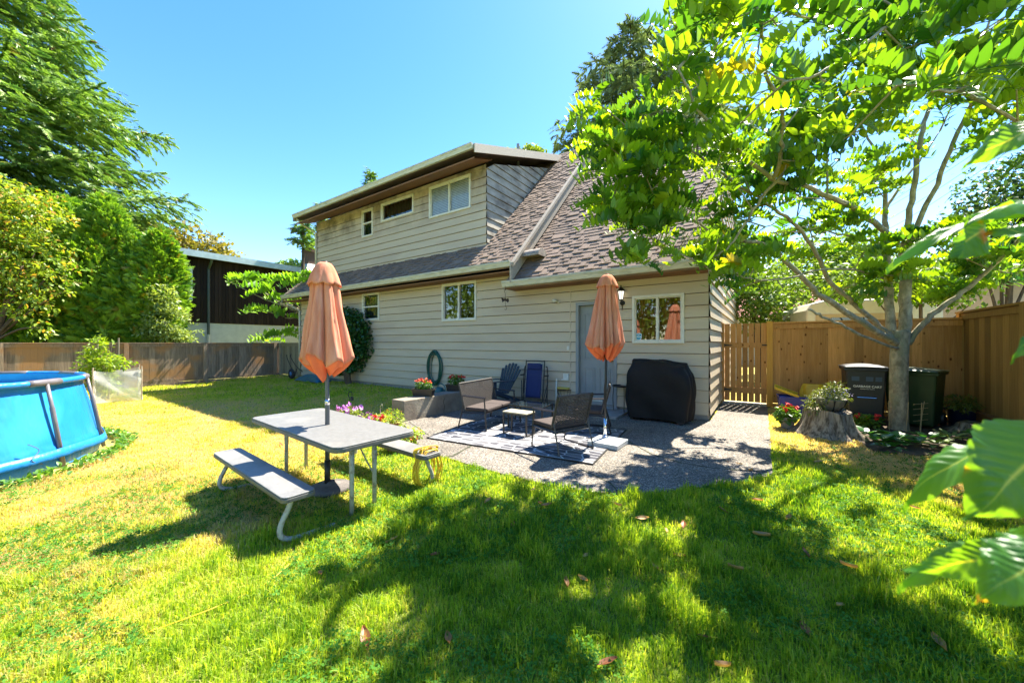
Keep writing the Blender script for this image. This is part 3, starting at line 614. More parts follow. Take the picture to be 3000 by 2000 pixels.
# ================================================================ PATIO AND GARDEN OBJECTS
mBlk = pm('black_metal', (.010, .010, .011), (.016, .015, .015), rough=.45, scale=20)
mCh = pm('chrome', (.7, .7, .72), rough=.15, metallic=1.)
mFab = pm('terracotta_canvas', (.86, .43, .29), (.70, .25, .13), rough=.9, scale=4, detail=6, spec=.1, stretch=(4, 4, .6), bump=.5, bscale=7, lo=.3, hi=.7)
_nt, _b, _o = nodes_of(mFab); _t = _nt.nodes.new('ShaderNodeBsdfTranslucent'); _t.inputs[0].default_value = (.85, .16, .05, 1); _m = _nt.nodes.new('ShaderNodeMixShader'); _m.inputs[0].default_value = .28
_nt.links.new(_b.outputs[0], _m.inputs[1]); _nt.links.new(_t.outputs[0], _m.inputs[2]); _nt.links.new(_m.outputs[0], _o.inputs[0])
mFabI = pm('canvas_lining', (.80, .17, .06), (.65, .12, .04), rough=.85, scale=3)
# flat board of timber / plastic with rounded corners
def rrect(lx, ly, r, n=6):
    P = []
    for cx, cy, a0 in ((lx / 2 - r, ly / 2 - r, 0), (-lx / 2 + r, ly / 2 - r, 90), (-lx / 2 + r, -ly / 2 + r, 180), (lx / 2 - r, -ly / 2 + r, 270)):
        for i in range(n + 1): a = R(a0 + 90 * i / n); P.append((cx + r * math.cos(a), cy + r * math.sin(a)))
    return P
def smooth_path(P, n=6):
    P = [np.array(p, float) for p in P]; out = []
    for i in range(len(P) - 1):
        p0 = P[max(i - 1, 0)]; p1 = P[i]; p2 = P[i + 1]; p3 = P[min(i + 2, len(P) - 1)]
        for k in range(n):
            t = k / n; out.append(.5 * ((2 * p1) + (-p0 + p2) * t + (2 * p0 - 5 * p1 + 4 * p2 - p3) * t * t + (-p0 + 3 * p1 - 3 * p2 + p3) * t ** 3))
    out.append(P[-1]); return out
# --- picnic table
gz_t = LAWN; zt = gz_t + .714
cs = [gp(581, 957, zt), gp(778, 1030, zt), gp(942, 985, zt), gp(740, 938, zt)]
ctr = sum(cs) / 4; ax = ((cs[1] - cs[0]) + (cs[2] - cs[3])); TA = math.atan2(ax[1], ax[0]); TL = 2.08; TW = .83
pt = thing('picnic_table', 'grey plastic picnic table on white tubular legs with two attached benches', 'picnic table', (ctr[0], ctr[1], gz_t), TA)
mPl = pm('table_plastic', (.19, .188, .18), (.15, .148, .14), rough=.42, scale=30, bump=.12, bscale=60, spec=.5, c3=(.235, .225, .205), s3=2)
mPlD = pm('table_edge', (.13, .125, .11), (.10, .095, .085), rough=.5, scale=20)
mLeg = pm('chipped_white_tube', (.40, .40, .36), (.33, .33, .29), rough=.45, scale=5, c3=(.20, .17, .13), s3=26)
def slab_top(name, lx, ly, x, y, z, th, parent, r=.09):
    w = MB(); w.M = Mx((x, y, 0)); w.prism(rrect(lx, ly, r), z - .012, z); o = w.build(name, mPl, parent, bevel=.006)
    w = MB(); w.M = Mx((x, y, 0)); P = rrect(lx + .004, ly + .004, r); n = len(P)
    w.prism(P, z - th, z - .0125); w.build(name + '_edge', mPlD, o, bevel=.008); return o
slab_top('tabletop', TL, TW, 0, 0, .714, .055, pt)
BL = 1.92
I_ = Mx((ctr[0], ctr[1], 0), TA).inverted()
bn = [gp(486, 1037, gz_t + .405), gp(555, 1022, gz_t + .405), gp(727, 1128, gz_t + .405), gp(654, 1152, gz_t + .405)]
bl = [I_ @ Vector((p[0], p[1], 0)) for p in bn]; by = sum(p.y for p in bl) / 4; bx = sum(p.x for p in bl) / 4
b2 = [I_ @ Vector((*gp(u, v, gz_t + .405), 0)) for u, v in ((1008, 1035), (978, 1047))]; by2 = (b2[0].y + b2[1].y) / 2; bx2 = max(b2[0].x, b2[1].x) - BL / 2
print('BENCH', by, bx, by2, bx2, [tuple(round(c, 2) for c in p[:2]) for p in bl], 'table', [tuple(round(c, 2) for c in (I_ @ Vector((p[0], p[1], 0)))[:2]) for p in cs])
for (yy, xx) in ((by, bx), (by2, bx2)):
    slab_top('bench_seat', BL, .25, xx, yy, .405, .05, pt, .05)
    sg = -1 if yy < 0 else 1
    for sx in (-1, 1):
        w = MB(); X = xx + sx * (BL / 2 - .14)
        w.tube(smooth_path([(X, yy, .36), (X, yy + sg * .03, .27), (X, yy + sg * .09, .14), (X, yy + sg * .09, .06), (X, yy + sg * .03, .012), (X, yy - sg * .08, -.004), (X, yy - sg * .34, -.018)], 6), .021, 10); w.build('bench_leg', mLeg, pt, smooth=True)
for (u, v) in ((808, 1182), (860, 1157), (658, 1092), (703, 1075)):
    p = gp(u, v, gz_t); q = I_ @ Vector((p[0], p[1], 0)); w = MB(); w.tube([(q.x, q.y, .665), (q.x, q.y, .40), (q.x, q.y, .38), (q.x, q.y, .0)], [.0235, .0235, .021, .021], 12); w.build('table_leg', mLeg, pt, smooth=True)
    if u in (860, 703): w = MB(); sg = -1 if q.x > 0 else 1; w.tube([(q.x, q.y - .02, .33), (q.x + sg * .12, q.y - .02, .42), (q.x + sg * .38, q.y - .02, .655)], .008, 6); w.build('brace', mLeg, pt)
for q_ in (-.88, .84): w = MB(); w.bb((q_ - .02, -.28, .645), (q_ + .02, .28, .66)); w.build('under_rail', mLeg, pt)
# --- parasols (closed)
def parasol(name, label, loc, z, top, capz, hemz, lowz, capr, bodyr0, bodyr1, lowr, phase, seed, lean=(0, 0)):
    "z = ground; heights absolute"
    t = thing(name, label, 'parasol', (loc[0], loc[1], z), 0, 'closed orange parasols'); rg = random.Random(seed)
    H0 = top - z; am = [rg.uniform(.75, 1.2) for _ in range(8)]; ph = [rg.uniform(-.12, .12) for _ in range(8)]; hz = [rg.uniform(-.05, .05) for _ in range(8)]; sx = [rg.uniform(.25, .75) for _ in range(8)]
    def lobe(th): k = (th / (2 * math.pi) * 8) % 8; i = int(k); f = k - i; return i, f
    def rad(th, v):
        i, f = lobe(th); s_ = math.sin(math.pi * f) ** .42
        base = bodyr0 + (bodyr1 - bodyr0) * v ** 1.15
        fold = .55 + .25 * v
        cr = math.exp(-((f - sx[i]) / .07) ** 2) * (.10 + .10 * v) * am[i]
        return base * (1 - fold * (1 - s_) * am[i] - cr) * (1 + .05 * math.sin(v * 11 + i * 2) * (1 - v)) + .006 * math.sin(th * 17 + v * 9) * v
    def body(u, v):
        th = u * 2 * math.pi; i, f = lobe(th); r = rad(th, v)
        tw = th + phase + .25 * v * math.sin(th * 2 + seed)
        zz = (capz + .04 - z) + (hemz - capz - .04) * v - v ** 6 * (.04 * math.cos(2 * math.pi * f) + hz[i])
        return (r * math.cos(tw) + lean[0] * (1 - v), r * math.sin(tw) + lean[1] * (1 - v), zz)
    w = MB(); w.grid(body, 96, 22, closeu=True)
    can = w.build('canopy', mFab, t, smooth=True, solid=.004)
    w = MB(); w.grid(lambda u, v: (lambda q: (q[0] * 1.02, q[1] * 1.02, q[2]))(body(u, .52 + .022 * v)), 96, 1, closeu=True); w.build('tie_strap', mFabI, can, smooth=True) if seed == 99 else None
    def inner(u, v):
        th = u * 2 * math.pi; i, f = lobe(th); tw = th + phase + .25 * math.sin(th * 2 + seed); r0 = rad(th, 1.) * .985
        zz = hemz - z - (.04 * math.cos(2 * math.pi * f) + hz[i])
        pt_ = (abs(f - .5) * 2) ** 1.5
        r1 = lowr * (.45 + .75 * (1 - pt_)); zl = (lowz - z) + .07 * pt_ + hz[i]
        r = r0 + (r1 - r0) * v - .03 * math.sin(v * math.pi) * math.cos(2 * math.pi * f); return (r * math.cos(tw), r * math.sin(tw), zz + (zl - zz) * v)
    w = MB(); w.grid(inner, 96, 8, closeu=True); w.build('canopy_lining', mFabI, can, smooth=True, solid=.003)
    def cap(u, v):
        th = u * 2 * math.pi; k = (th / (2 * math.pi) * 8) % 1; s_ = abs(math.sin(math.pi * k))
        r = .05 + (capr - .05) * (v ** .8) * (1 - .22 * v * (1 - s_)); zz = H0 - .01 - (H0 - (capz - z)) * (v ** 1.25) - .025 * v ** 3 * s_
        return (r * math.cos(th + phase) + lean[0], r * math.sin(th + phase) + lean[1], zz)
    w = MB(); w.grid(cap, 64, 12, closeu=True); V = [cap(i / 64, 0) for i in range(64)]; w.add(V, [tuple(range(64))]); w.build('canopy_cap', mFab, t, smooth=True, solid=.003)
    w = MB(); w.lathe([(.035, H0 - .01), (.032, H0 + .006), (.001, H0 + .01)], 16, (lean[0], lean[1], 0)); w.build('finial', mBlk, t, smooth=True)
    return t
p0 = gp(752, 1126, LAWN); Yp = p0[1]
zz = lambda v, Y: H_ + (CY_ - v) / F_ * Y
u1 = parasol('parasol', 'faded orange parasol, folded, standing through the picnic table', p0, LAWN, zz(602, Yp), zz(650, Yp), zz(828, Yp), zz(868, Yp), .175, .135, .275, .055, .35, 3, (-.03, 0))
w = MB(); w.tube([(0, 0, .30), (0, 0, .98), (0, 0, 1.0), (-.015, 0, 1.75), (-.03, 0, 2.4)], [.024, .024, .022, .020, .02], 14); w.build('pole', pm('grey_pole', (.09, .10, .11), rough=.35), u1, smooth=True)
w = MB(); w.tube([(-.0, 0, .93), (-.0, 0, .99)], .0255, 14); w.build('joint_sleeve', mCh, u1, smooth=True)
w = MB(); w.tube([(0, 0, .03), (0, 0, .33)], .030, 14); w.build('base_tube', mBlk, u1, smooth=True)
w = MB(); w.lathe([(.21, 0.0), (.22, .02), (.215, .04), (.18, .055), (.12, .07), (.05, .085), (.045, .10), (.001, .10)], 40, (.02, .02, 0))
mWv = pm('woven_base', (.16, .14, .13), (.08, .07, .065), rough=.8, scale=6); _nt, _b, _o = nodes_of(mWv); wv = _nt.nodes.new('ShaderNodeTexChecker'); wv.inputs['Scale'].default_value = 28; tc = _nt.nodes.new('ShaderNodeTexCoord'); _nt.links.new(tc.outputs['Object'], wv.inputs['Vector']); bp = _nt.nodes.new('ShaderNodeBump'); bp.inputs['Strength'].default_value = 1; bp.inputs['Distance'].default_value = .01; _nt.links.new(wv.outputs['Fac'], bp.inputs['Height']); _nt.links.new(bp.outputs[0], _b.inputs['Normal'])
w.build('parasol_base', mWv, u1, smooth=True)
p1 = gp(1390, 1004, .07); Y2 = p1[1]
u2 = parasol('parasol', 'orange parasol, folded, on a square stone slab beside the patio rug', p1, 0, zz(630, Y2), zz(656, Y2), zz(796, Y2), zz(825, Y2), .17, .13, .31, .09, 1.1, 8, (.03, 0))
w = MB(); w.tube([(0, 0, .07), (0, 0, .80), (.01, 0, .9), (.03, 0, 2.5)], [.02, .02, .019, .019], 12); w.build('pole', mBlk, u2, smooth=True)
w = MB(); w.tube([(0, 0, .075), (0, 0, .36)], .0262, 14); w.lathe([(.05, .074), (.05, .085), (.027, .10)], 16); w.build('pole_sleeve', mCh, u2, smooth=True)
sl = [gp(1344.8, 1014.7, .07), gp(1419.5, 1028.7, .07), gp(1439.4, 1004, .07), gp(1382, 996, .07)]; sc_ = sum(sl) / 4; sa = (sl[1] - sl[0]) + (sl[2] - sl[3])
w = MB(); w.M = Matrix.Translation((sc_[0] - p1[0], sc_[1] - p1[1], 0)) @ Matrix.Rotation(math.atan2(sa[1], sa[0]), 4, 'Z'); w.bb((-.225, -.225, .004), (.225, .225, .07)); w.build('parasol_base', pm('granite', (.50, .52, .51), (.36, .38, .38), rough=.35, scale=90, detail=2), u2, bevel=.006)
# --- retaining wall, planters
mConc = pm('old_concrete', (.24, .20, .15), (.14, .115, .09), rough=.95, scale=4, detail=8, bump=.5, bscale=30, c3=(.30, .27, .21), s3=2)
bw = thing('retaining_wall', 'low stained concrete block wall along the left edge of the patio', 'low wall', hw(-4.93, -3.43, 0), HROT)
w = MB(); w.bb((-.18, 0, -.15), (.18, 2.75, .40)); w.build('block', mConc, bw, bevel=.012)
w = MB(); w.tube([(.185, 1.05, .02), (.187, 1.07, .15), (.186, 1.03, .25), (.187, 1.08, .33)], .003, 5); w.build('crack', mJoint, bw)
mPlanter = pm('dark_plastic', (.022, .018, .016), (.03, .025, .02), rough=.45)
def planter(label, e, d, rot):
    t = thing('planter_box', label, 'planter', hw(e, d, .40), HROT + rot, 'planter boxes on the low wall')
    w = MB(); L, W, H = .46, .17, .15
    w.add([(-L / 2 * .86, -W / 2 * .75, 0), (L / 2 * .86, -W / 2 * .75, 0), (L / 2 * .86, W / 2 * .75, 0), (-L / 2 * .86, W / 2 * .75, 0), (-L / 2, -W / 2, H), (L / 2, -W / 2, H), (L / 2, W / 2, H), (-L / 2, W / 2, H)], [(3, 2, 1, 0), (0, 1, 5, 4), (1, 2, 6, 5), (2, 3, 7, 6), (3, 0, 4, 7)])
    for a, b in (((-L / 2 - .012, -W / 2 - .012, H - .02), (L / 2 + .012, -W / 2 + .004, H)), ((-L / 2 - .012, W / 2 - .004, H - .02), (L / 2 + .012, W / 2 + .012, H)), ((-L / 2 - .012, -W / 2 + .004, H - .02), (-L / 2 + .004, W / 2 - .004, H)), ((L / 2 - .004, -W / 2 + .004, H - .02), (L / 2 + .012, W / 2 - .004, H))): w.bb(a, b)
    w.build('box', mPlanter, t); s = MB(); s.bb((-L / 2 + .01, -W / 2 + .01, H - .04), (L / 2 - .01, W / 2 - .01, H - .03)); s.build('soil', pm('soil', (.04, .028, .018), rough=1), t); return t
mGer = leafmat('geranium_leaf', (.05, .13, .015), (.12, .24, .02), .35)
def blossom(mb, c, r, n=5, up=(0, 0, 1), rr=None, cup=.3):
    c = np.array(c, float); up = np.array(up, float); up /= np.linalg.norm(up); a = np.cross(up, [.3, .9, .1]); a /= np.linalg.norm(a); b = np.cross(up, a)
    for k in range(n):
        t0, t1 = 2 * math.pi * (k - .48) / n, 2 * math.pi * (k + .48) / n; tm = (t0 + t1) / 2
        P = [c, c + r * .8 * (math.cos(t0) * a + math.sin(t0) * b) + up * r * cup, c + r * (math.cos(tm) * a + math.sin(tm) * b) + up * r * cup * .7, c + r * .8 * (math.cos(t1) * a + math.sin(t1) * b) + up * r * cup]
        mb.add(P, [(0, 1, 2, 3)], rr if rr is not None else random.random())
def leafy(name, parent, m, c, rad, N, size, wd=.6, world=False, up=.3, flat=1., seed=0, hang=0.):
    rg = np.random.default_rng(seed + 11); D = rg.normal(size=(N, 3)); D /= np.linalg.norm(D, axis=1, keepdims=True); rr = rg.random(N) ** .45
    P = D * rr[:, None] * np.array(rad) + np.array(c); d = D * .8 + rg.normal(size=(N, 3)) * .5; d[:, 2] -= hang
    upv = np.tile([0, 0, 1.], (N, 1)) + rg.normal(size=(N, 3)) * .4
    V, F = leaflet(1, wd, .15, .18); F = tri(F); M = frames(d, upv, size * (.6 + .7 * rg.random(N)))
    VV, FF, rn = inst(V, F, M, P, rg.random(N)); return npmesh_local(name, VV, FF, rn, m, parent)
def npmesh_local(name, V, F, rn, m, parent):
    o = npmesh(name, V, F, rn, m); o.parent = parent; return o
mRed = pm('petal_red', (.75, .02, .015), (.55, .01, .01), rough=.6); mOr = pm('petal_orange', (.80, .10, .015), (.65, .05, .01), rough=.6)
mPink = pm('petal_pink', (.62, .30, .62), (.42, .08, .45), rough=.6, scale=30)
def flowers(name, parent, m, c, rad, N, r, seed=1, cl=1, top=True, up0=.9):
    rg = random.Random(seed); w = MB()
    for k in range(N):
        a = rg.uniform(0, 6.28); q = math.sqrt(rg.random()); e = rg.uniform(.2, 1) if top else rg.uniform(-.6, 1)
        p = (c[0] + rad[0] * q * math.cos(a), c[1] + rad[1] * q * math.sin(a), c[2] + rad[2] * (e * (1 - .4 * q)))
        for j in range(cl): blossom(w, (p[0] + rg.gauss(0, r * .6) * (cl > 1), p[1] + rg.gauss(0, r * .6) * (cl > 1), p[2] + rg.gauss(0, r * .5) * (cl > 1)), r, 5, (rg.gauss(0, .5), rg.gauss(-.5, .5), up0), rg.random())
    return w.build(name, m, parent)
pb = planter('planter box with orange red flowers on the near end of the low wall', -4.93, -2.78, R(25))
leafy('foliage', pb, mGer, (0, 0, .22), (.17, .09, .09), 260, .05, seed=1); flowers('blossom', pb, mOr, (0, 0, .27), (.17, .08, .10), 18, .018, 2, 5)
pb2 = planter('planter box with dark red flowers, nearer the house on the low wall', -4.93, -1.80, R(30))
leafy('foliage', pb2, mGer, (0, 0, .23), (.20, .10, .12), 320, .055, seed=2); flowers('blossom', pb2, mRed, (0, 0, .27), (.21, .09, .12), 20, .018, 5, 5)
# --- flower bed pots left of the patio (ground positions by measurement)
def potted(name, label, cat, loc, R_, Hh, m, group=None):
    t = thing(name, label, cat, loc, random.uniform(0, 3), group)
    w = MB(); w.lathe([(R_ * .72, 0), (R_, Hh - .03), (R_ * 1.08, Hh - .03), (R_ * 1.08, Hh), (R_ * .98, Hh), (R_ * .93, Hh - .04)], 24, cap=False); w.add([(R_ * .93 * math.cos(i * .5236), R_ * .93 * math.sin(i * .5236), Hh - .04) for i in range(12)], [tuple(range(12))])
    w.build('pot', m, t, smooth=True, auto=35); return t
mTer = pm('terracotta', (.30, .11, .05), (.22, .08, .04), rough=.8); mGreyP = pm('grey_pot', (.20, .19, .17), (.13, .125, .12), rough=.7, scale=8)
mYL = leafmat('sunny_leaf', (.12, .22, .02), (.30, .40, .03), .5, c3=(.45, .22, .03)); mPet = leafmat('petunia_leaf', (.10, .17, .03), (.22, .28, .05), .4)
def spot(u, v, Y, z=0): p = at(u, v, Y); return (p[0], p[1], float(gz(p[0], p[1])) + z if z is not None else 0)
q = potted('flower_pot', 'pot of pale purple petunias at the far end of the flower row', 'potted plant', spot(800, 980, 6.75), .14, .2, mTer, 'flower pots left of the patio')
leafy('foliage', q, mPet, (0, 0, .26), (.27, .2, .12), 420, .045, seed=4); flowers('blossom', q, mPink, (0, 0, .30), (.29, .2, .17), 30, .042, 7, 1, up0=.3)
q = potted('flower_pot', 'pot of purple petunias second from the far end of the flower row', 'potted plant', spot(848, 985, 6.3), .13, .2, mTer, 'flower pots left of the patio')
leafy('foliage', q, mPet, (0, 0, .22), (.2, .18, .1), 300, .045, seed=5); flowers('blossom', q, mPink, (0, 0, .22), (.22, .17, .16), 16, .04, 9, 1, up0=.3)
q = potted('flower_pot', 'pot of bright red geraniums behind the table', 'potted plant', spot(866, 992, 6.0), .11, .17, mTer, 'flower pots left of the patio')
leafy('foliage', q, mYL, (0, 0, .2), (.16, .16, .08), 200, .05, seed=6); flowers('blossom', q, mRed, (0, 0, .24), (.14, .12, .13), 7, .022, 10, 7)
q = potted('flower_pot', 'pot with a yellow green bushy plant against the end of the low wall', 'potted plant', spot(900, 1000, 6.35), .13, .14, mTer, 'flower pots left of the patio')
leafy('foliage', q, mYL, (0, 0, .2), (.24, .22, .17), 700, .04, seed=7, wd=.35)
q = potted('flower_pot', 'dark round pot with a pale seedling at the patio edge', 'potted plant', spot(925, 1000, 5.75), .09, .17, mPlanter, 'flower pots left of the patio')
leafy('foliage', q, leafmat('silver_leaf', (.3, .34, .22), (.4, .45, .3), .3), (-.03, 0, .23), (.05, .05, .07), 22, .06, seed=8)
q = potted('flower_pot', 'pot of small orange flowers trailing at the corner of the patio', 'potted plant', spot(940, 1030, 5.35), .12, .16, mTer, 'flower pots left of the patio')
leafy('foliage', q, mYL, (0, 0, .17), (.22, .2, .12), 420, .045, seed=9, hang=.4); flowers('blossom', q, mOr, (0, 0, .14), (.23, .2, .10), 9, .022, 12, 3, False)
q = potted('flower_pot', 'pot of orange red flowers behind the far bench', 'potted plant', spot(905, 1030, 5.2), .12, .15, mTer, 'flower pots left of the patio')
leafy('foliage', q, mYL, (0, 0, .15), (.18, .2, .12), 320, .04, seed=10, hang=.2); flowers('blossom', q, mOr, (0, 0, .12), (.16, .2, .10), 10, .03, 13, 3, False)
# small garden hook light and hanging stake
t = thing('garden_stake', 'small black garden stake light on the shaded lawn behind the flowers', 'garden light', spot(803, 940, 7.9)); w = MB()
w.tube([(0, 0, 0), (0, 0, .42)], .006, 6); w.tube(smooth_path([(0, 0, .42), (-.03, 0, .50), (0, 0, .56), (.05, 0, .53), (.05, 0, .47)], 5), .008, 6); w.build('stake', mBlk, t)
w = MB(); w.lathe([(.001, .36), (.035, .37), (.03, .43), (.04, .44), (.001, .46)], 12, (.05, 0, 0)); w.build('lantern', mBlk, t)
t = thing('plant_hook', 'thin metal plant hook between the flower pots', 'hook', spot(876, 985, 6.5)); w = MB(); w.tube(smooth_path([(-.02, 0, 0), (-.02, 0, .3), (-.01, 0, .42), (.02, 0, .42), (.03, 0, .36)], 5), .004, 5); w.build('hook', mCh, t)
# --- yellow cord coil on the bench end
mCord = pm('yellow_cord', (.75, .50, .03), (.65, .40, .02), rough=.5)
Mt = Mx((ctr[0], ctr[1], gz_t), TA)
Cc = Mt @ Vector((bx2 + BL / 2 - .11, by2, .41)); ck = thing('extension_cord', 'coiled yellow extension cord hung over the end of the far bench', 'cord', tuple(Cc), TA)
w = MB(); rg = random.Random(4)
for k in range(11):
    hh = .40 + rg.uniform(-.02, .04); wd = .145 + rg.uniform(-.012, .02); ox = rg.uniform(-.05, .05); P = []
    for i in range(28):
        a = 2 * math.pi * i / 28; cz = math.cos(a); P.append((ox + rg.uniform(-.003, .003) + .04 * math.sin(a * 1 + k), wd * math.sin(a) * (1.0 if cz < .4 else .98), .02 + rg.random() * .012 if cz > .80 else -.19 + hh / 2 * cz * (1 if cz < 0 else 1.05)))
    w.tube([(p[0], p[1], max(p[2], -.395) if abs(p[1]) > .0 else p[2]) for p in P], .0062, 6, closed=True)
for k in range(5): w.tube(smooth_path([(-.07 + k * .012, -.13, -.02 - .02 * k), (-.08 + k * .012, -.10, .03), (-.03 + k * .02, 0, .045 + .006 * k), (.0 + k * .01, .12, .035), (-.03, .14, -.03)], 5), .0062, 6)
w.tube(smooth_path([(.0, .14, -.30), (.12, .16, -.37), (.3, .1, -.40), (.42, .0, -.41)], 6), .0055, 6); w.build('coil', mCord, ck, smooth=True)
t = thing('garden_hose', 'thin yellow hose lying across the sunny lawn', 'hose', (0, 0, 0)); w = MB()
for seg in ([(235, 1185), (238, 1250), (240, 1310), (238, 1400), (262, 1440), (320, 1440), (400, 1420), (480, 1395), (560, 1352), (620, 1325), (665, 1290)],):
    w.tube(smooth_path([(*gp(u, v, LAWN + .03), LAWN + .006 + .014 * math.sin(i * 2.1)) for i, (u, v) in enumerate(seg)], 8), .0032, 6)
w.build('hose', mCord, t, smooth=True)
# --- rug
rugc = [gp(985, 999.5), gp(1338, 1073), gp(1452, 985.5), gp(1135, 959)]
rc_ = sum(rugc) / 4; ra_ = (rugc[1] - rugc[0]) + (rugc[2] - rugc[3]); RA = math.atan2(ra_[1], ra_[0]); RL = np.hypot(*ra_) / 2 * 1.0; RW = np.hypot(*((rugc[3] - rugc[0]) + (rugc[2] - rugc[1]))) / 2
mRug = bpy.data.materials.new('rug_lattice'); nt, b, out = nodes_of(mRug); N = nt.nodes.new; L = nt.links.new
tc = N('ShaderNodeTexCoord'); mp = N('ShaderNodeMapping'); mp.inputs['Scale'].default_value = (4.2, 8.5, 0); L(tc.outputs['Object'], mp.inputs[0])
vo = N('ShaderNodeTexVoronoi'); vo.feature = 'DISTANCE_TO_EDGE'; vo.inputs['Randomness'].default_value = .55; vo.inputs['Scale'].default_value = 1.; L(mp.outputs[0], vo.inputs['Vector'])
v2 = N('ShaderNodeTexVoronoi'); v2.inputs['Randomness'].default_value = .55; v2.inputs['Scale'].default_value = 1.; L(mp.outputs[0], v2.inputs['Vector']); sp = N('ShaderNodeSeparateColor'); L(v2.outputs['Color'], sp.inputs[0])
r0 = N('ShaderNodeValToRGB'); r0.color_ramp.elements[0].color = (.06, .06, .075, 1); r0.color_ramp.elements[1].color = (.24, .235, .235, 1); L(sp.outputs[0], r0.inputs[0])
wn_ = N('ShaderNodeTexNoise'); wn_.inputs['Scale'].default_value = 3; mpw = N('ShaderNodeMapping'); mpw.inputs['Scale'].default_value = (2, 40, 1); L(tc.outputs['Object'], mpw.inputs[0]); L(mpw.outputs[0], wn_.inputs['Vector'])
rr_ = N('ShaderNodeValToRGB'); rr_.color_ramp.interpolation = 'CONSTANT'; rr_.color_ramp.elements[0].color = (1, 1, 1, 1); rr_.color_ramp.elements[1].color = (0, 0, 0, 1); rr_.color_ramp.elements[1].position = .042; L(vo.outputs['Distance'], rr_.inputs[0])
mx = N('ShaderNodeMix'); mx.data_type = 'RGBA'; L(rr_.outputs[0], mx.inputs[0]); L(r0.outputs[0], mx.inputs[6]); mx.inputs[7].default_value = (.62, .62, .62, 1)
m2 = N('ShaderNodeMix'); m2.data_type = 'RGBA'; m2.blend_type = 'MULTIPLY'; m2.inputs[0].default_value = .35; L(mx.outputs[2], m2.inputs[6]); L(wn_.outputs[0], m2.inputs[7]); L(m2.outputs[2], b.inputs['Base Color']); b.inputs['Roughness'].default_value = .9; b.inputs['Specular IOR Level'].default_value = .15
t = thing('rug', 'grey outdoor rug with a white irregular brick lattice on the patio', 'rug', (rc_[0], rc_[1], 0.006), RA)
w = MB(); w.grid(lambda u, v: ((u - .5) * RL, (v - .5) * RW, .006 + .0035 * fbm(np.array([u * 9.]), np.array([v * 7.]))[0]), 60, 40); w.build('rug_field', mRug, t, smooth=True)
w = MB()
for a, b_2 in (((-RL / 2 - .01, -RW / 2 - .012, 0), (RL / 2 + .01, -RW / 2 + .006, .0125)), ((-RL / 2 - .01, RW / 2 - .006, 0), (RL / 2 + .01, RW / 2 + .012, .0125)), ((-RL / 2 - .01, -RW / 2 + .006, 0), (-RL / 2 + .006, RW / 2 - .006, .0125)), ((RL / 2 - .006, -RW / 2 + .006, 0), (RL / 2 + .01, RW / 2 - .006, .0125))): w.bb(a, b_2)
w.build('rug_border', mBlk, t)
# --- wicker seats. local: width x, front -y
mWick = pm('wicker', (.075, .062, .052), (.04, .034, .03), rough=.6, scale=60)
mCush = pm('brown_cushion', (.06, .042, .036), (.045, .032, .027), rough=.9, scale=30, bump=.3, bscale=200)
mFr = pm('bronze_frame', (.035, .028, .025), (.022, .019, .017), rough=.4)
def weave(mb, W, Hh, y0, z0, lean, cell=.05, th=.011, r=None):
    "woven back: horizontal bands over upright pairs, in front of plane leaning back"
    nz = int(Hh / .021); nx = int(W / cell)
    def P(x, s, o): return (x, y0 + s * math.sin(lean) + o, z0 + s * math.cos(lean))
    for j in range(nz):
        s = (j + .5) * Hh / nz; V = []; F = []; n = nx * 2
        for i in range(n + 1):
            x = -W / 2 + W * i / n; o = th * .55 * (1 if (i + j) % 2 else -1); hw_ = .0062
            V += [P(x, s - hw_, o - .003), P(x, s + hw_, o - .003), P(x, s + hw_, o + .003), P(x, s - hw_, o + .003)]
        for i in range(n):
            a = i * 4; F += [(a, a + 1, a + 5, a + 4), (a + 2, a + 3, a + 7, a + 6), (a + 1, a + 2, a + 6, a + 5), (a + 3, a, a + 4, a + 7)]
        mb.add(V, F)
    for i in range(nx * 2 + 1):
        x = -W / 2 + W * i / (nx * 2); mb.add([P(x - .006, 0, -.002), P(x + .006, 0, -.002), P(x + .006, Hh, -.002), P(x - .006, Hh, -.002), P(x - .006, 0, .002), P(x + .006, 0, .002), P(x + .006, Hh, .002), P(x - .006, Hh, .002)], [(3, 2, 1, 0), (4, 5, 6, 7)])
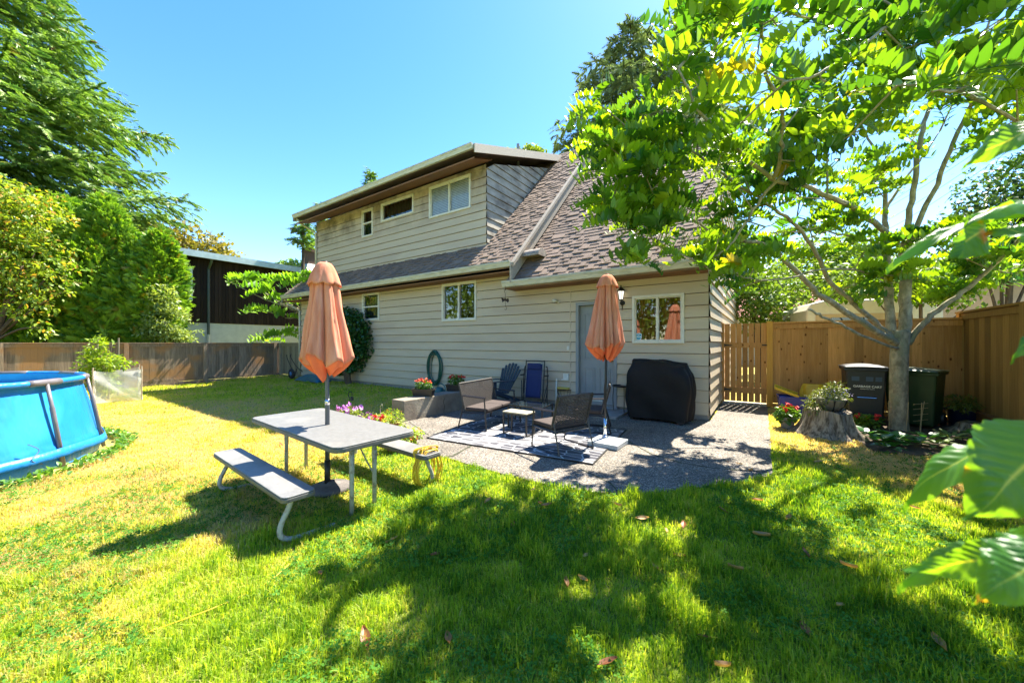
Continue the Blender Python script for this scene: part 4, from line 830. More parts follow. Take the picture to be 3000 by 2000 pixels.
def seat(name, label, cat, loc, rz, W, D=.60, H=.80, grp=None, cush=True):
    t = thing(name, label, cat, (*loc, .008), rz, grp); sh = .34; ln = R(16)
    fr = MB(); b = .014
    for s in (-1, 1):
        x = s * (W / 2 - b)
        fr.tube([(x, -D / 2 + .01, .015), (x, -D / 2 + .05, .55)], b, 4); fr.tube([(x, D / 2 - .0, .015), (x, D / 2 - .11, .42), (x, D / 2 - .11 + .38 * math.sin(ln), .42 + .38 * math.cos(ln))], b, 4)
        fr.tube([(x, -D / 2 + .01, .012), (x, D / 2, .012)], b, 4); fr.tube([(x, -D / 2 + .03, .56), (x, D / 2 - .06, .58)], b * 1.1, 4)
        fr.tube([(x, -D / 2 + .035, sh - .03), (x, D / 2 - .09, sh - .05)], b, 4)
    fr.tube([(-W / 2 + b, -D / 2 + .035, sh - .03), (W / 2 - b, -D / 2 + .035, sh - .03)], b, 4); fr.tube([(-W / 2 + b, D / 2 - .09, sh - .05), (W / 2 - b, D / 2 - .09, sh - .05)], b, 4)
    fr.build('frame', mFr, t)
    bk = MB(); weave(bk, W - .02, H - .34, D / 2 - .15, .34, ln); zt_ = H - .34
    bk.tube([(-W / 2 + .005, D / 2 - .15 + zt_ * math.sin(ln), .34 + zt_ * math.cos(ln)), (W / 2 - .005, D / 2 - .15 + zt_ * math.sin(ln), .34 + zt_ * math.cos(ln))], .014, 8)
    for s in (-1, 1): bk.tube([(s * (W / 2 - .008), D / 2 - .15, .34), (s * (W / 2 - .008), D / 2 - .15 + zt_ * math.sin(ln), .34 + zt_ * math.cos(ln))], .013, 8)
    bk.build('backrest', mWick, t)
    st = MB(); st.bb((-W / 2 + .03, -D / 2 + .03, sh - .035), (W / 2 - .03, D / 2 - .10, sh - .02)); st.build('seat', mWick, t)
    if cush:
        ns = 2 if W > .9 else 1
        for k in range(ns):
            c = MB(); w1 = (W - .06) / ns; x0 = -W / 2 + .03 + k * w1
            c.bb((x0 + .004, -D / 2 + .0, sh - .018), (x0 + w1 - .004, D / 2 - .13, sh + .045)); c.build('cushion', mCush, t, bevel=.02)
    return t
def fr_rot(f): return math.atan2(-f[1], -f[0]) - math.pi / 2
LB, LF, RB, RF = gp(1044.7, 984), gp(1106.6, 992.5), gp(1134.6, 958.6), gp(1194, 964.5)
f_ = (LF - LB) + (RF - RB); seat('loveseat', 'two seat wicker loveseat with brown cushions at the left end of the rug', 'loveseat', sum((LB, LF, RB, RF)) / 4, fr_rot(f_), 1.14, .58, .80)
A, B, C, D_ = gp(1222, 1026), gp(1286.4, 1053), gp(1362.3, 1031), gp(1293.4, 1010)
f_ = (A - B) + (D_ - C); seat('wicker_armchair', 'wicker armchair seen from behind at the front edge of the rug', 'armchair', sum((A, B, C, D_)) / 4, fr_rot(f_), .66, .60, .80, 'wicker armchairs on the rug')
seat('wicker_armchair', 'wicker armchair seen side on, behind the parasol pole', 'armchair', (1.38, 6.30), fr_rot((-.966, .257)), .62, .62, .82, 'wicker armchairs on the rug')
# side table
A, B = gp(1154.5, 997), gp(1209.4, 1006.5); xa = (B - A) / np.hypot(*(B - A)); ya = np.array([-xa[1], xa[0]])
t = thing('side_table', 'small low table with a pale top in front of the loveseat', 'side table', (*((A + B) / 2 + ya * .13), .008), math.atan2(xa[1], xa[0])); w = MB(); W, D, H = .46, .26, .375
for x in (-1, 1):
    for y in (-1, 1): w.bb((x * (W / 2 - .0) - .011 * (1 + x), y * (D / 2) - .011 * (1 + y), 0), (x * (W / 2) + .011 * (1 - x), y * (D / 2) + .011 * (1 - y), H - .022))
for y in (-1, 1): w.bb((-W / 2 + .022, y * D / 2 - .011 * (1 + y), H - .044), (W / 2 - .022, y * D / 2 + .011 * (1 - y), H - .023)); 
for x in (-1, 1): w.bb((x * W / 2 - .011 * (1 + x), -D / 2 + .022, 0), (x * W / 2 + .011 * (1 - x), D / 2 - .022, .02)); w.bb((x * W / 2 - .011 * (1 + x), -D / 2 + .022, H - .044), (x * W / 2 + .011 * (1 - x), D / 2 - .022, H - .023))
w.build('frame', mFr, t); w = MB(); w.bb((-W / 2 - .003, -D / 2 - .003, H - .02), (W / 2 + .003, D / 2 + .003, H)); w.build('top', pm('pale_slate', (.42, .38, .27), (.34, .30, .21), rough=.5, scale=10), t, bevel=.003)
# glass coffee table
t = thing('glass_table', 'black framed glass coffee table behind the side table', 'coffee table', (.33, 6.50, .008), R(-27)); w = MB(); W, D, H = .66, .50, .40
for x in (-1, 1):
    for y in (-1, 1): w.bb((x * W / 2 - .011 * (1 + x), y * D / 2 - .011 * (1 + y), 0), (x * W / 2 + .011 * (1 - x), y * D / 2 + .011 * (1 - y), H))
for y in (-1, 1): w.bb((-W / 2 + .022, y * D / 2 - .011 * (1 + y), H - .022), (W / 2 - .022, y * D / 2 + .011 * (1 - y), H))
for x in (-1, 1): w.bb((x * W / 2 - .011 * (1 + x), -D / 2 + .022, H - .022), (x * W / 2 + .011 * (1 - x), D / 2 - .022, H))
w.build('frame', mBlk, t); w = MB(); w.bb((-W / 2, -D / 2, H + .001), (W / 2, D / 2, H + .007)); w.build('top', pm('dark_glass', (.01, .014, .016), rough=.03, spec=.9), t)
# --- adirondack chair
mAd = pm('blue_grey_plastic', (.025, .045, .075), (.02, .036, .06), rough=.45, scale=4)
t = thing('adirondack_chair', 'slate blue fan back garden chair against the house wall', 'garden chair', (*hw(-4.55, -.72), 0), R(-52))
w = MB()
for k in range(7):
    a = (k - 3) * .085; x0 = (k - 3) * .062; Lb = .80 - .018 * (k - 3) ** 2; th = R(24)
    pts = []
    for (dx, s) in ((-.026, 0), (.026, 0), (.040, Lb - .03), (.028, Lb), (-.028, Lb), (-.040, Lb - .03)):
        xx = x0 + dx + a * s; pts.append((xx, .16 + s * math.sin(th), .26 + s * math.cos(th)))
    V = pts + [(p[0], p[1] + .02, p[2] - .008) for p in pts]; w.add(V, [tuple(range(6))[::-1], tuple(range(6, 12))] + [(i, (i + 1) % 6, 6 + (i + 1) % 6, 6 + i) for i in range(6)], random.random())
w.build('backrest', mAd, t, bevel=.003)
w = MB()
for k in range(7): y = -.34 + k * .075; z = .38 - (k * .018); w.box((0, y, z), (.50, .062, .022), M=None)
w.build('seat', mAd, t, bevel=.003)
for s in (-1, 1):
    w = MB(); x = s * .30; w.bb((x - .06, -.40, .56), (x + .06, .28, .58)); w.build('armrest', mAd, t, bevel=.006)
    w = MB(); w.bb((x - .012, -.36, 0), (x + .012, -.25, .56)); w.build('leg', mAd, t, bevel=.004)
    w = MB(); w.add([(x - s * .03, -.34, .40), (x - s * .03, -.34, .32), (x - s * .03, .55, .0), (x - s * .03, .55, .07), (x - s * .055, -.34, .40), (x - s * .055, -.34, .32), (x - s * .055, .55, 0), (x - s * .055, .55, .07)], [(0, 1, 2, 3), (7, 6, 5, 4), (0, 3, 7, 4), (1, 5, 6, 2), (0, 4, 5, 1), (2, 6, 7, 3)]); w.build('leg', mAd, t)
# --- folded lounger
mBlue = pm('blue_mesh', (.004, .018, .11), (.003, .012, .08), rough=.7, scale=50)
t = thing('folding_lounger', 'folded lounge chair with navy blue fabric leaning on the house wall', 'folding chair', (*hw(-3.72, -.42), 0), HROT + R(4)); ln = R(8)
def LP(x, s, o=0): return (x, s * math.sin(ln) + o * math.cos(ln), .03 + s * math.cos(ln) - o * math.sin(ln))
w = MB(); P = []
for (x, s) in ((-.25, .12), (-.25, .96), (-.20, 1.03), (.20, 1.03), (.25, .96), (.25, .12), (.2, .05), (-.2, .05)): P.append(LP(x, s))
w.tube(smooth_path(P + [P[0]], 4)[:-1], .014, 8, closed=True); w.build('frame', mBlk, t, smooth=True)
w = MB()
for s in (-1, 1):
    w.tube(smooth_path([LP(s * .30, .02, .05), LP(s * .33, .4, .07), LP(s * .31, .86, .05), LP(s * .27, .9, .05)], 5), .013, 8); w.tube([LP(s * .34, .0, .08), LP(s * .30, .8, .1)], .012, 8); w.tube([LP(s * .28, .0, -.05), LP(s * .36, .55, .02)], .012, 8); w.bb((s * .33 - .025, -.0, .70), (s * .33 + .025, .16, .725))
w.build('leg_frame', mBlk, t, smooth=False)
w = MB(); w.grid(lambda u, v: LP(-.205 + .41 * u, .14 + .82 * v, -.018 - .02 * math.sin(u * math.pi) * (1 if v < .8 else .3)), 10, 14); w.build('fabric', mBlue, t, smooth=True, solid=.006)
w = MB(); w.box(LP(0, .90, -.045), (.36, .05, .15), M=None); w.build('headrest', mBlue, t, bevel=.02)
w = MB()
for s in (-1, 1):
    for k in range(18): z = .2 + k * .035; w.tube([LP(s * .205, z, -.02), LP(s * .245, z + .018, -.012), LP(s * .205, z + .035, -.02)], .003, 4)
w.build('lacing', pm('pale_cord', (.3, .33, .4)), t)
# --- pipe, stool, tray table, bbq
t = thing('white_pipe', 'short white pipe leaning upright on the house wall', 'pipe', (*hw(-3.21, -.20), 0), 0); w = MB(); w.tube([(0, 0, 0), (.0 + .56 * .05, .09, .64)], .017, 12); w.build('pipe', mTrim, t, smooth=True)
sp_ = gp(1297, 930); t = thing('wire_stool', 'small round wire stool holding a yellow cushion beside the lounger', 'stool', (*sp_, 0)); w = MB()
w.tube([(.19 * math.cos(a), .19 * math.sin(a), .38) for a in np.linspace(0, 2 * math.pi, 24, endpoint=False)], .007, 6, closed=True); w.tube([(.12 * math.cos(a), .12 * math.sin(a), .02) for a in np.linspace(0, 2 * math.pi, 24, endpoint=False)], .006, 6, closed=True)
for k in range(14):
    a = 2 * math.pi * k / 14; c_, s_ = math.cos(a), math.sin(a); w.tube(smooth_path([(.19 * c_, .19 * s_, .38), (.17 * c_, .17 * s_, .28), (.10 * c_, .10 * s_, .16), (.09 * c_, .09 * s_, .1), (.12 * c_, .12 * s_, .02)], 3), .0035, 4)
w.lathe([(.19, .378), (.19, .386), (.001, .387)], 24); w.build('wire_frame', mBlk, t)
w = MB(); w.M = Mx((*sp_, .39), HROT); w.bb((-.15, -.12, 0), (.15, .12, .05)); cu = w.build('seat_cushion', pm('yellow_cushion', (.62, .48, .12), (.5, .38, .08), rough=.8), None, bevel=.015); tag(cu, 'flat yellow cushion lying on the wire stool', 'cushion')
tp = gp(1428, 948); t = thing('tray_table', 'tall round black metal tray table between the door and the covered grill', 'side table', (*tp, 0)); w = MB()
w.lathe([(.001, .565), (.19, .565), (.2, .59), (.193, .592), (.185, .572), (.001, .572)], 28); w.build('tray', mBlk, t, smooth=True, auto=30)
w = MB()
for k in range(3): a = 2 * math.pi * k / 3 + .5; w.tube(smooth_path([(.17 * math.cos(a), .17 * math.sin(a), .565), (.19 * math.cos(a), .19 * math.sin(a), .3), (.17 * math.cos(a), .17 * math.sin(a), 0)], 4), .008, 6); w.build('leg', mBlk, t) if k == 2 else None
mCov = pm('grill_cover', (.005, .005, .006), (.008, .008, .008), rough=.7, scale=4, detail=6, bump=.5, bscale=14, spec=.3)
t = thing('covered_grill', 'barbecue grill under a loose black cover beside the house corner', 'covered grill', (*hw(-.80, -.48), 0), HROT)
def cover(u, v):
    a = u * 2 * math.pi; c_, s_ = math.cos(a), math.sin(a); sq = 1 / max(abs(c_), abs(s_)) ; sq = 1 + (sq - 1) * .78
    wx = .50 + .09 * math.sin(min(1, v * 1.25) * math.pi * .5 + .15); wx = .47 + .12 * sst(0, .5, 1 - v) - .0
    H = 1.12; z = .05 + (H - .05) * v
    fold = .030 * math.sin(a * 9 + 3 * math.sin(a * 2)) * (1 - v) ** .6 + .012 * math.sin(a * 5 + v * 9)
    bul = 1 + .10 * math.sin(math.pi * min(1, v * 1.05)) - .12 * sst(.75, 1., v)
    x = (.56 * bul + fold) * c_ * min(sq, 1.25) ; y = (.27 * bul + fold) * s_ * min(sq, 1.3)
    z += .05 * sst(.7, 1., v) * (-c_ * .6) + .03 * sst(.85, 1, v) * math.cos(a * 4)
    return (x, y, z)
w = MB(); w.grid(cover, 72, 30, closeu=True)
V = []; F = []; nr = 10
for j in range(nr):
    q = 1 - j / nr
    for i in range(72): p = cover(i / 72, 1.); V.append((p[0] * q, p[1] * q, p[2] + .03 * (1 - q) + .012 * math.sin(p[0] * q * 14) * (1 - q) + (1 - q) * (1.15 - p[2])))
V.append((0, 0, 1.17))
for j in range(nr - 1):
    for i in range(72): F.append((j * 72 + i, j * 72 + (i + 1) % 72, (j + 1) * 72 + (i + 1) % 72, (j + 1) * 72 + i))
for i in range(72): F.append(((nr - 1) * 72 + i, (nr - 1) * 72 + (i + 1) % 72, nr * 72))
w.add(V, F); w.build('cover', mCov, t, smooth=True)
for x in (.42,): w = MB(); w.M = Matrix.Translation((x, -.27, .08)) @ Matrix.Rotation(R(90), 4, 'X'); w.lathe([(.03, -.02), (.075, -.02), (.08, 0), (.075, .02), (.03, .02)], 24); w.build('wheel', mBlk, t, smooth=True, auto=30)
w = MB(); w.bb((-.50, -.24, 0), (-.46, -.20, .1)); w.build('leg', mBlk, t)
# --- wall things: lamp, camera, wind ornament, hose, watering can
t = thing('wall_lantern', 'black wall lantern with a lit white shade left of the right window', 'wall lamp', (*hw(-1.67, 0), 2.42), HROT)
w = MB(); w.M = Matrix.Translation((0, -.02, -.05)) @ Matrix.Rotation(R(90), 4, 'X'); w.lathe([(.001, .0), (.055, 0), (.055, .015), (.03, .03), (.001, .03)], 20); w.M = None
w.tube(smooth_path([(0, -.04, -.05), (0, -.09, -.09), (0, -.13, -.06), (0, -.13, .0)], 5), .012, 8); w.tube([(0, -.045, -.06), (0, -.045, -.22)], [.016, .004], 8); w.build('bracket', mBlk, t, smooth=True)
w = MB(); w.lathe([(.045, .0), (.05, .015), (.03, .02)], 6, (0, -.13, 0)); w.lathe([(.09, .19), (.07, .225), (.03, .27), (.012, .29), (.015, .31), (.002, .33)], 6, (0, -.13, 0))
for k in range(6): a = math.pi / 3 * k; w.tube([(.047 * math.cos(a), -.13 + .047 * math.sin(a), .015), (.08 * math.cos(a), -.13 + .08 * math.sin(a), .195)], .005, 5)
w.build('cage', mBlk, t)
mLit = bpy.data.materials.new('lit_glass'); nt, b, out = nodes_of(mLit); b.inputs['Base Color'].default_value = (.85, .85, .82, 1); b.inputs['Emission Color'].default_value = (1, .93, .8, 1); b.inputs['Emission Strength'].default_value = .35
w = MB(); w.lathe([(.038, .02), (.068, .19)], 6, (0, -.13, 0)); w.build('glass_shade', mLit, t)
t = thing('security_camera', 'small white camera on a bracket on the house wall left of the door', 'camera', (*hw(-3.27, 0), 2.51), HROT); w = MB()
w.M = Matrix.Translation((.04, -.02, -.02)) @ Matrix.Rotation(R(90), 4, 'X'); w.lathe([(.03, 0), (.03, .015), (.01, .02), (.01, .05)], 14); w.M = None; w.tube([(.04, -.07, -.02), (-.0, -.09, .0)], .01, 8); w.build('bracket', mTrim, t, smooth=True)
w = MB(); w.tube([(.02, -.07, .01), (-.05, -.15, -.0)], .032, 14); w.build('camera_body', mTrim, t, smooth=True)
po_ = at(1159, 672, 1.); t = thing('wind_ornament', 'rusty hanging insect ornament under the end of the right gutter', 'ornament', (*hw(-4.42, -.58), 0), HROT); mRust = pm('rusty_iron', (.05, .03, .02), (.03, .02, .015), rough=.7)
w = MB(); w.tube([(0, 0, 2.92), (0, 0, 2.80)], .004, 5); w.tube(smooth_path([(.02, 0, 2.80), (0, 0, 2.83), (-.03, 0, 2.78), (.0, 0, 2.72), (0, 0, 2.62)], 5), .005, 5); w.tube(smooth_path([(0, 0, 2.52), (.01, 0, 2.42), (.04, 0, 2.36), (.02, 0, 2.32), (-.02, 0, 2.34)], 5), .005, 5); w.build('hook', mRust, t)
w = MB(); w.lathe([(.002, -.05), (.018, -.02), (.022, .02), (.002, .05)], 10, (0, 0, 2.57)); w.add([(0, 0, 2.58), (-.11, -.02, 2.63), (-.12, .02, 2.57), (0, 0, 2.55), (.11, -.02, 2.60), (.10, .02, 2.53), (-.09, 0, 2.51), (.08, 0, 2.49)], [(0, 1, 2, 3), (0, 4, 5, 3), (3, 2, 6), (3, 7, 5)]); w.build('insect', mRust, t, solid=.003)
mHose = pm('green_hose', (.01, .11, .075), (.008, .08, .055), rough=.4)
t = thing('hose_coil', 'green garden hose coiled on the house wall', 'garden hose', (*hw(-7.44, -.0), .80), HROT); w = MB(); rg = random.Random(2)
for k in range(13):
    wd = .25 + rg.uniform(-.09, .07); hh = .48 + rg.uniform(-.09, .06); ox = rg.uniform(-.02, .02); yy = -.05 - .011 * (k % 7) ; P = [(ox + wd * math.sin(a), yy - .01 * math.sin(a * 3 + k), -.06 + hh * math.cos(a) - .04 * rg.random() * (math.cos(a) < 0)) for a in np.linspace(0, 2 * math.pi, 30, endpoint=False)]; w.tube(P, .0105, 6, closed=True)
w.tube(smooth_path([(-.2, -.1, -.2), (-.28, -.12, -.5), (-.22, -.14, -.72), (-.1, -.2, -.79)], 5), .0105, 6); w.build('hose', mHose, t, smooth=True)
w = MB(); w.tube([(0, -.02, .40), (0, -.16, .40), (0, -.16, .46)], .012, 6); w.build('hanger', mBlk, t)
mCan = pm('teal_plastic', (.01, .12, .14), (.008, .09, .11), rough=.4)
t = thing('watering_can', 'teal plastic watering can on the grass behind the planter box', 'watering can', hw(-6.55, -.75, float(gz(*hw(-6.55, -.75))) + .01), HROT + R(10)); w = MB()
w.lathe([(.13, 0), (.14, .04), (.135, .2), (.11, .26), (.06, .28)], 20); w.build('body', mCan, t, smooth=True, auto=40); w = MB(); w.tube([(-.11, 0, .06), (-.24, 0, .24), (-.33, 0, .36)], [.03, .018, .015], 10); w.build('spout', mCan, t, smooth=True); w = MB(); w.M = Mx((-.35, 0, .385), 0, 0, R(-45)); w.lathe([(.015, -.03), (.045, .02), (.04, .03)], 12); w.build('rose', mBlk, t)
w = MB(); w.tube(smooth_path([(-.05, 0, .27), (.0, 0, .37), (.12, 0, .36), (.2, 0, .26), (.14, 0, .1)], 5), .014, 8); w.build('handle', mCan, t, smooth=True)
# --- far left corner of the house: hand cart and bin bags
t = thing('hand_cart', 'black handled garden cart with a blue wheel at the far house corner', 'cart', hw(-15.1, -.55, 0), HROT)
w = MB(); w.M = Matrix.Translation((-.1, -.1, .22)) @ Matrix.Rotation(R(90), 4, 'X'); w.lathe([(.10, -.04), (.19, -.045), (.22, 0), (.19, .045), (.10, .04)], 24); w.build('tyre', pm('tyre', (.02, .02, .022), rough=.8), t, smooth=True)
w = MB(); w.M = Matrix.Translation((-.1, -.1, .22)) @ Matrix.Rotation(R(90), 4, 'X'); w.lathe([(.02, -.055), (.11, -.035), (.115, 0), (.11, .035), (.03, .055)], 16); w.build('rim', pm('blue_rim', (.02, .16, .42), rough=.4), t, smooth=True)
w = MB(); w.tube(smooth_path([(.2, .2, .3), (-.1, .1, .5), (-.35, 0, .85), (-.42, 0, .95), (-.36, 0, 1.02)], 4), .016, 6); w.tube(smooth_path([(.2, -.1, .3), (-.1, -.12, .5), (-.35, -.15, .85), (-.40, -.15, 1.0)], 4), .016, 6); w.tube([(.1, -.1, .0), (.35, -.1, .45)], .014, 6); w.build('handle', mBlk, t)
t = thing('storage_tub', 'low blue green tarpaulin covered tub beside the garden cart', 'tub', hw(-13.6, -.6, 0), HROT); w = MB()
w.grid(lambda u, v: (-.85 + 1.7 * u, -.3 + .6 * v, .26 * (math.sin(u * math.pi) ** .4) * (math.sin(v * math.pi) ** .4) + .05 * fbm(np.array([u * 9.]), np.array([v * 5.]))[0]), 24, 12); w.build('tarpaulin', pm('teal_tarp', (.015, .12, .16), (.01, .07, .11), rough=.35, scale=5, bump=.5, bscale=9), t, smooth=True)

# ================================================================ POOL
PCx, PCy, PR = -7.80, 4.25, 1.86; pz = float(LAWN); Hp = 1.09
pool = thing('frame_pool', 'round blue above ground frame pool with grey metal legs on the lawn', 'pool', (PCx, PCy, pz))
mPool = pm('pool_liner', (.010, .17, .48), (.014, .21, .54), rough=.38, scale=1.2, spec=.5, c3=(.03, .27, .60), s3=1.1)
nt, b, out = nodes_of(mPool); _n = nt.nodes.new('ShaderNodeTexNoise'); _n.inputs['Scale'].default_value = 3; _mp = nt.nodes.new('ShaderNodeMapping'); _mp.inputs['Scale'].default_value = (2.5, 2.5, .7); _tc = nt.nodes.new('ShaderNodeTexCoord'); nt.links.new(_tc.outputs['Object'], _mp.inputs[0]); nt.links.new(_mp.outputs[0], _n.inputs['Vector']); _bp = nt.nodes.new('ShaderNodeBump'); _bp.inputs['Strength'].default_value = .5; _bp.inputs['Distance'].default_value = .05; nt.links.new(_n.outputs[0], _bp.inputs['Height']); nt.links.new(_bp.outputs[0], b.inputs['Normal'])
NL = 12; A0 = R(14)
def prad(a, z):
    k = ((a - A0) / (2 * math.pi) * NL) % 1; bow = math.sin(math.pi * k)
    t = z / Hp; r = PR - .045 + .22 * (1 - t) ** 1.1 * (1 if t > .10 else (.88 + 1.2 * t))
    r += .03 * bow * math.sin(math.pi * min(1, t * 1.1)) + .006 * math.sin(a * 31 + z * 5) * (1 - t)
    if .14 < t < .24: r += .012
    return r
w = MB(); w.grid(lambda u, v: (prad(u * 2 * math.pi, v * Hp) * math.cos(u * 2 * math.pi), prad(u * 2 * math.pi, v * Hp) * math.sin(u * 2 * math.pi), v * Hp), 180, 30, closeu=True)
w.grid(lambda u, v: ((PR - .03) * math.cos(u * 2 * math.pi), (PR - .03) * math.sin(u * 2 * math.pi), Hp - v * .9), 120, 2, closeu=True)
w.build('liner_wall', mPool, pool, smooth=True)
w = MB(); nseg = NL
for k in range(NL):
    a0 = A0 + 2 * math.pi * k / NL; a1 = A0 + 2 * math.pi * (k + 1) / NL
    w.tube([(PR * math.cos(a0 + (a1 - a0) * i / 6), PR * math.sin(a0 + (a1 - a0) * i / 6), Hp) for i in range(7)], .038, 10)
w.build('top_rail_sleeve', mPool, pool, smooth=True)
mPG = pm('pool_leg', (.15, .14, .15), (.11, .10, .11), rough=.4, scale=4)
for k in range(NL):
    a = A0 + 2 * math.pi * k / NL; c_, s_ = math.cos(a), math.sin(a)
    w = MB(); w.tube([((PR + .02) * c_, (PR + .02) * s_, Hp - .02), ((PR + .07) * c_, (PR + .07) * s_, .78), ((PR + .073) * c_, (PR + .073) * s_, .76), ((PR + .19) * c_, (PR + .19) * s_, .0)], [.020, .020, .024, .024], 10); w.build('leg', mPG, pool, smooth=True)
    w = MB(); w.tube([(PR * math.cos(a + da), PR * math.sin(a + da), Hp) for da in (-.11, -.05, 0, .05, .11)], .043, 10); w.build('rail_joint', mPG, pool, smooth=True)
w = MB(); w.grid(lambda u, v: ((PR + .225 - .03 * v + .012 * math.sin(u * 75)) * math.cos(u * 2 * math.pi), (PR + .225 - .03 * v + .012 * math.sin(u * 75)) * math.sin(u * 2 * math.pi), .13 + .11 * v + .012 * math.sin(u * 38)), 240, 2, closeu=True); w.build('strap', mPool, pool, smooth=True, solid=.004)
w = MB(); w.tube(smooth_path([((PR + .225) * math.cos(a), (PR + .225) * math.sin(a), z) for a, z in ((R(2), .40), (R(5), .30), (R(3), .2), (R(6), .12))], 5), .004, 5); w.build('tie_cord', mPG, pool)
w = MB(); w.grid(lambda u, v: ((PR - .03) * v * math.cos(u * 2 * math.pi), (PR - .03) * v * math.sin(u * 2 * math.pi), Hp - .14), 60, 1, closeu=True); w.build('water', pm('pool_water', (.05, .32, .36), (.06, .38, .42), rough=.05, bump=.2, bscale=8), pool)
# bowls hanging on the far rim (dirty skimmer trays)
# ================================================================ BINS, STUMP AND POTS UNDER THE TREE
def cart(label, loc, rz, m, W, D, H, grp, txt=False, handle=True):
    t = thing('garbage_cart', label, 'garbage bin', loc, rz, grp)
    w = MB(); k = .84
    w.add([(-W / 2 * k, -D / 2 * k, .04), (W / 2 * k, -D / 2 * k, .04), (W / 2 * k, D / 2, .04), (-W / 2 * k, D / 2, .04), (-W / 2, -D / 2, H * .93), (W / 2, -D / 2, H * .93), (W / 2, D / 2, H * .93), (-W / 2, D / 2, H * .93)], [(3, 2, 1, 0), (0, 1, 5, 4), (1, 2, 6, 5), (2, 3, 7, 6), (3, 0, 4, 7), (4, 5, 6, 7)])
    w.build('body', m, t, bevel=.03)
    w = MB(); w.bb((-W / 2 - .025, -D / 2 - .03, H * .88), (W / 2 + .025, D / 2 + .02, H * .93)); w.build('rim', m, t, bevel=.012)
    w = MB(); w.grid(lambda u, v: ((u - .5) * (W + .07), (v - .5) * (D + .09) - .01, H * .935 + .055 * math.sin(u * math.pi) ** .6 * math.sin(v * math.pi) ** .5), 14, 14); w.build('lid', m, t, smooth=True, solid=.015)
    if handle: w = MB(); w.tube([(-W / 2 * .8, D / 2 + .07, H * .92), (W / 2 * .8, D / 2 + .07, H * .92)], .014, 8); w.build('handle', m, t)
    for s in (-1, 1): w = MB(); w.M = Matrix.Translation((s * W / 2 * .86, D / 2, .12)) @ Matrix.Rotation(R(90), 4, 'Y'); w.lathe([(.02, -.03), (.11, -.03), (.12, 0), (.11, .03), (.02, .03)], 20); w.build('wheel', mBlk, t, smooth=True, auto=30)
    # moulded panel in the front
    if txt:
        def FP(x, z, o=.004): f_ = (z - .04) / (H * .93 - .04); return (x * (k + (1 - k) * f_), -D / 2 * (k + (1 - k) * f_) - o, z)
        for x0, x1 in ((-.20, -.09), (.0, .10), (.13, .22)): w = MB(); w.add([FP(x0, .80), FP(x1, .80), FP(x1, .88), FP(x0, .88)], [(0, 1, 2, 3)]); w.build('moulded_tab', pm('blue_black', (.03, .06, .10), rough=.4), t)
        w = MB(); w.tube([FP(-.13, .50, .02), FP(.15, .50, .02)], .009, 8); w.build('lift_bar', mCh, t)
        w = MB(); w.add([FP(-.13, .36), FP(.15, .36), FP(.11, .62), FP(-.10, .62)], [(0, 1, 2, 3)]); w.build('recess', mBlk, t)
        tl = math.atan2(D / 2 * (1 - k), H * .93 - .04); pc_ = FP(.02, .70, .008)
        textobj('lettering', 'GARBAGE CART', .052, Matrix.Translation(pc_) @ Matrix.Rotation(R(90) + tl, 4, 'X'), mTrim, t, .001)
        textobj('lettering', 'HOUSEHOLD WASTE', .02, Matrix.Translation(FP(.02, .655, .008)) @ Matrix.Rotation(R(90) + tl, 4, 'X'), mTrim, t)
    return t
cb = gp(2012, 976); cart('dark grey wheeled garbage cart with white lettering left of the tree trunk', (cb[0], cb[1] + .25, 0), R(-36), pm('charcoal_plastic', (.008, .010, .012), (.012, .013, .015), rough=.45), .56, .62, 1.12, 'wheeled carts behind the tree', True)
cb = gp(2140, 985); cart('dark green wheeled cart right of the tree trunk', (cb[0] + .05, cb[1] + .32, 0), R(-58), pm('green_plastic', (.009, .036, .010), (.012, .045, .013), rough=.4), .66, .72, 1.06, 'wheeled carts behind the tree')
cs_ = np.array([5.18, 6.02]); t = thing('tree_stump', 'weathered grey tree stump with flaring roots and a planter on top', 'stump', (*cs_, -.02), 0)
def stump(u, v, r0=.29, r1=.40, H=.42, s=0.):
    a = u * 2 * math.pi; t = v
    ridge = .05 * abs(math.sin(a * 4.5 + s)) ** 2 + .03 * math.sin(a * 11 + 1 + s)
    fl = (1 - t) ** 2.6; r = r0 + .03 * (1 - t) + (r1 - r0) * fl * (1 + .7 * max(0, math.sin(a * 3.5 + 1.3 + s)) ** 3) + ridge * (.35 + fl)
    return (r * math.cos(a), r * math.sin(a), H * t + (.015 * math.sin(a * 5) + .02 * math.sin(a * 2 + 1)) * t)
mStump = pm('weathered_wood', (.34, .28, .21), (.08, .06, .04), rough=.95, scale=3, detail=8, stretch=(9, 9, .7), bump=1, bscale=10, lo=.38, hi=.62)
w = MB(); w.grid(lambda u, v: stump(u, v), 120, 16, closeu=True); V = [stump(i / 120, 1) for i in range(120)]; w.add(V, [tuple(range(120))]); w.build('stump', mStump, t, smooth=True, auto=60)
cp2 = gp(2290, 1004); t = thing('tree_stump', 'low wide stump at the right beside the raised bed', 'stump', (cp2[0] + .2, cp2[1] + .2, -.02), 0)
w = MB(); w.grid(lambda u, v: stump(u, v, .38, .46, .17, 2.), 100, 8, closeu=True); w.add([stump(i / 100, 1, .38, .46, .17, 2.) for i in range(100)], [tuple(range(100))]); w.build('stump', mStump, t, smooth=True, auto=60)
t = thing('hanging_basket', 'round basket planter with trailing plants and tiny lilac flowers on the stump', 'planter', (cs_[0], cs_[1] - .06, .405), 0)
w = MB(); w.lathe([(.09, 0), (.17, .08), (.20, .17), (.21, .19), (.19, .19), (.17, .16)], 28); w.build('bowl', pm('weathered_basket', (.22, .2, .17), (.13, .115, .1), rough=.9, scale=14, bump=.5), t, smooth=True)
w = MB()
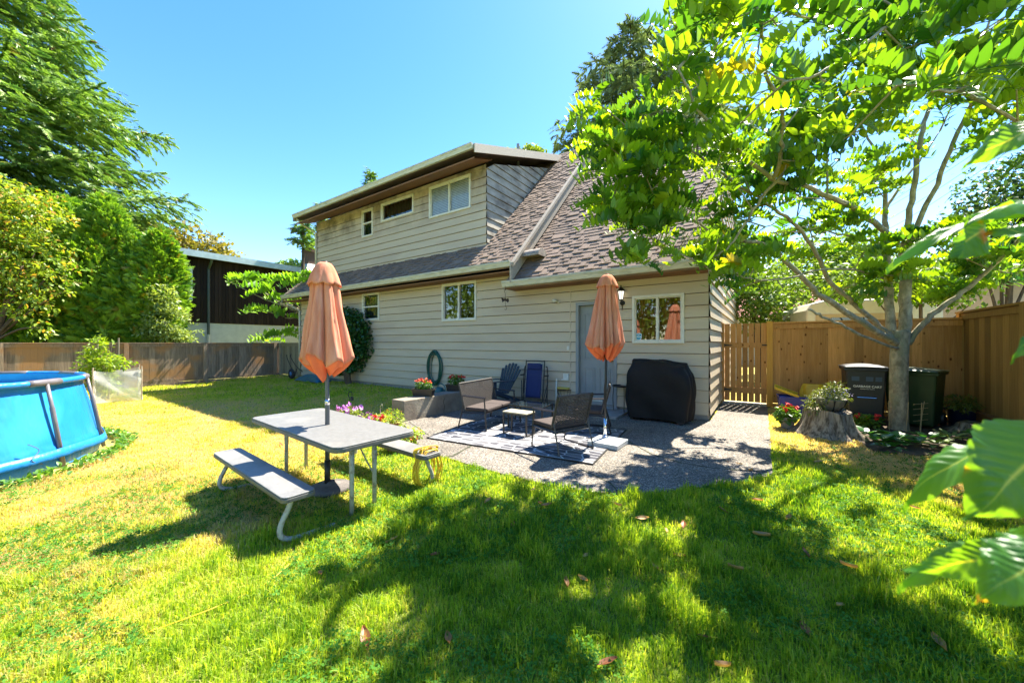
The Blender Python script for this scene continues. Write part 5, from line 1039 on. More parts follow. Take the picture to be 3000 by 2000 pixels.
for a in (R(-115), R(-55), R(60), R(150)): w.tube([(.215 * math.cos(a), .215 * math.sin(a), .17), (.12 * math.cos(a), .12 * math.sin(a), .0), (.0, .0, -.0)], .009, 6)
w.build('holder', mBlk, t)
mGr = leafmat('trailing_leaf', (.06, .10, .02), (.16, .20, .04), .35)
leafy('foliage', t, mGr, (0, 0, .22), (.27, .24, .13), 700, .05, .3, seed=21, hang=.3); leafy('trailing_foliage', t, mGr, (-.24, .02, .08), (.14, .15, .20), 420, .05, .25, seed=22, hang=.9)
flowers('blossom', t, pm('petal_lilac', (.30, .25, .42), (.22, .16, .36)), (.08, 0, .22), (.24, .2, .16), 50, .011, 14, 1)
t = potted('zinc_bucket', 'grey bucket with green stems behind the basket on the stump', 'bucket', (cs_[0] + .27, cs_[1] + .16, .40), .14, .19, pm('zinc', (.30, .33, .34), (.22, .24, .25), rough=.5, metallic=.3)); leafy('foliage', t, mGr, (0, 0, .3), (.17, .16, .14), 320, .06, .25, seed=23, up=1)
t = potted('flower_pot', 'grey pot of bright red geraniums left of the stump', 'potted plant', (*(gp(1816, 985) + np.array([0, .08])), 0), .12, .2, mGreyP); leafy('foliage', t, mGer, (0, 0, .24), (.22, .18, .13), 330, .07, .8, seed=24); flowers('blossom', t, mRed, (0, -.02, .30), (.22, .14, .15), 11, .024, 15, 7)
t = thing('geranium', 'red flowering plant on the ground right of the stump', 'plant', (*(gp(2000, 985) + np.array([0, .1])), 0)); leafy('foliage', t, mGer, (0, 0, .12), (.26, .18, .10), 330, .06, .8, seed=25); flowers('blossom', t, mRed, (0, -.03, .16), (.22, .12, .09), 7, .024, 16, 7)
t = potted('flower_pot', 'large navy pot with thin leafy stems by the shaded fence', 'potted plant', (*(gp(2232, 982) + np.array([.05, .15])), 0), .23, .30, pm('navy_glaze', (.006, .010, .035), rough=.3)); leafy('foliage', t, mGr, (0, 0, .40), (.42, .3, .14), 700, .06, .35, seed=26)
# blue box with yellow bag, yellow tray
mYel = pm('yellow_plastic', (.60, .42, .02), (.5, .33, .015), rough=.45)
bp_ = gp(1826, 950); t = thing('recycling_box', 'blue plastic recycling box at the foot of the cedar fence', 'recycling box', (bp_[0] + .02, bp_[1] + .1, 0), R(-30)); w = MB(); W, D, H = .50, .38, .36
w.add([(-W / 2 * .86, -D / 2 * .86, 0), (W / 2 * .86, -D / 2 * .86, 0), (W / 2 * .86, D / 2 * .86, 0), (-W / 2 * .86, D / 2 * .86, 0), (-W / 2, -D / 2, H), (W / 2, -D / 2, H), (W / 2, D / 2, H), (-W / 2, D / 2, H)], [(3, 2, 1, 0), (0, 1, 5, 4), (1, 2, 6, 5), (2, 3, 7, 6), (3, 0, 4, 7)]); mBB = pm('blue_box', (.01, .03, .34), (.008, .02, .26), rough=.4)
w.build('box', mBB, t, solid=.008)
w = MB(); w.tube([(-W / 2, -D / 2, H), (W / 2, -D / 2, H), (W / 2, D / 2, H), (-W / 2, D / 2, H)], .014, 6, closed=True); w.build('rim', mBB, t)
t2 = thing('yellow_tray', 'yellow plastic tray tilted on the blue recycling box', 'tray', (bp_[0] - .12, bp_[1] + .1, .40), R(-30)); w = MB(); w.M = Mx((0, 0, .05), 0, R(10), R(22)); w.bb((-.22, -.13, 0), (.22, .13, .02)); w.bb((-.22, -.13, .02), (.22, -.11, .05)); w.bb((-.22, .11, .02), (.22, .13, .05)); w.build('tray', mYel, t2, bevel=.006)
yb = gp(1905, 957); t2 = thing('yellow_bag', 'crumpled yellow bag leaning on the fence behind the stump', 'bag', (yb[0], yb[1] + .4, .0), R(-30)); w = MB()
w.grid(lambda u, v: ((.24 * (1 - .35 * v ** 3) + .025 * math.sin(u * 40 + v * 9)) * math.cos(u * 6.283), (.12 + .012 * math.sin(u * 31)) * math.sin(u * 6.283) * (1 - .6 * v ** 2), .62 * v), 40, 12, closeu=True); w.build('bag', mYel, t2, smooth=True)
# raised bed plank, bamboo support
t = thing('raised_bed', 'brown timber edging plank of a raised bed by the shaded fence', 'garden bed', (0, 0, 0)); w = MB(); a = at(2212, 950, 6.9); b = at(2352, 985, 5.1)
d_ = np.array([b[0] - a[0], b[1] - a[1]]); w.M = Mx((a[0], a[1], 0), math.atan2(d_[1], d_[0])); w.bb((0, 0, 0), (float(np.hypot(*d_)) + .6, .05, .27)); w.bb((0, -.02, .27), (float(np.hypot(*d_)) + .6, .1, .30)); w.build('plank', woodmat('bed_plank', (.20, .09, .03), (.13, .06, .025), vert=False), t)
tb = gp(2066, 985); t = thing('cane_frame', 'small bamboo cane frame tied around the foot of the walnut trunk', 'plant support', (tb[0], tb[1], 0)); w = MB(); m = pm('cane', (.45, .34, .18), (.35, .26, .13), rough=.6)
for (x, y, lx) in ((-.26, -.08, -.01), (-.10, -.2, .04), (.1, -.24, .02), (.24, -.1, .08)): w.tube([(x, y, 0), (x + lx, y, .50)], .006, 6)
for z in (.18, .28, .38, .46): w.tube([(.02, -.2, z), (.36, -.12, z + .01)], .004, 5); w.tube([(-.30, -.09, z), (-.22, -.08, z)], .004, 5)
w.build('cane', m, t)
# ================================================================ BEYOND THE FENCES
rv = thing('camper', 'cream camper van roof with a dark window seen over the cedar fence', 'camper', (*at(1940, 700, 12.5)[:2], 0), R(-20))
w = MB(); P = [(-1.45, .3), (-1.45, 2.55), (-1.30, 2.78), (-1.0, 2.86), (1.9, 2.86), (1.9, .3)]; V = [(p[0], y, p[1]) for y in (-1.1, 1.1) for p in P]
w.add(V, [tuple(range(6)), tuple(range(6, 12))[::-1]] + [(i, 6 + i, 6 + (i + 1) % 6, (i + 1) % 6) for i in range(6)]); w.build('body', pm('camper_cream', (.62, .56, .42), (.55, .50, .38), rough=.4), rv, bevel=.05)
w = MB(); w.bb((-1.2, -1.115, 1.75), (1.1, -1.1005, 2.42)); w.build('stripe', pm('camper_tan', (.50, .36, .20)), rv); w = MB(); w.bb((-.8, -1.13, 1.9), (.2, -1.116, 2.3)); w.build('window', pm('dark_glass', (.01, .014, .016)), rv); w = MB(); w.bb((.6, -1.0, 2.86), (1.4, -.2, 3.05)); w.build('roof_unit', mTrim, rv, bevel=.03)
w = MB();
for k in (-.8, 2.4): w.M = Matrix.Translation((k, -1.0, .35)) @ Matrix.Rotation(R(90), 4, 'X'); w.lathe([(.1, -.1), (.33, -.1), (.35, 0), (.33, .1), (.1, .1)], 20)
w.build('wheels', mBlk, rv)
a = at(2283, 700, 11.5); bb_ = thing('stucco_building', 'plain pinkish beige stucco wall of a building beyond the right fence', 'building', (a[0], a[1], 0), R(-38)); w = MB(); w.bb((0, 0, 0), (9, 7, 3.75)); w.build('wall', pm('pink_stucco', (.55, .44, .36), (.5, .40, .33), rough=.9, scale=5, bump=.2), bb_); w = MB(); w.bb((-.15, -.15, 3.75), (9.2, 7.2, 3.9)); w.build('roof_edge', mTrim, bb_)
hx2 = at(1800, 690, 24); rh = thing('distant_house', 'distant house with a red brown roof glimpsed through the walnut leaves', 'house', (hx2[0], hx2[1], 0), R(-20)); w = MB(); w.bb((-6, 0, 0), (7, 8, 3.3)); w.build('wall', pm('pale_house', (.6, .58, .5)), rh); w = MB(); w.add([(-6.5, -.5, 3.2), (7.5, -.5, 3.2), (7.5, 4, 5.4), (-6.5, 4, 5.4), (-6.5, 8.5, 3.2), (7.5, 8.5, 3.2)], [(0, 1, 2, 3), (3, 2, 5, 4), (0, 3, 4), (1, 5, 2), (0, 4, 5, 1)]); w.build('roof', pm('red_roof', (.30, .10, .07), (.22, .07, .05), rough=.9), rh)
w = MB(); w.bb((-2, -.02, 1.2), (-.5, .0, 2.4)); w.build('window', pm('dark_glass', (.01, .014, .016)), rh)
for k, (va, vb) in enumerate(((512, 318), (500, 338), (520, 352), (532, 366))):
    A = at(1900 + k * 18, va + 30, 34.); B = at(2345, vb - 70 + k * 10, 13.); w = MB(); P = []
    for i in range(15):
        t_ = i / 14; p = A + (B - A) * t_; p[2] -= 1.0 * 4 * t_ * (1 - t_) * .5; P.append(p)
    w.tube(P, .012, 5); o = w.build('power_line', mBlk); tag(o, ('uppermost', 'second from the top', 'third from the top', 'lowest')[k] + ' of four thin overhead power lines right of the walnut stems', 'power line', 'power lines behind the walnut tree')
# ================================================================ VEGETATION
def dia(w=.5): return np.array([(0, 0, 0), (.45, w / 2, .06), (1, 0, -.05), (.45, -w / 2, .06)]), np.array([(0, 1, 2), (0, 2, 3)])
def frond(n=7, side=.58, w=.13, seed=0, droop=.1):
    "flat needle spray of unit length along x, made of slim pointed pieces"
    rg = np.random.default_rng(seed); V = []; F = []
    def piece(p, d, l, wd):
        d = np.array(d, float); d /= np.linalg.norm(d); s = np.cross(d, [0, 0, 1.]); s /= np.linalg.norm(s) + 1e-9; k = len(V)
        V.extend([p - s * wd * .5, p + s * wd * .5 + np.array([0, 0, wd * .3]), p + d * l + np.array([0, 0, rg.normal() * .03])]); F.append((k, k + 1, k + 2))
    for i in range(n + 1):
        t = i / n * .85; p = np.array([t, 0, -droop * t * t])
        piece(p, (1, 0, -.1), .3, w * 1.2)
        for sg in (-1, 1): piece(p, (.75 + rg.normal() * .1, sg * (.75 + rg.normal() * .1), rg.normal() * .15 - .05), side * (1 - t * .75) * (1 + rg.normal() * .12), w); 
    return np.array(V), np.array(F)
FR = [frond(seed=k) for k in range(3)]
def put(name, parts, m, parent=None):
    Vs = []; Fs = []; Rs = []; n = 0
    for V, F, r in parts: Vs.append(V); Fs.append(F + n); Rs.append(r); n += len(V)
    return npmesh(name, np.concatenate(Vs), np.concatenate(Fs), np.concatenate(Rs), m, parent)
def multi(tmpls, M, P, rn):
    out = []; k = len(tmpls); idx = rng.integers(0, k, len(P))
    for i in range(k):
        s = idx == i
        if s.any(): out.append(inst(tmpls[i][0], tmpls[i][1], M[s], P[s], rn[s]))
    return out
def crown_pts(blobs, N, gap=.0, shell=.4):
    tot = sum(b[1][0] * b[1][1] * b[1][2] for b in blobs) ; Ps = []; Ds = []
    for c, r in blobs:
        n = max(4, int(N * (r[0] * r[1] * r[2]) / tot)); d = rdirs(n); q = rng.random(n) ** shell
        lump = 1 + .22 * np.sin(d[:, 0] * 7 + c[0]) * np.sin(d[:, 1] * 6 + c[1]) * np.cos(d[:, 2] * 5)
        Ps.append(np.array(c) + d * np.array(r) * (q * lump)[:, None]); Ds.append(d)
    P = np.concatenate(Ps); D = np.concatenate(Ds)
    if gap:
        k = vn(P[:, 0] * 1.7 + P[:, 2] * 1.3, P[:, 1] * 1.1 + P[:, 2] * 2.1); keep = k > gap; P = P[keep]; D = D[keep]
    return P, D
def leaf_tree(name, label, base, blobs, N, size, m, trunk_m=None, gap=.25, wd=.55, group=None, cat='tree', tr=.12, limbs=True, shell=.4, hang=.3, lf=None):
    t = thing(name, label, cat, base, 0, group)
    P, D = crown_pts(blobs, N, gap, shell); n = len(P)
    d = D * .5 + rng.normal(size=(n, 3)) * .7; d[:, 2] -= hang
    up = np.tile([0, 0, 1.], (n, 1)) + rng.normal(size=(n, 3)) * .5
    V, F = lf or dia(wd); put('crown' if cat == 'tree' else 'foliage', [inst(V, F, frames(d, up, size * (.6 + .8 * rng.random(n))), P, rng.random(n))], m, t)
    if trunk_m:
        w = MB(); b = np.array(base, float); top = np.mean([c for c, r in blobs], axis=0)
        w.tube(smooth_path([b, b + (top - b) * .4 + np.array([.1, 0, 0]), top], 5), [tr * (1 - .6 * i / 10) for i in range(11)], 8)
        for c, r in blobs if limbs else (): w.tube(smooth_path([b + (top - b) * .35, (b + (top - b) * .5 + np.array(c)) / 2 + np.array([0, 0, -.1]), np.array(c)], 4), [tr * .45, tr * .4, tr * .36, tr * .32, tr * .28, tr * .24, tr * .2, tr * .16, tr * .1], 6)
        w.build('trunk', trunk_m, t, world=True, smooth=True)
    return t
mBark = pm('grey_bark', (.42, .36, .24), (.17, .145, .09), rough=.9, scale=7, detail=8, stretch=(2, 2, 1.2), bump=1, bscale=26, c3=(.22, .22, .13), s3=3)
mBarkD = pm('brown_bark', (.12, .085, .055), (.06, .045, .03), rough=.95, scale=6, stretch=(3, 3, .8), bump=.5)
# ---------------- conifers
def conifer(name, label, base, ztop, rfun, z0, m, m_t, whorl=.55, per=7, droop=.12, tipup=.10, fr=.42, az=None, dens=1., group=None, sub=.35, hangf=.25):
    t = thing(name, label, 'tree', base, 0, group); b = np.array(base, float)
    P = []; D = []; z = z0; tb = MB()
    while z < ztop - .3:
        for k in range(per):
            a = 2 * math.pi * k / per + z * 2.4 + random.uniform(-.3, .3)
            if az is not None and abs((a - az[0] + math.pi) % (2 * math.pi) - math.pi) > az[1]: continue
            L = rfun(z) * random.uniform(.6, 1.15); zz_ = z + random.uniform(-.2, .2)
            if L < .25: continue
            da = np.array([math.cos(a), math.sin(a), 0]); sd_ = np.array([-da[1], da[0], 0])
            def cv(s): return b * np.array([1, 1, 0]) + np.array([0, 0, zz_]) + da * L * s + np.array([0, 0, L * (-droop * s * 1.6 + tipup * s ** 2.2 * 2)])
            tb.tube([cv(0), cv(.5), cv(.95)], [.02 + .006 * L, .012 + .003 * L, .006], 4)
            s = .18
            while s < 1.0:
                c = cv(s); bl = L * .30 * math.sin(math.pi * (.12 + .80 * s)) * random.uniform(.7, 1.2) + .12
                for sg in (-1, 1):
                    nf = max(1, int(bl / (fr * .55)))
                    dd = da * .75 + sd_ * sg * .8 + np.array([0, 0, random.uniform(-hangf - .15, .1)])
                    for j in range(nf):
                        P.append(c + dd * bl * (j / max(nf, 1))); D.append(dd + np.array([random.gauss(0, .4), random.gauss(0, .4), random.gauss(-hangf * .5, .25)]))
                P.append(c); D.append(da + np.array([0, 0, random.uniform(-.1, .35)]))
                s += sub / max(L, .6) / dens * random.uniform(.8, 1.2)
        z += whorl * (1 if z < ztop * .8 else .7)
    P.append(b * np.array([1, 1, 0]) + np.array([0, 0, ztop - .5])); D.append(np.array([0, 0, 1.]))
    P = np.array(P); D = np.array(D); n = len(P); up = np.tile([0, 0, 1.], (n, 1)) + rng.normal(size=(n, 3)) * .35
    put('crown', multi(FR, frames(D, up, fr * (.7 + .6 * rng.random(n))), P, rng.random(n)), m, t)
    tb.tube([(b[0], b[1], b[2]), (b[0], b[1], ztop - .4)], [.03 * ztop ** .5 * 2.4, .03], 8); tb.build('trunk', m_t, t, world=True); return t
mSpruce = leafmat('spruce_needle', (.06, .16, .04), (.28, .42, .08), .3, (1.2, 1.3, .6), c3=(.20, .09, .04), p3=.965)
mCedarB = leafmat('deodar_needle', (.10, .15, .08), (.24, .30, .12), .3, (1.1, 1.2, .6), rough=.8, spec=.15)
b0 = at(-45, 787, 17.5)
conifer('spruce_tree', 'tall spruce with layered branches filling the upper left of the view', (b0[0], b0[1], 0), 25., lambda z: 8.9 * float(np.clip((25 - z) / 17, 0, .93)) * (1 if z > 9.4 else max(.3, .3 + .7 * (z - 5.2) / 4.2)), 3.4, mSpruce, mBarkD, .72, 9, .10, .09, .38, az=(R(-30), R(100)), dens=1.9, hangf=.4)
b0 = at(1448, 787, 26.); conifer('deodar_tree', 'tall drooping conifer rising behind the roof ridge', (b0[0], b0[1], 0), 24.6, lambda z: min(7.6, .4 + (24.6 - z) * 1.4) * (.8 + .35 * math.sin(z * 2.3)), 11, mCedarB, mBarkD, 1.15, 7, .22, -.10, .6, dens=.85, hangf=.7)
b0 = at(1560, 787, 27.); conifer('deodar_tree', 'second tall conifer, right of the first and half hidden by walnut leaves', (b0[0], b0[1], 0), 26., lambda z: min(3.2, .4 + (26 - z) * .5) * (.8 + .35 * math.sin(z * 3)), 14, mCedarB, mBarkD, .95, 7, .2, -.1, .55, dens=1.0, hangf=.6)
for (u, v, Y, hw_, lb) in ((850, 385, 34, 1.1, 'small conifer tip above the middle of the dormer gutter'), (737, 458, 34, .6, 'tiny conifer tip at the left end of the dormer roof'), (696, 492, 20, 1.25, 'conifer branches beside the left edge of the house wall')):
    p = at(u, v, Y); conifer('fir_tree', lb, (p[0], p[1], 0), p[2], lambda z, q=p[2], h=hw_: min(h * 1.2, .15 + (q - z) * .42), p[2] - (3.4 if Y > 30 else 1.7), mSpruce, mBarkD, .4, 6, .02, .2, .4, dens=1.)
# ---------------- cedars behind the left fence
mThuja = leafmat('cedar_leaf', (.05, .17, .014), (.32, .50, .04), .35, (1.4, 1.4, .5), c3=(.34, .28, .03), p3=.93)
def thuja(label, u, Y, ztop, r, N, grp='columnar cedars behind the left fence', z0=.2):
    p = at(u, 787, Y); t = thing('cedar_tree', label, 'tree', (p[0], p[1], 0), 0, grp); n = N
    a = rng.random(n) * 2 * math.pi; s = rng.random(n); z = z0 + (ztop - z0) * s
    prof = np.clip(1.02 - s ** 5, 0.05, 1) * (.82 + .18 * np.sin(s * 9 + a * 2)); lump = .82 + .32 * vn(a * 2.2 + 9, z * 1.6) + .12 * vn(a * 7, z * 4)
    q = r * prof * lump * (.78 + .22 * rng.random(n)); P = np.stack([p[0] + q * np.cos(a), p[1] + q * np.sin(a), z], 1)
    D = np.stack([np.cos(a) * .7, np.sin(a) * .7, np.full(n, .55)], 1) + rng.normal(size=(n, 3)) * .35
    up = np.stack([np.cos(a), np.sin(a), np.full(n, .4)], 1) + rng.normal(size=(n, 3)) * .3
    put('crown', multi(FR, frames(D, up, .34 * (.6 + .7 * rng.random(n))), P, rng.random(n)), mThuja, t)
    w = MB(); w.tube([(p[0], p[1], 0), (p[0], p[1], ztop * .8)], [.14, .05], 8); w.build('trunk', mBarkD, t, world=True); return t
thuja('broad cedar column at the left end of the row, behind the maple', 30, 15.5, 7.2, 2.2, 8000)
thuja('dark cedar column second from the left in the row', 150, 15.4, 7.4, 1.9, 8000)
thuja('tall cedar column in the middle of the row', 240, 15.0, 7.3, 1.35, 7000)
thuja('cedar column right of the middle with yellowing side', 322, 15.3, 5.75, 1.1, 6000)
thuja('rightmost golden edged cedar column beside the dark board wall', 366, 15.2, 6.0, .85, 6000)
# ---------------- deciduous around the left boundary
mMaple = leafmat('maple_leaf', (.10, .22, .02), (.34, .44, .05), .5, (1.3, 1.2, .4), c3=(.60, .36, .08), p3=.88)
leaf_tree('maple_tree', 'yellow green maple with hanging branches at the far left edge', (*at(-60, 787, 13.2)[:2], 0),
          [(at(20, 500, 13.), (1.9, 1.2, 1.2)), (at(80, 580, 13.), (1.0, 1., 1.0)), (at(115, 630, 12.8), (.7, .7, .6)), (at(20, 650, 12.8), (1.5, 1., .9)), (at(65, 705, 12.6), (.7, .6, .45)), (at(95, 752, 12.3), (.3, .3, .55)), (at(-90, 560, 12.8), (1.6, 1.3, 2.2)), (at(10, 450, 13.2), (1.2, 1., .7)), (at(140, 672, 12.7), (.3, .4, .3))], 19000, .15, mMaple, mBarkD, .32, .5, hang=.6)
leaf_tree('broadleaf_bush', 'light speckled leafy bush in front of the cedars above the left fence', (*at(385, 787, 14.6)[:2], 0), [(at(385, 745, 14.6), (.95, .6, .8)), (at(375, 690, 14.6), (.5, .45, .7)), (at(430, 765, 14.5), (.55, .4, .35)), (at(330, 765, 14.6), (.6, .5, .45))], 4200, .13, leafmat('speckled_leaf', (.10, .17, .04), (.30, .38, .12), .4), mBarkD, .3, .5, cat='bush', tr=.05)
leaf_tree('maple_tree', 'brownish leaved maple behind the roof of the neighbouring house', (*at(420, 787, 28)[:2], 0), [(at(385, 545, 28), (1.8, 1.5, 1.1)), (at(425, 540, 28), (1.2, 1.2, 1.2)), (at(470, 558, 28), (1.5, 1.4, .9)), (at(505, 575, 28), (.9, .9, .6)), (at(340, 540, 28), (1.4, 1.4, .9)), (at(430, 590, 28), (4.5, 2, 1.2))], 4200, .34, leafmat('autumn_leaf', (.12, .14, .03), (.26, .22, .05), .4), mBarkD, .34, .6)
leaf_tree('conifer_bush', 'small treetop just right of the neighbouring roof', (*at(672, 787, 30)[:2], 0), [(at(672, 612, 30), (1.1, 1, .5))], 700, .3, mSpruce, mBarkD, .2, cat='tree')
leaf_tree('broadleaf_tree', 'green treetop showing just above the roof ridge', (*at(1222, 787, 40)[:2], 0), [(at(1222, 352, 40), (1.6, 1.5, .5)), (at(1205, 360, 40), (2.4, 1.5, .7))], 1500, .4, leafmat('ridge_leaf', (.10, .17, .03), (.2, .28, .05), .4), mBarkD, .2)
CL = [compound(6, seed=s, hang=h) for s, h in ((1, .95), (2, 1.2), (3, .7))]
def comp_leaves(P, D, L, m, name, parent, up=None, upj=.35):
    n = len(P); U = np.tile([0, 0, 1.], (n, 1)) + rng.normal(size=(n, 3)) * upj
    return put(name, multi(CL, frames(D, U, L), P, rng.random(n)), m, parent)
mSumac = leafmat('sumac_leaf', (.10, .24, .02), (.24, .42, .04), .5, (1.3, 1.3, .4))
t = thing('sumac_tree', 'bright green feathery leaved young tree against the dark board house', 'tree', (*at(700, 787, 16.9)[:2], 0)); P = []; D = []; w = MB(); b0 = at(704, 800, 16.9); f0 = at(694, 715, 16.9)
for (u, v, n) in ((525, 645, 6), (560, 640, 6), (585, 655, 7), (615, 675, 8), (600, 640, 5), (650, 645, 8), (680, 640, 8), (700, 655, 6), (640, 690, 7), (670, 700, 7), (700, 690, 7), (720, 640, 5), (735, 660, 5), (620, 785, 5), (650, 775, 6), (685, 765, 6), (610, 715, 4), (700, 735, 5), (655, 730, 4)):
    c = at(u, v, 16.9 + random.uniform(-.5, .4)); w.tube(smooth_path([f0 if v < 740 else b0 + (f0 - b0) * .3, (f0 + c) / 2 + np.array([0, 0, -.15]), c], 4), [.035, .032, .03, .027, .024, .02, .017, .014, .01], 5)
    for k in range(max(3, int(n * .6))): a = random.uniform(0, 6.28); P.append(c); D.append((math.cos(a), math.sin(a) * .8, random.uniform(-.1, .5)))
w.tube([b0 + np.array([0, 0, -1.2]), b0, f0], [.07, .06, .05], 8); w.build('trunk', mBark, t, world=True, smooth=True); P = np.array(P); comp_leaves(P, np.array(D), .95 * (.7 + .5 * rng.random(len(P))), mSumac, 'crown', t)
# ivy shrub on the house wall
mIvy = leafmat('ivy_leaf', (.012, .055, .012), (.035, .12, .02), .2, rough=.3)
pb_ = hw(-11.75, -.35); V0 = lambda e, z, d=-.35: (*hw(e, d), z)
leaf_tree('climbing_shrub', 'dark green rounded climbing shrub on a gnarled trunk against the house wall', (*pb_, 0), [(V0(-11.9, 2.25), (.8, .5, .6)), (V0(-11.3, 2.05), (.75, .5, .6)), (V0(-11.15, 1.5), (.75, .5, .65)), (V0(-11.95, 1.4), (.85, .5, .75)), (V0(-12.3, .8), (.6, .45, .5)), (V0(-11.5, .95), (.65, .45, .5))], 8200, .105, mIvy, None, 0., .8, cat='shrub', shell=.25, hang=.7)
t = [o for o in bpy.data.objects if o.name.startswith('climbing_shrub')][0]; w = MB()
for (e, q) in ((-11.72, .10), (-11.60, .07), (-11.82, .06)): w.tube(smooth_path([V0(e + .05, -.05, -.3), V0(e, .4, -.35), V0(e - .1, .9, -.3), V0(e - .2, 1.5, -.25)], 4), [q * 1.3] + [q] * 12, 8)
w.build('trunk', mBarkD, t, world=True, smooth=True)
# ---------------- net garden
ng = gp(265, 918, LAWN); t = thing('netted_plot', 'white garden netting stretched on stakes around a vegetable patch', 'garden netting', (ng[0], ng[1], LAWN), R(-38)); mNet = bpy.data.materials.new('white_net'); nt, b, out = nodes_of(mNet)
b.inputs['Base Color'].default_value = (.75, .75, .68, 1); tr = nt.nodes.new('ShaderNodeBsdfTransparent'); mx = nt.nodes.new('ShaderNodeMixShader'); wv = nt.nodes.new('ShaderNodeTexNoise'); wv.inputs['Scale'].default_value = 6; mr = nt.nodes.new('ShaderNodeMapRange'); mr.inputs[3].default_value = .30; mr.inputs[4].default_value = .62
nt.links.new(wv.outputs[0], mr.inputs[0]); nt.links.new(mr.outputs[0], mx.inputs[0]); nt.links.new(tr.outputs[0], mx.inputs[1]); nt.links.new(b.outputs[0], mx.inputs[2]); nt.links.new(mx.outputs[0], out.inputs[0])
w = MB(); C4 = [(-.70, -.35), (.62, -.45), (.62, .45), (-.7, .55)]
def netf(u, v):
    k = u * 4; i = int(k) % 4; f = k - int(k); a = C4[i]; c = C4[(i + 1) % 4]; s = math.sin(f * math.pi); x = a[0] + (c[0] - a[0]) * f; y = a[1] + (c[1] - a[1]) * f
    return (x * (1 - .06 * s) + .02 * math.sin(v * 9 + u * 30), y * (1 - .06 * s) + .02 * math.sin(v * 7 + u * 40), v * (.86 - .07 * s) + .01)
w.grid(netf, 80, 14, closeu=True); w.grid(lambda u, v: (.60 + .12 * math.sin(v * 3) * u, -.42 + .05 * math.sin(v * 12), .86 - .42 * v), 4, 10); w.build('netting', mNet, t, smooth=True)
w = MB()
for (x, y) in C4: w.tube([(x, y, 0), (x, y, .95)], .014, 6)
w.tube([(.15, -.40, 0), (.0, -.38, .84)], .014, 6); w.build('stake', pm('pale_stake', (.5, .4, .28), (.4, .32, .22), rough=.8), t)
for (u, h_, lb) in ((271, 1.75, 'tall pale wooden stake rising beside the garden netting'), (223, 1.7, 'leaning wooden stake inside the leafy plant by the pool')):
    p = gp(u, 908, LAWN); w = MB(); w.tube([(0, 0, 0), (.02, 0, h_)], .02, 6); o = w.build('wooden_stake', mOldL); o.location = (p[0], p[1], LAWN); tag(o, lb, 'stake', 'wooden stakes in the vegetable patch')
mVeg = leafmat('vegetable_leaf', (.14, .26, .02), (.30, .42, .03), .5, (1.3, 1.2, .4)); B_ = lambda u, v, Y=10.3: at(u, v, Y)
leaf_tree('vegetable_plant', 'tall leafy yellow green plant growing out of the garden netting', (ng[0] - .2, ng[1], LAWN), [(B_(222, 800), (.22, .2, .32)), (B_(205, 815), (.22, .2, .2)), (B_(240, 825), (.4, .3, .2)), (B_(275, 835), (.35, .3, .12)), (B_(225, 850), (.4, .3, .3)), (B_(195, 840), (.2, .2, .2)), (B_(235, 880), (.35, .3, .4)), (B_(228, 775), (.12, .1, .18)), (B_(258, 792), (.18, .1, .06))], 1500, .12, mVeg, mVegT if 'mVegT' in globals() else mBark, .25, .45, cat='plant', tr=.02)
# ---------------- greenery beyond the right fences
mBackG = leafmat('far_green_leaf', (.06, .13, .02), (.20, .32, .04), .45, (1.4, 1.3, .4))
mDkG = leafmat('far_dark_leaf', (.02, .06, .02), (.07, .14, .03), .35)
leaf_tree('hedge_tree', 'sunlit leafy tree just behind the gate beside the house', (*at(1740, 787, 14)[:2], 0), [(at(1725, 690, 14), (1.0, 1.4, 1.2)), (at(1780, 650, 15), (1.3, 1.2, 1.1)), (at(1700, 610, 15), (1.1, 1.2, 1.5)), (at(1790, 720, 14), (.9, 1, .7))], 6500, .17, mBackG, mBarkD, .28)
leaf_tree('hedge_tree', 'hazy green tree between the camper and the house', (*at(1880, 787, 18)[:2], 0), [(at(1800, 640, 18), (1.6, 1.6, 1.5)), (at(1870, 620, 18), (2.2, 2, 1.7)), (at(1960, 610, 18.5), (2.2, 2, 1.8)), (at(2060, 640, 19), (2.2, 2, 1.2))], 12000, .24, mBackG, mBarkD, .33)
leaf_tree('hedge_tree', 'dark leafy tree over the right fence near the stucco building', (*at(2290, 787, 11)[:2], 0), [(at(2290, 520, 11), (1.5, 1.2, 1.0)), (at(2350, 440, 11), (1.6, 1.4, 1.2)), (at(2240, 590, 11), (1.0, 1.0, .6)), (at(2330, 590, 10.5), (1.3, 1.0, .7)), (at(2420, 540, 11), (1.5, 1.3, 1.6))], 9000, .16, mDkG, mBarkD, .25)
leaf_tree('broadleaf_tree', 'low green trees far behind the power lines', (*at(2130, 787, 40)[:2], 0), [(at(2100, 700, 40), (6, 3, 3)), (at(2300, 690, 42), (7, 3, 3.5)), (at(2000, 690, 44), (5, 3, 3))], 5000, .6, mBackG, mBarkD, .3)
leaf_tree('broadleaf_tree', 'tree standing far left behind the spruce', (*at(-200, 787, 30)[:2], 0), [(at(-150, 600, 30), (8, 4, 8)), (at(200, 640, 30), (5, 3, 4))], 6000, .6, mDkG, mBarkD, .2)
leaf_tree('hedge_tree', 'leafy tree branches just over the cedar fence behind the walnut trunk', (*at(2100, 787, 10.2)[:2], 0), [(at(1970, 640, 10.4), (.9, .8, .55)), (at(2080, 640, 10.2), (1.0, .9, .6)), (at(2180, 650, 9.8), (1.0, .9, .6)), (at(2240, 690, 9.6), (.6, .6, .3))], 4200, .15, mBackG, mBarkD, .36, tr=.07)
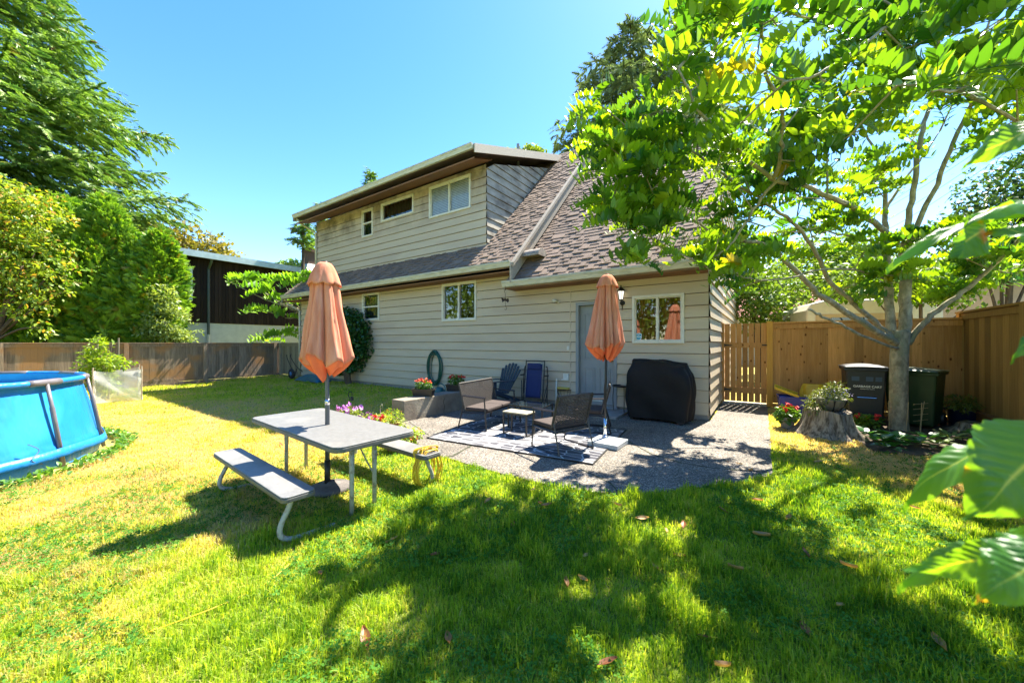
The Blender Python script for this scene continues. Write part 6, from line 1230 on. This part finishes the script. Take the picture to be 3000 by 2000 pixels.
# trees behind the camera, seen mirrored in the windows
for (x, y, h, lb) in ((-21, 3, 10, 'leafy garden tree left of the viewer'), (-17, -4, 10, 'leafy garden tree behind the viewer on the left'), (-11, -10, 10, 'leafy garden tree behind the viewer, nearest the middle')):
    leaf_tree('garden_tree', lb, (x, y, 0), [((x, y, h * .58), (3.4, 3.4, h * .46)), ((x + 2, y - 2.5, h * .4), (2.6, 2.4, h * .36)), ((x - 2, y + 2.5, h * .45), (2.6, 2.4, h * .36))], 7000, .42, mBackG, mBarkD, .25)

# ---------------- the walnut tree
mWal = leafmat('walnut_leaf', (.03, .13, .025), (.22, .38, .02), .47, (1.9, 1.6, .28), rough=.32, c3=(.42, .30, .03), p3=.985, spec=.45)
tb0 = gp(2065, 985); wt = thing('walnut_tree', 'large walnut tree with pale grey stems and long compound leaves spreading over the patio', 'tree', (tb0[0], tb0[1], 0))
LIMBS = [
 ([(2064, 1000, 6.37), (2065, 960, 6.37), (2064, 880, 6.37), (2066, 800, 6.37), (2070, 760, 6.37)], .120, .112, 14),
 ([(2078, 775, 6.37), (2080, 690, 6.37), (2079, 620, 6.35), (2077, 568, 6.3)], .088, .072, 12),
 ([(2050, 780, 6.45), (2042, 690, 6.6), (2038, 600, 6.8), (2033, 537, 6.9), (2033, 470, 7.0), (2030, 420, 7.0), (2010, 350, 7.1), (1975, 280, 7.2)], .075, .015, 8),
 ([(2076, 572, 6.3), (2090, 480, 6.2), (2105, 380, 6.1), (2118, 300, 6.0), (2140, 220, 6.0), (2150, 120, 6.), (2160, 20, 6.)], .048, .02, 8),
 ([(2080, 575, 6.3), (2130, 470, 6.1), (2180, 350, 5.9), (2235, 240, 5.6), (2300, 180, 5.4), (2370, 130, 5.2)], .044, .018, 8),
 ([(2235, 240, 5.6), (2200, 180, 5.2), (2168, 126, 4.8), (2148, 87, 4.5), (2124, 10, 4.2), (2090, -100, 4.0)], .04, .015, 8),
 ([(2060, 790, 6.35), (1998, 751, 6.2), (1911, 695, 5.95), (1868, 665, 5.8), (1798, 591, 5.5), (1750, 560, 5.3), (1690, 548, 5.1), (1640, 535, 5.0), (1560, 480, 4.9)], .06, .012, 8),
 ([(2048, 775, 6.4), (2018, 748, 6.4), (1945, 681, 6.2), (1901, 638, 6.1), (1878, 588, 5.9), (1830, 520, 5.6), (1760, 470, 5.3), (1660, 400, 5.0), (1560, 330, 4.8), (1450, 300, 4.7)], .05, .010, 8),
 ([(2060, 560, 6.6), (2020, 520, 6.3), (1969, 484, 5.9), (1902, 450, 5.4), (1840, 425, 5.0), (1775, 412, 4.5), (1680, 330, 4.2), (1600, 250, 4.1), (1560, 160, 4.0)], .055, .010, 8),
 ([(1775, 412, 4.5), (1795, 353, 4.2), (1798, 271, 3.9), (1786, 232, 3.7), (1755, 160, 3.4), (1752, 97, 3.2), (1740, 20, 3.0)], .026, .010, 6),
 ([(1798, 400, 4.5), (1740, 470, 4.6), (1700, 530, 4.6), (1660, 580, 4.6), (1600, 600, 4.6)], .02, .008, 6),
 ([(2085, 790, 6.35), (2130, 735, 6.2), (2195, 681, 6.0), (2252, 638, 5.8), (2302, 588, 5.6), (2352, 540, 5.4), (2450, 470, 5.0)], .05, .015, 8),
 ([(2060, 800, 6.3), (1990, 775, 6.0), (1930, 745, 5.8), (1880, 722, 5.7), (1858, 710, 5.65)], .026, .016, 6),
 ([(2030, 560, 6.8), (1960, 545, 6.9), (1900, 530, 7.0), (1830, 500, 7.0), (1760, 520, 7)], .025, .010, 6),
 ([(2035, 480, 7.0), (2080, 410, 7.1), (2120, 360, 7.2), (2160, 300, 7.2)], .03, .010, 6),
 ([(2085, 568, 6.3), (2150, 545, 6.4), (2210, 520, 6.5), (2300, 480, 6.5)], .03, .010, 6),
 ([(2124, 10, 4.2), (2040, 60, 3.6), (1960, 120, 3.2), (1880, 170, 2.9), (1800, 190, 2.8)], .022, .008, 6),
 ([(2168, 126, 4.8), (2200, 190, 4.0), (2190, 210, 3.3), (2140, 205, 3.0)], .020, .008, 6),
 ([(2030, 640, 6.6), (1960, 620, 6.0), (1880, 620, 5.6), (1800, 640, 5.3), (1720, 640, 5.2), (1680, 620, 5.1)], .02, .008, 6),
]
w = MB(); LP_ = []
for pts, r0, r1, n in LIMBS:
    P = [at(*p) for p in pts]; P[0] = P[0] if pts[0][1] < 990 else np.array([P[0][0], P[0][1], -.08]); Q = smooth_path(P, 5); m = len(Q)
    Q = [q + rng.normal(size=3) * (.008 if i and n < 14 else 0) for i, q in enumerate(Q)]
    rr = [r0 + (r1 - r0) * (i / (m - 1)) ** .8 for i in range(m)]
    if n == 14: rr = [r0 * 1.45, r0 * 1.3, r0 * 1.18, r0 * 1.08, r0 * 1.02] + [r0] * (m - 5)
    w.tube(Q, rr, max(n, 8)); 
    if n < 14: LP_ += [(q, r) for q, r in zip(Q, rr) if r < .06]
w.build('trunk', mBark, wt, world=True, smooth=True)
LPp = np.array([q for q, r in LP_])
def in_poly(u, v, P):
    c = False
    for i in range(len(P)):
        (x0, y0), (x1, y1) = P[i], P[i - 1]
        if (y0 > v) != (y1 > v) and u < (x1 - x0) * (v - y0) / (y1 - y0) + x0: c = not c
    return c
PA = [(1385, 270), (1430, 330), (1520, 290), (1550, 220), (1560, 110), (1580, 60), (1620, 100), (1660, 0), (1740, -100), (2000, -100), (2000, 300), (1930, 400), (1850, 470), (1790, 560), (1740, 600), (1640, 600), (1560, 590), (1500, 580), (1440, 540), (1420, 490), (1385, 460), (1380, 380), (1400, 320)]
PB = [(2000, -160), (2500, -160), (2600, 420), (2330, 430), (2300, 380), (2230, 300), (2100, 290), (2000, 330)]
PC = [(1650, 560), (1780, 540), (1950, 420), (2080, 300), (2000, 480), (2060, 560), (2350, 500), (2400, 620), (2250, 690), (2150, 720), (2000, 720), (1850, 715), (1780, 720), (1660, 700)]
cl = []
def fill(P, n, yf, rad, nl, L):
    us = [p[0] for p in P]; vs = [p[1] for p in P]; k = 0; tr_ = 0
    while k < n and tr_ < 20000:
        tr_ += 1; u = random.uniform(min(us), max(us)); v = random.uniform(min(vs), max(vs))
        if not in_poly(u, v, P): continue
        cl.append((u, v, yf(u, v), rad, nl, L)); k += 1
fill(PA, 120, lambda u, v: random.uniform(4.2, 5.5) if u < 1640 else random.uniform(3.9, 6.0), .22, 8, .42)
fill(PB, 52, lambda u, v: random.uniform(3.6, 7.2), .25, 7, .42)
fill([(1560, 330), (1950, 300), (1950, 540), (1600, 560)], 30, lambda u, v: random.uniform(6.0, 7.2), .25, 7, .42)
fill([(1960, -40), (2352, -40), (2352, 250), (1960, 230)], 36, lambda u, v: random.uniform(3.3, 5.0), .2, 7, .46)
fill(PC, 100, lambda u, v: random.uniform(5.4, 7.4), .25, 8, .42)
for (u, v) in ((1375, 250), (1430, 275), (1370, 345), (1375, 410), (1385, 468), (1415, 540), (1475, 585), (1520, 600), (1570, 600), (1550, 70), (1560, 130), (1500, 240), (1380, 330), (1420, 420), (1430, 500), (1600, 620), (1480, 640 - 20), (1690, 640), (1675, 600), (1740, 650), (1800, 670)): cl.append((u, v, random.uniform(4.3, 5.0) if u < 1640 else 5.2, .12, 6, .40))
for (u, v) in ((1520, 540), (1580, 560), (1620, 600), (1650, 560), (1460, 520), (1500, 470), (1560, 500), (1610, 520), (1430, 380), (1480, 330), (1640, 640), (1700, 610), (1400, 300), (1560, 420), (1620, 460)): cl.append((u, v, random.uniform(4.3, 5.0), .16, 8, .42))
near = [(1900, 205, 2.9), (2160, 205, 2.7), (2060, 215, 2.8), (1800, 40, 2.9), (1680, 60, 3.0), (1640, 20, 3.0), (1950, 330, 3.1), (1760, 180, 3.0), (1860, 60, 2.9), (1700, 300, 3.3), (1640, 130, 3.3)]
for u, v, Y in near: cl.append((u, v, Y, .10, 5, .46))
P = []; D = []; L_ = []; tw = MB(); rgw = random.Random(9)
for (u, v, Y, rad, nl, L) in cl:
    c = at(u, v, Y)
    if c[2] < 2.2: continue
    i = int(np.argmin(np.linalg.norm(LPp - c, axis=1) + 0.6 * np.maximum(0, LPp[:, 2] - c[2]))); a = LPp[i]; dist = np.linalg.norm(c - a)
    if dist > 2.6: 
        mid = (a + c) / 2 + np.array([0, 0, .25]); 
    else: mid = (a + c) / 2 + np.array([0, 0, .08 * dist])
    Q = smooth_path([a, mid, c + np.array([0, 0, .06])], 4); m = len(Q); tw.tube(Q, [.006 + .010 * min(1.6, dist) * (1 - k_ / (m - 1)) for k_ in range(m)], 5)
    od = c - a; od /= np.linalg.norm(od) + 1e-9; a0 = math.atan2(od[1], od[0]); LPp = np.concatenate([LPp, np.array(Q[m // 2:])])
    for k in range(nl):
        f = 1 - .55 * (k / nl) ** 1.3 * rgw.random(); q = Q[min(m - 1, int(f * (m - 1)))]; an = a0 + 2.4 * k + rgw.gauss(0, .35)
        if k < 2: an = a0 + rgw.gauss(0, .5)
        if Y > 3.4 and float(vn(np.array([(q[0] - .453 * q[2]) * 1.5 + 5.3]), np.array([(q[1] - .474 * q[2]) * 1.5 + 2.1]))[0]) > .52 and rgw.random() < .93 and u > 1500: continue
        P.append(q + rng.normal(size=3) * rad * .35); D.append((math.cos(an), math.sin(an), rgw.uniform(-.15, .55))); L_.append(L * rgw.uniform(.65, 1.15))
print('walnut leaves', len(P)); comp_leaves(np.array(P), np.array(D), np.array(L_), mWal, 'crown', wt); tag(tw.build('twig', mBark, wt, world=True), kind='stuff')
w = MB()
for (u, v, Y) in ((1880, 240, 2.9), (1905, 225, 2.9)):
    c = at(u, v, Y); w.M = Mx(c); w.lathe([(.002, -.035), (.02, -.025), (.03, 0), (.022, .025), (.002, .035)], 12)
w.M = None; w.build('nut', pm('green_nut', (.12, .25, .04), rough=.6), wt, world=True, smooth=True)

# ---------------- hostas and bed under the tree
bed = [gp(1975, 960), gp(1968, 1010), gp(2010, 1035), gp(2100, 1045), gp(2230, 1040), gp(2352, 1055), np.array([8.3, 4.6]), np.array([8.7, 7.1]), np.array([7.2, 8.0]), gp(1850, 948), gp(1790, 944)]
w = MB(); w.prism([tuple(p) for p in bed[::-1]], -.08, .0); tag(w.build('soil_bed', pm('bed_soil', (.09, .06, .035), (.04, .028, .018), rough=1, scale=12, bump=1, bscale=40)), kind='structure')
mHos = leafmat('hosta_leaf', (.02, .10, .015), (.06, .20, .03), .3, rough=.35)
def hosta(u, v, sc_, lb, m=mHos, wd=.8, n=13):
    p = gp(u, v); t = thing('hosta_plant', lb, 'plant', (*p, -.0), 0, 'broad leaved plants under the walnut'); a = rng.random(n) * 6.28; D = np.stack([np.cos(a), np.sin(a), rng.uniform(.2, 1., n)], 1)
    V, F = leaflet(1, wd, .12, .35); Pp = D * .06 + np.array([p[0], p[1], .04]); put('foliage', [inst(V, tri(F), frames(D, np.tile([0, 0, 1.], (n, 1)), sc_ * (.7 + .5 * rng.random(n))), Pp, rng.random(n))], m, t)
hosta(1992, 1008, .17, 'first broad leaved plant, nearest the grey stump'); hosta(2020, 1022, .16, 'low broad leaved plant in front of the red flowers'); hosta(2060, 1018, .18, 'broad leaved plant at the foot of the walnut trunk'); hosta(2095, 1028, .16, 'broad leaved plant right of the trunk foot'); hosta(2045, 1038, .14, 'small broad leaved plant at the front of the bed'); hosta(2128, 1018, .15, 'broad leaved plant in front of the green cart')
mVar = leafmat('variegated_leaf', (.10, .20, .04), (.30, .38, .14), .4); hosta(2150, 1030, .13, 'pale spotted leafy plant between trunk and right stump', mVar, .5, 22); hosta(2185, 1015, .15, 'upright pale leafy plant beside the right stump', mVar, .4, 24); hosta(2225, 1010, .13, 'dark leafy plant just left of the right stump', mHos, .5, 20)

# ---------------- foreground branch with big leaves at the right edge
mBig = bpy.data.materials.new('big_leaf'); nt, b, out = nodes_of(mBig); N = nt.nodes.new; L = nt.links.new
a_ = N('ShaderNodeAttribute'); a_.attribute_name = 'rnd'; rp = N('ShaderNodeValToRGB'); e = rp.color_ramp.elements; e[0].position = 0; e[0].color = (.04, .14, .028, 1); e[1].position = 1; e[1].color = (.28, .38, .12, 1); k_ = e.new(.55); k_.color = (.06, .18, .035, 1)
nz = N('ShaderNodeTexNoise'); nz.inputs['Scale'].default_value = 14; tc = N('ShaderNodeTexCoord'); L(tc.outputs['Object'], nz.inputs['Vector']); r2 = N('ShaderNodeValToRGB'); r2.color_ramp.elements[0].position = .66; r2.color_ramp.elements[1].position = .72; L(nz.outputs[0], r2.inputs[0])
mx = N('ShaderNodeMix'); mx.data_type = 'RGBA'; L(r2.outputs[0], mx.inputs[0]); L(a_.outputs['Fac'], rp.inputs[0]); L(rp.outputs[0], mx.inputs[6]); mx.inputs[7].default_value = (.22, .13, .03, 1); L(mx.outputs[2], b.inputs['Base Color']); b.inputs['Roughness'].default_value = .38
tr = N('ShaderNodeBsdfTranslucent'); mm = N('ShaderNodeMix'); mm.data_type = 'RGBA'; mm.blend_type = 'MULTIPLY'; mm.clamp_result = False; mm.inputs[0].default_value = 1; L(mx.outputs[2], mm.inputs[6]); mm.inputs[7].default_value = (5.5, 3.2, .4, 1); L(mm.outputs[2], tr.inputs[0]); ms = N('ShaderNodeMixShader'); ms.inputs[0].default_value = .5; L(b.outputs[0], ms.inputs[1]); L(tr.outputs[0], ms.inputs[2]); L(ms.outputs[0], out.inputs[0])
fb = thing('large_leaf_shrub', 'branch with big broad green leaves reaching in close at the right edge', 'shrub', (1.25, .72, -.1))
def bigleaf(b0, t0, W, up, fold=.25, droop=.04, curl=.0):
    b0 = at(*b0); t0 = at(*t0); d = t0 - b0; Ln = np.linalg.norm(d); d /= Ln; up = np.array(up, float); s = np.cross(d, up); s /= np.linalg.norm(s); n = np.cross(s, d)
    nu, nv = 60, 24; V = []; Rn = []
    for i in range(nu + 1):
        t = i / nu; wd = W * (math.sin(math.pi * min(1, t * 1.04 + .02) ** .8) ** .75) * (1 - .25 * t) * (1 + .035 * math.sin(t * 69)) if 0 < t < 1 else 0.002
        for j in range(nv + 1):
            q = j / nv * 2 - 1; h = fold * abs(q) * wd - curl * q * q * wd + .0015 * math.cos((t * 11 - abs(q) * 2.2) * 6.283) * (1 - abs(q) * .3) * min(1, abs(q) * 5) + .007 * math.sin(t * 9 + q * 3) + .003 * math.sin(t * 31 + q) * q * q
            V.append(b0 + d * Ln * t + s * wd * q + n * (h - droop * 4 * (t - .3) ** 2))
            vein = max(0, 1 - abs(q) * 34); sv = (t * 11 - abs(q) * 2.2) % 1; vein = max(vein, .38 * max(0, 1 - abs(sv - .5) * 18)); Rn.append(.15 + .25 * (.5 + .5 * math.sin(t * 5 + q * 2)) + .6 * vein)
    F = [(i * (nv + 1) + j, i * (nv + 1) + j + 1, (i + 1) * (nv + 1) + j + 1, (i + 1) * (nv + 1) + j) for i in range(nu) for j in range(nv)]
    npmesh('leaf', np.array(V), np.array(F), np.array(Rn), mBig, fb, smooth=True)
bigleaf((2380, 1000, .66), (2035, 1085, .74), .050, (.15, -.35, 1), .15, .05, .5)
bigleaf((2420, 990, .60), (2262, 1195, .58), .082, (-.3, -1, .45), .10, .02, .1)
bigleaf((2380, 1240, .55), (2040, 1285, .60), .028, (.1, -.2, 1), .2, .03, .6)
bigleaf((2330, 1260, .52), (2110, 1330, .55), .026, (.3, -.8, .5), .1, .02, .1)
bigleaf((2440, 1260, .48), (2262, 1350, .47), .045, (.1, -.45, 1), .1, .02, .3)
bigleaf((2420, 1190, .50), (2330, 1290, .48), .05, (.2, .3, 1), .1, .02, .3)
bigleaf((2420, 455, .80), (2020, 548, .86), .030, (.2, -.1, 1), .3, .04, .9)
bigleaf((2262, 515, .83), (2190, 592, .80), .050, (.2, -1, .1), .1, .0, .0)
bigleaf((2440, 470, .78), (2230, 470, .90), .034, (.2, -.4, 1), .2, .02, .3)
bigleaf((2440, 560, .72), (2300, 500, .78), .045, (0, -1, .3), .1, .02, .2)
bigleaf((2440, 265, .74), (2222, 352, .80), .046, (.3, -.8, .6), .15, .02, .3)
bigleaf((2420, 760, .7), (2325, 785, .7), .014, (0, -.2, 1), .3, .02, .6)
w = MB(); w.tube(smooth_path([(1.30, .75, -.1), at(2520, 1400, .70), at(2470, 1150, .66), at(2450, 900, .7), at(2460, 600, .74), at(2440, 450, .78), at(2450, 240, .76)], 6), .007, 8)
for (a, c) in (((2470, 1100, .66), (2390, 1005, .66)), ((2470, 1150, .66), (2420, 990, .60)), ((2480, 1250, .66), (2380, 1245, .55)), ((2480, 1250, .66), (2440, 1240, .48)), ((2445, 500, .77), (2420, 455, .8)), ((2450, 300, .76), (2440, 265, .74)), ((2455, 800, .71), (2420, 760, .7))): w.tube([at(*a), (at(*a) + at(*c)) / 2 + np.array([0, 0, .01]), at(*c)], .003, 6)
w.build('stem', mBark, fb, world=True, smooth=True)

# ---------------- grass
mGrass = leafmat('grass_blade', (.055, .13, .008), (.17, .27, .012), .55, (1.6, 1.45, .6), rough=.5, spec=.3)
nt = mGrass.node_tree; rp = [n for n in nt.nodes if n.type == 'VALTORGB'][0]; e = rp.color_ramp.elements
e[0].position = 0; e[0].color = (.07, .19, .012, 1); e[1].position = .38; e[1].color = (.36, .50, .03, 1)
for p_, c_ in ((.58, (.45, .47, .09)), (.80, (.56, .46, .20)), (1.0, (.54, .42, .27))): q = e.new(p_); q.color = (*c_, 1)
BEDP = np.array(bed)
def lawn_pts(y0, y1, dens):
    A = (y1 ** 2 - y0 ** 2) / 2 * 3.0; n = int(A * dens); Y = np.sqrt(rng.random(n) * (y1 ** 2 - y0 ** 2) + y0 ** 2); X = Y * (rng.random(n) * 3.0 - 1.5)
    d = (X - C0[0]) * hy[0] + (Y - C0[1]) * hy[1]; e_ = (X - C0[0]) * hx[0] + (Y - C0[1]) * hx[1]
    pd = poly_dist(X, Y, PATIO); ok = (pd > -.01 + .03 * (vn(X * 6, Y * 6) - .4)) & ((d < -.03) | (e_ > .02)) & (d < 2.6) & (e_ > -17.7) & (e_ < 3.98) & ~((e_ > 0) & (d > 1.9)) & (np.hypot(X - PCx, Y - PCy) > PR + .32)
    ok &= poly_dist(X, Y, BEDP) > 0.02; ok &= ~((e_ > -5.12) & (e_ < -4.74) & (d > -3.45)) & (np.hypot(X - cs_[0], Y - cs_[1]) > .42)
    return X[ok], Y[ok]
def blades(X, Y, h0, w0, seg=2):
    n = len(X); dr = dryness(X, Y); hn = (.55 + .9 * fbm(X * 2.3 + 7, Y * 2.3)) * (.55 + .9 * vn(X * 9, Y * 9 + 4)); tuft = sst(.62, .8, vn(X * 5 + 3, Y * 5)) * .7; h = h0 * hn * (1 + tuft) * (.6 + .7 * rng.random(n)) * (1 - .35 * dr)
    a = rng.random(n) * 6.283; lean = rng.random(n) ** 1.5 * 1.0; w_ = w0 * (.7 + .6 * rng.random(n)); la = a + rng.normal(size=n) * .6
    dx, dy = np.cos(a + 1.5708), np.sin(a + 1.5708); lx, ly = np.cos(la), np.sin(la); Z = gz(X, Y) - .004; V = []
    V.append(np.stack([X - dx * w_ / 2, Y - dy * w_ / 2, Z], 1)); V.append(np.stack([X + dx * w_ / 2, Y + dy * w_ / 2, Z], 1))
    m = .55; V.append(np.stack([X + lx * h * lean * m * .5 + dx * w_ * .4, Y + ly * h * lean * m * .5 + dy * w_ * .4, Z + h * m], 1)); V.append(np.stack([X + lx * h * lean * m * .5 - dx * w_ * .4, Y + ly * h * lean * m * .5 - dy * w_ * .4, Z + h * m], 1))
    V.append(np.stack([X + lx * h * lean, Y + ly * h * lean, Z + h * (1 - .35 * lean)], 1))
    V = np.stack(V, 1).reshape(-1, 3); i = (np.arange(n) * 5)[:, None]; F = np.concatenate([i + np.array([[0, 1, 2]]), i + np.array([[0, 2, 3]]), i + np.array([[3, 2, 4]])], 0)
    r = np.clip(dr * .95 + rng.normal(size=n) * .15 + .18 + .28 * (vn(X * 8 + 3, Y * 8) - .5) - .10 * tuft, .0, 1); return V, F, np.repeat(r, 5)
parts = []
for y0, y1, dn, h0, w0 in ((1.65, 2.8, 11000, .055, .0055), (2.8, 4.5, 6500, .052, .007), (4.5, 7.5, 3000, .048, .0095), (7.5, 11, 1400, .045, .015), (11, 19, 650, .05, .022)):
    X, Y = lawn_pts(y0, y1, dn); parts.append(blades(X, Y, h0, w0))
print('blades', sum(len(p[0]) for p in parts) // 5)
g_ = put('grass', parts, mGrass); tag(g_, kind='stuff')
X, Y = lawn_pts(1.65, 6, 1300); k = (vn(X * 1.3 + 40, Y * 1.3) > .40) & (rng.random(len(X)) < np.clip((5.6 - Y) / 3, 0, 1)); X, Y = X[k], Y[k]; n = len(X)
cv_, cf_ = [], []
for j in range(3):
    a = j * 2.094; c, s = math.cos(a), math.sin(a); b4 = [(0.05, 0), (.6, .42), (1., .22), (1., -.22), (.6, -.42)]; q = len(cv_); cv_ += [(x * c - y * s, x * s + y * c, .08 * x) for x, y in b4]; cf_ += [(q, q + 1, q + 2), (q, q + 2, q + 3), (q, q + 3, q + 4)]
Z = gz(X, Y) + .012 + .03 * rng.random(n); U = rdirs(n, 2.2); D = np.cross(U, rdirs(n)); clv = inst(np.array(cv_), np.array(cf_), frames(D, U, .011 + .012 * rng.random(n)), np.stack([X, Y, Z], 1), np.clip(.25 * rng.random(n) + .1, 0, 1))
tag(put('clover', [clv], leafmat('clover_leaf', (.05, .17, .02), (.13, .28, .03), .35, rough=.7, spec=.15)), kind='stuff')
# weeds round the pool foot
n = 1000; a = R(-40) + rng.random(n) * R(125); q = PR + .36 + rng.random(n) ** 2 * .2; X = PCx + q * np.cos(a); Y = PCy + q * np.sin(a); D = rdirs(n, .6); V, F = leaflet(1, .6, .12, .3)
tag(put('weeds', [inst(V, tri(F), frames(D, np.tile([0, 0, 1.], (n, 1)) + rng.normal(size=(n, 3)) * .3, .035 + .045 * rng.random(n)), np.stack([X, Y, LAWN + .02 + .06 * rng.random(n)], 1), rng.random(n))], leafmat('weed_leaf', (.05, .16, .02), (.14, .28, .03), .4)), kind='stuff')
# litter: bits on roof, patio, gutter corner
n = 700; e_ = -rng.random(n) * 5.6; y_ = rng.random(n) ** .7 * 4.6 - .4; zc = np.where(e_ < -4.25, 4.0, 3.5); c_ = C0[None] + e_[:, None] * hx + y_[:, None] * hy; Pr = np.concatenate([c_, (zc + y_ + .06)[:, None]], 1)
n2 = 420; X = rng.uniform(-1.6, 5.4, n2); Y = rng.uniform(3.9, 9, n2); ok = poly_dist(X, Y, PATIO) < -.05; X, Y = X[ok], Y[ok]; Pp = np.stack([X, Y, np.full(len(X), .008)], 1)
P = np.concatenate([Pr, Pp]); n = len(P); V, F = dia(.5); U = np.concatenate([np.tile([-hy[0], -hy[1], 1.], (len(Pr), 1)), np.tile([0, 0, 1.], (len(Pp), 1))]) + rng.normal(size=(n, 3)) * .3
tag(put('leaf_litter', [inst(V, F, frames(np.cross(U, rdirs(n)), U, np.concatenate([.02 + .05 * rng.random(len(Pr)) ** 2, .012 + .035 * rng.random(len(Pp)) ** 2])), P, rng.random(n))], leafmat('dry_litter', (.16, .07, .02), (.34, .17, .05), .2)), kind='stuff')
# single fallen leaflets, curled and brown
mDry = leafmat('dry_leaf', (.28, .10, .04), (.50, .30, .12), .3); FLB = []
for s in range(4):
    w = MB(); cu = (.5, .9, 1.3, .7)[s]; w.grid(lambda u, v: ((u - .5) * 1.0, (v - .5) * .36 * math.sin(math.pi * (.04 + .92 * u)), .10 * cu * (u - .5) ** 2 * 2 + .16 * abs(v - .5) * cu * 2), 10, 4, r=s / 3)
    me_o = w.build('fallen_leaf', mDry, smooth=True); FLB.append(me_o)
spots = [(205 * 2, 0)]; SP = [(1003, 1272), (1300, 1338), (1340, 1330), (1505, 1300), (840, 1465), (1030, 1468), (1690, 1305), (1530, 1218), (1395, 1520), (737, 1316), (1950, 1300), (1958, 1372), (1660, 1170), (1740, 1148), (1810, 1190), (1225, 1124), (1620, 1462), (1255, 1160), (1420, 1160), (1345, 1275), (1850, 1268), (1560, 1275), (1660, 1530), (1930, 1390), (1850, 1445), (1240, 1155), (1120, 1150), (1880, 1060), (1820, 1030), (2100, 1165), (1750, 1230), (1475, 1190), (1570, 1205), (1760, 1380), (2160, 1480), (900, 1240), (645, 1020), (1180, 1205), (1725, 1075), (1698, 1060)]
LBW = ['on the grass', 'in the shade of the walnut', 'near the patio edge', 'in the foreground']
for i, (u, v) in enumerate(SP):
    p = gp(u, v, LAWN * .6); z_ = float(gz(p[0], p[1])) if float(poly_dist(p[0:1], p[1:2], PATIO)[0]) > 0 else .0
    p = gp(u, v, z_ + .03); o = FLB[i] if i < 4 else FLB[i % 4].copy()
    if i >= 4: col.objects.link(o)
    o.location = (p[0], p[1], z_ + (.03 if z_ < -.001 else .006)); s_ = random.uniform(.07, .12) * (1.5 if (u, v) in ((840, 1465),) else 1); o.scale = (s_, s_, s_); o.rotation_euler = (random.uniform(-.4, .4), random.uniform(-.3, .3), random.uniform(0, 6.28))
    tag(o, 'curled brown fallen walnut leaflet lying on the lawn or patio', 'fallen leaf', 'fallen leaves scattered on the lawn')
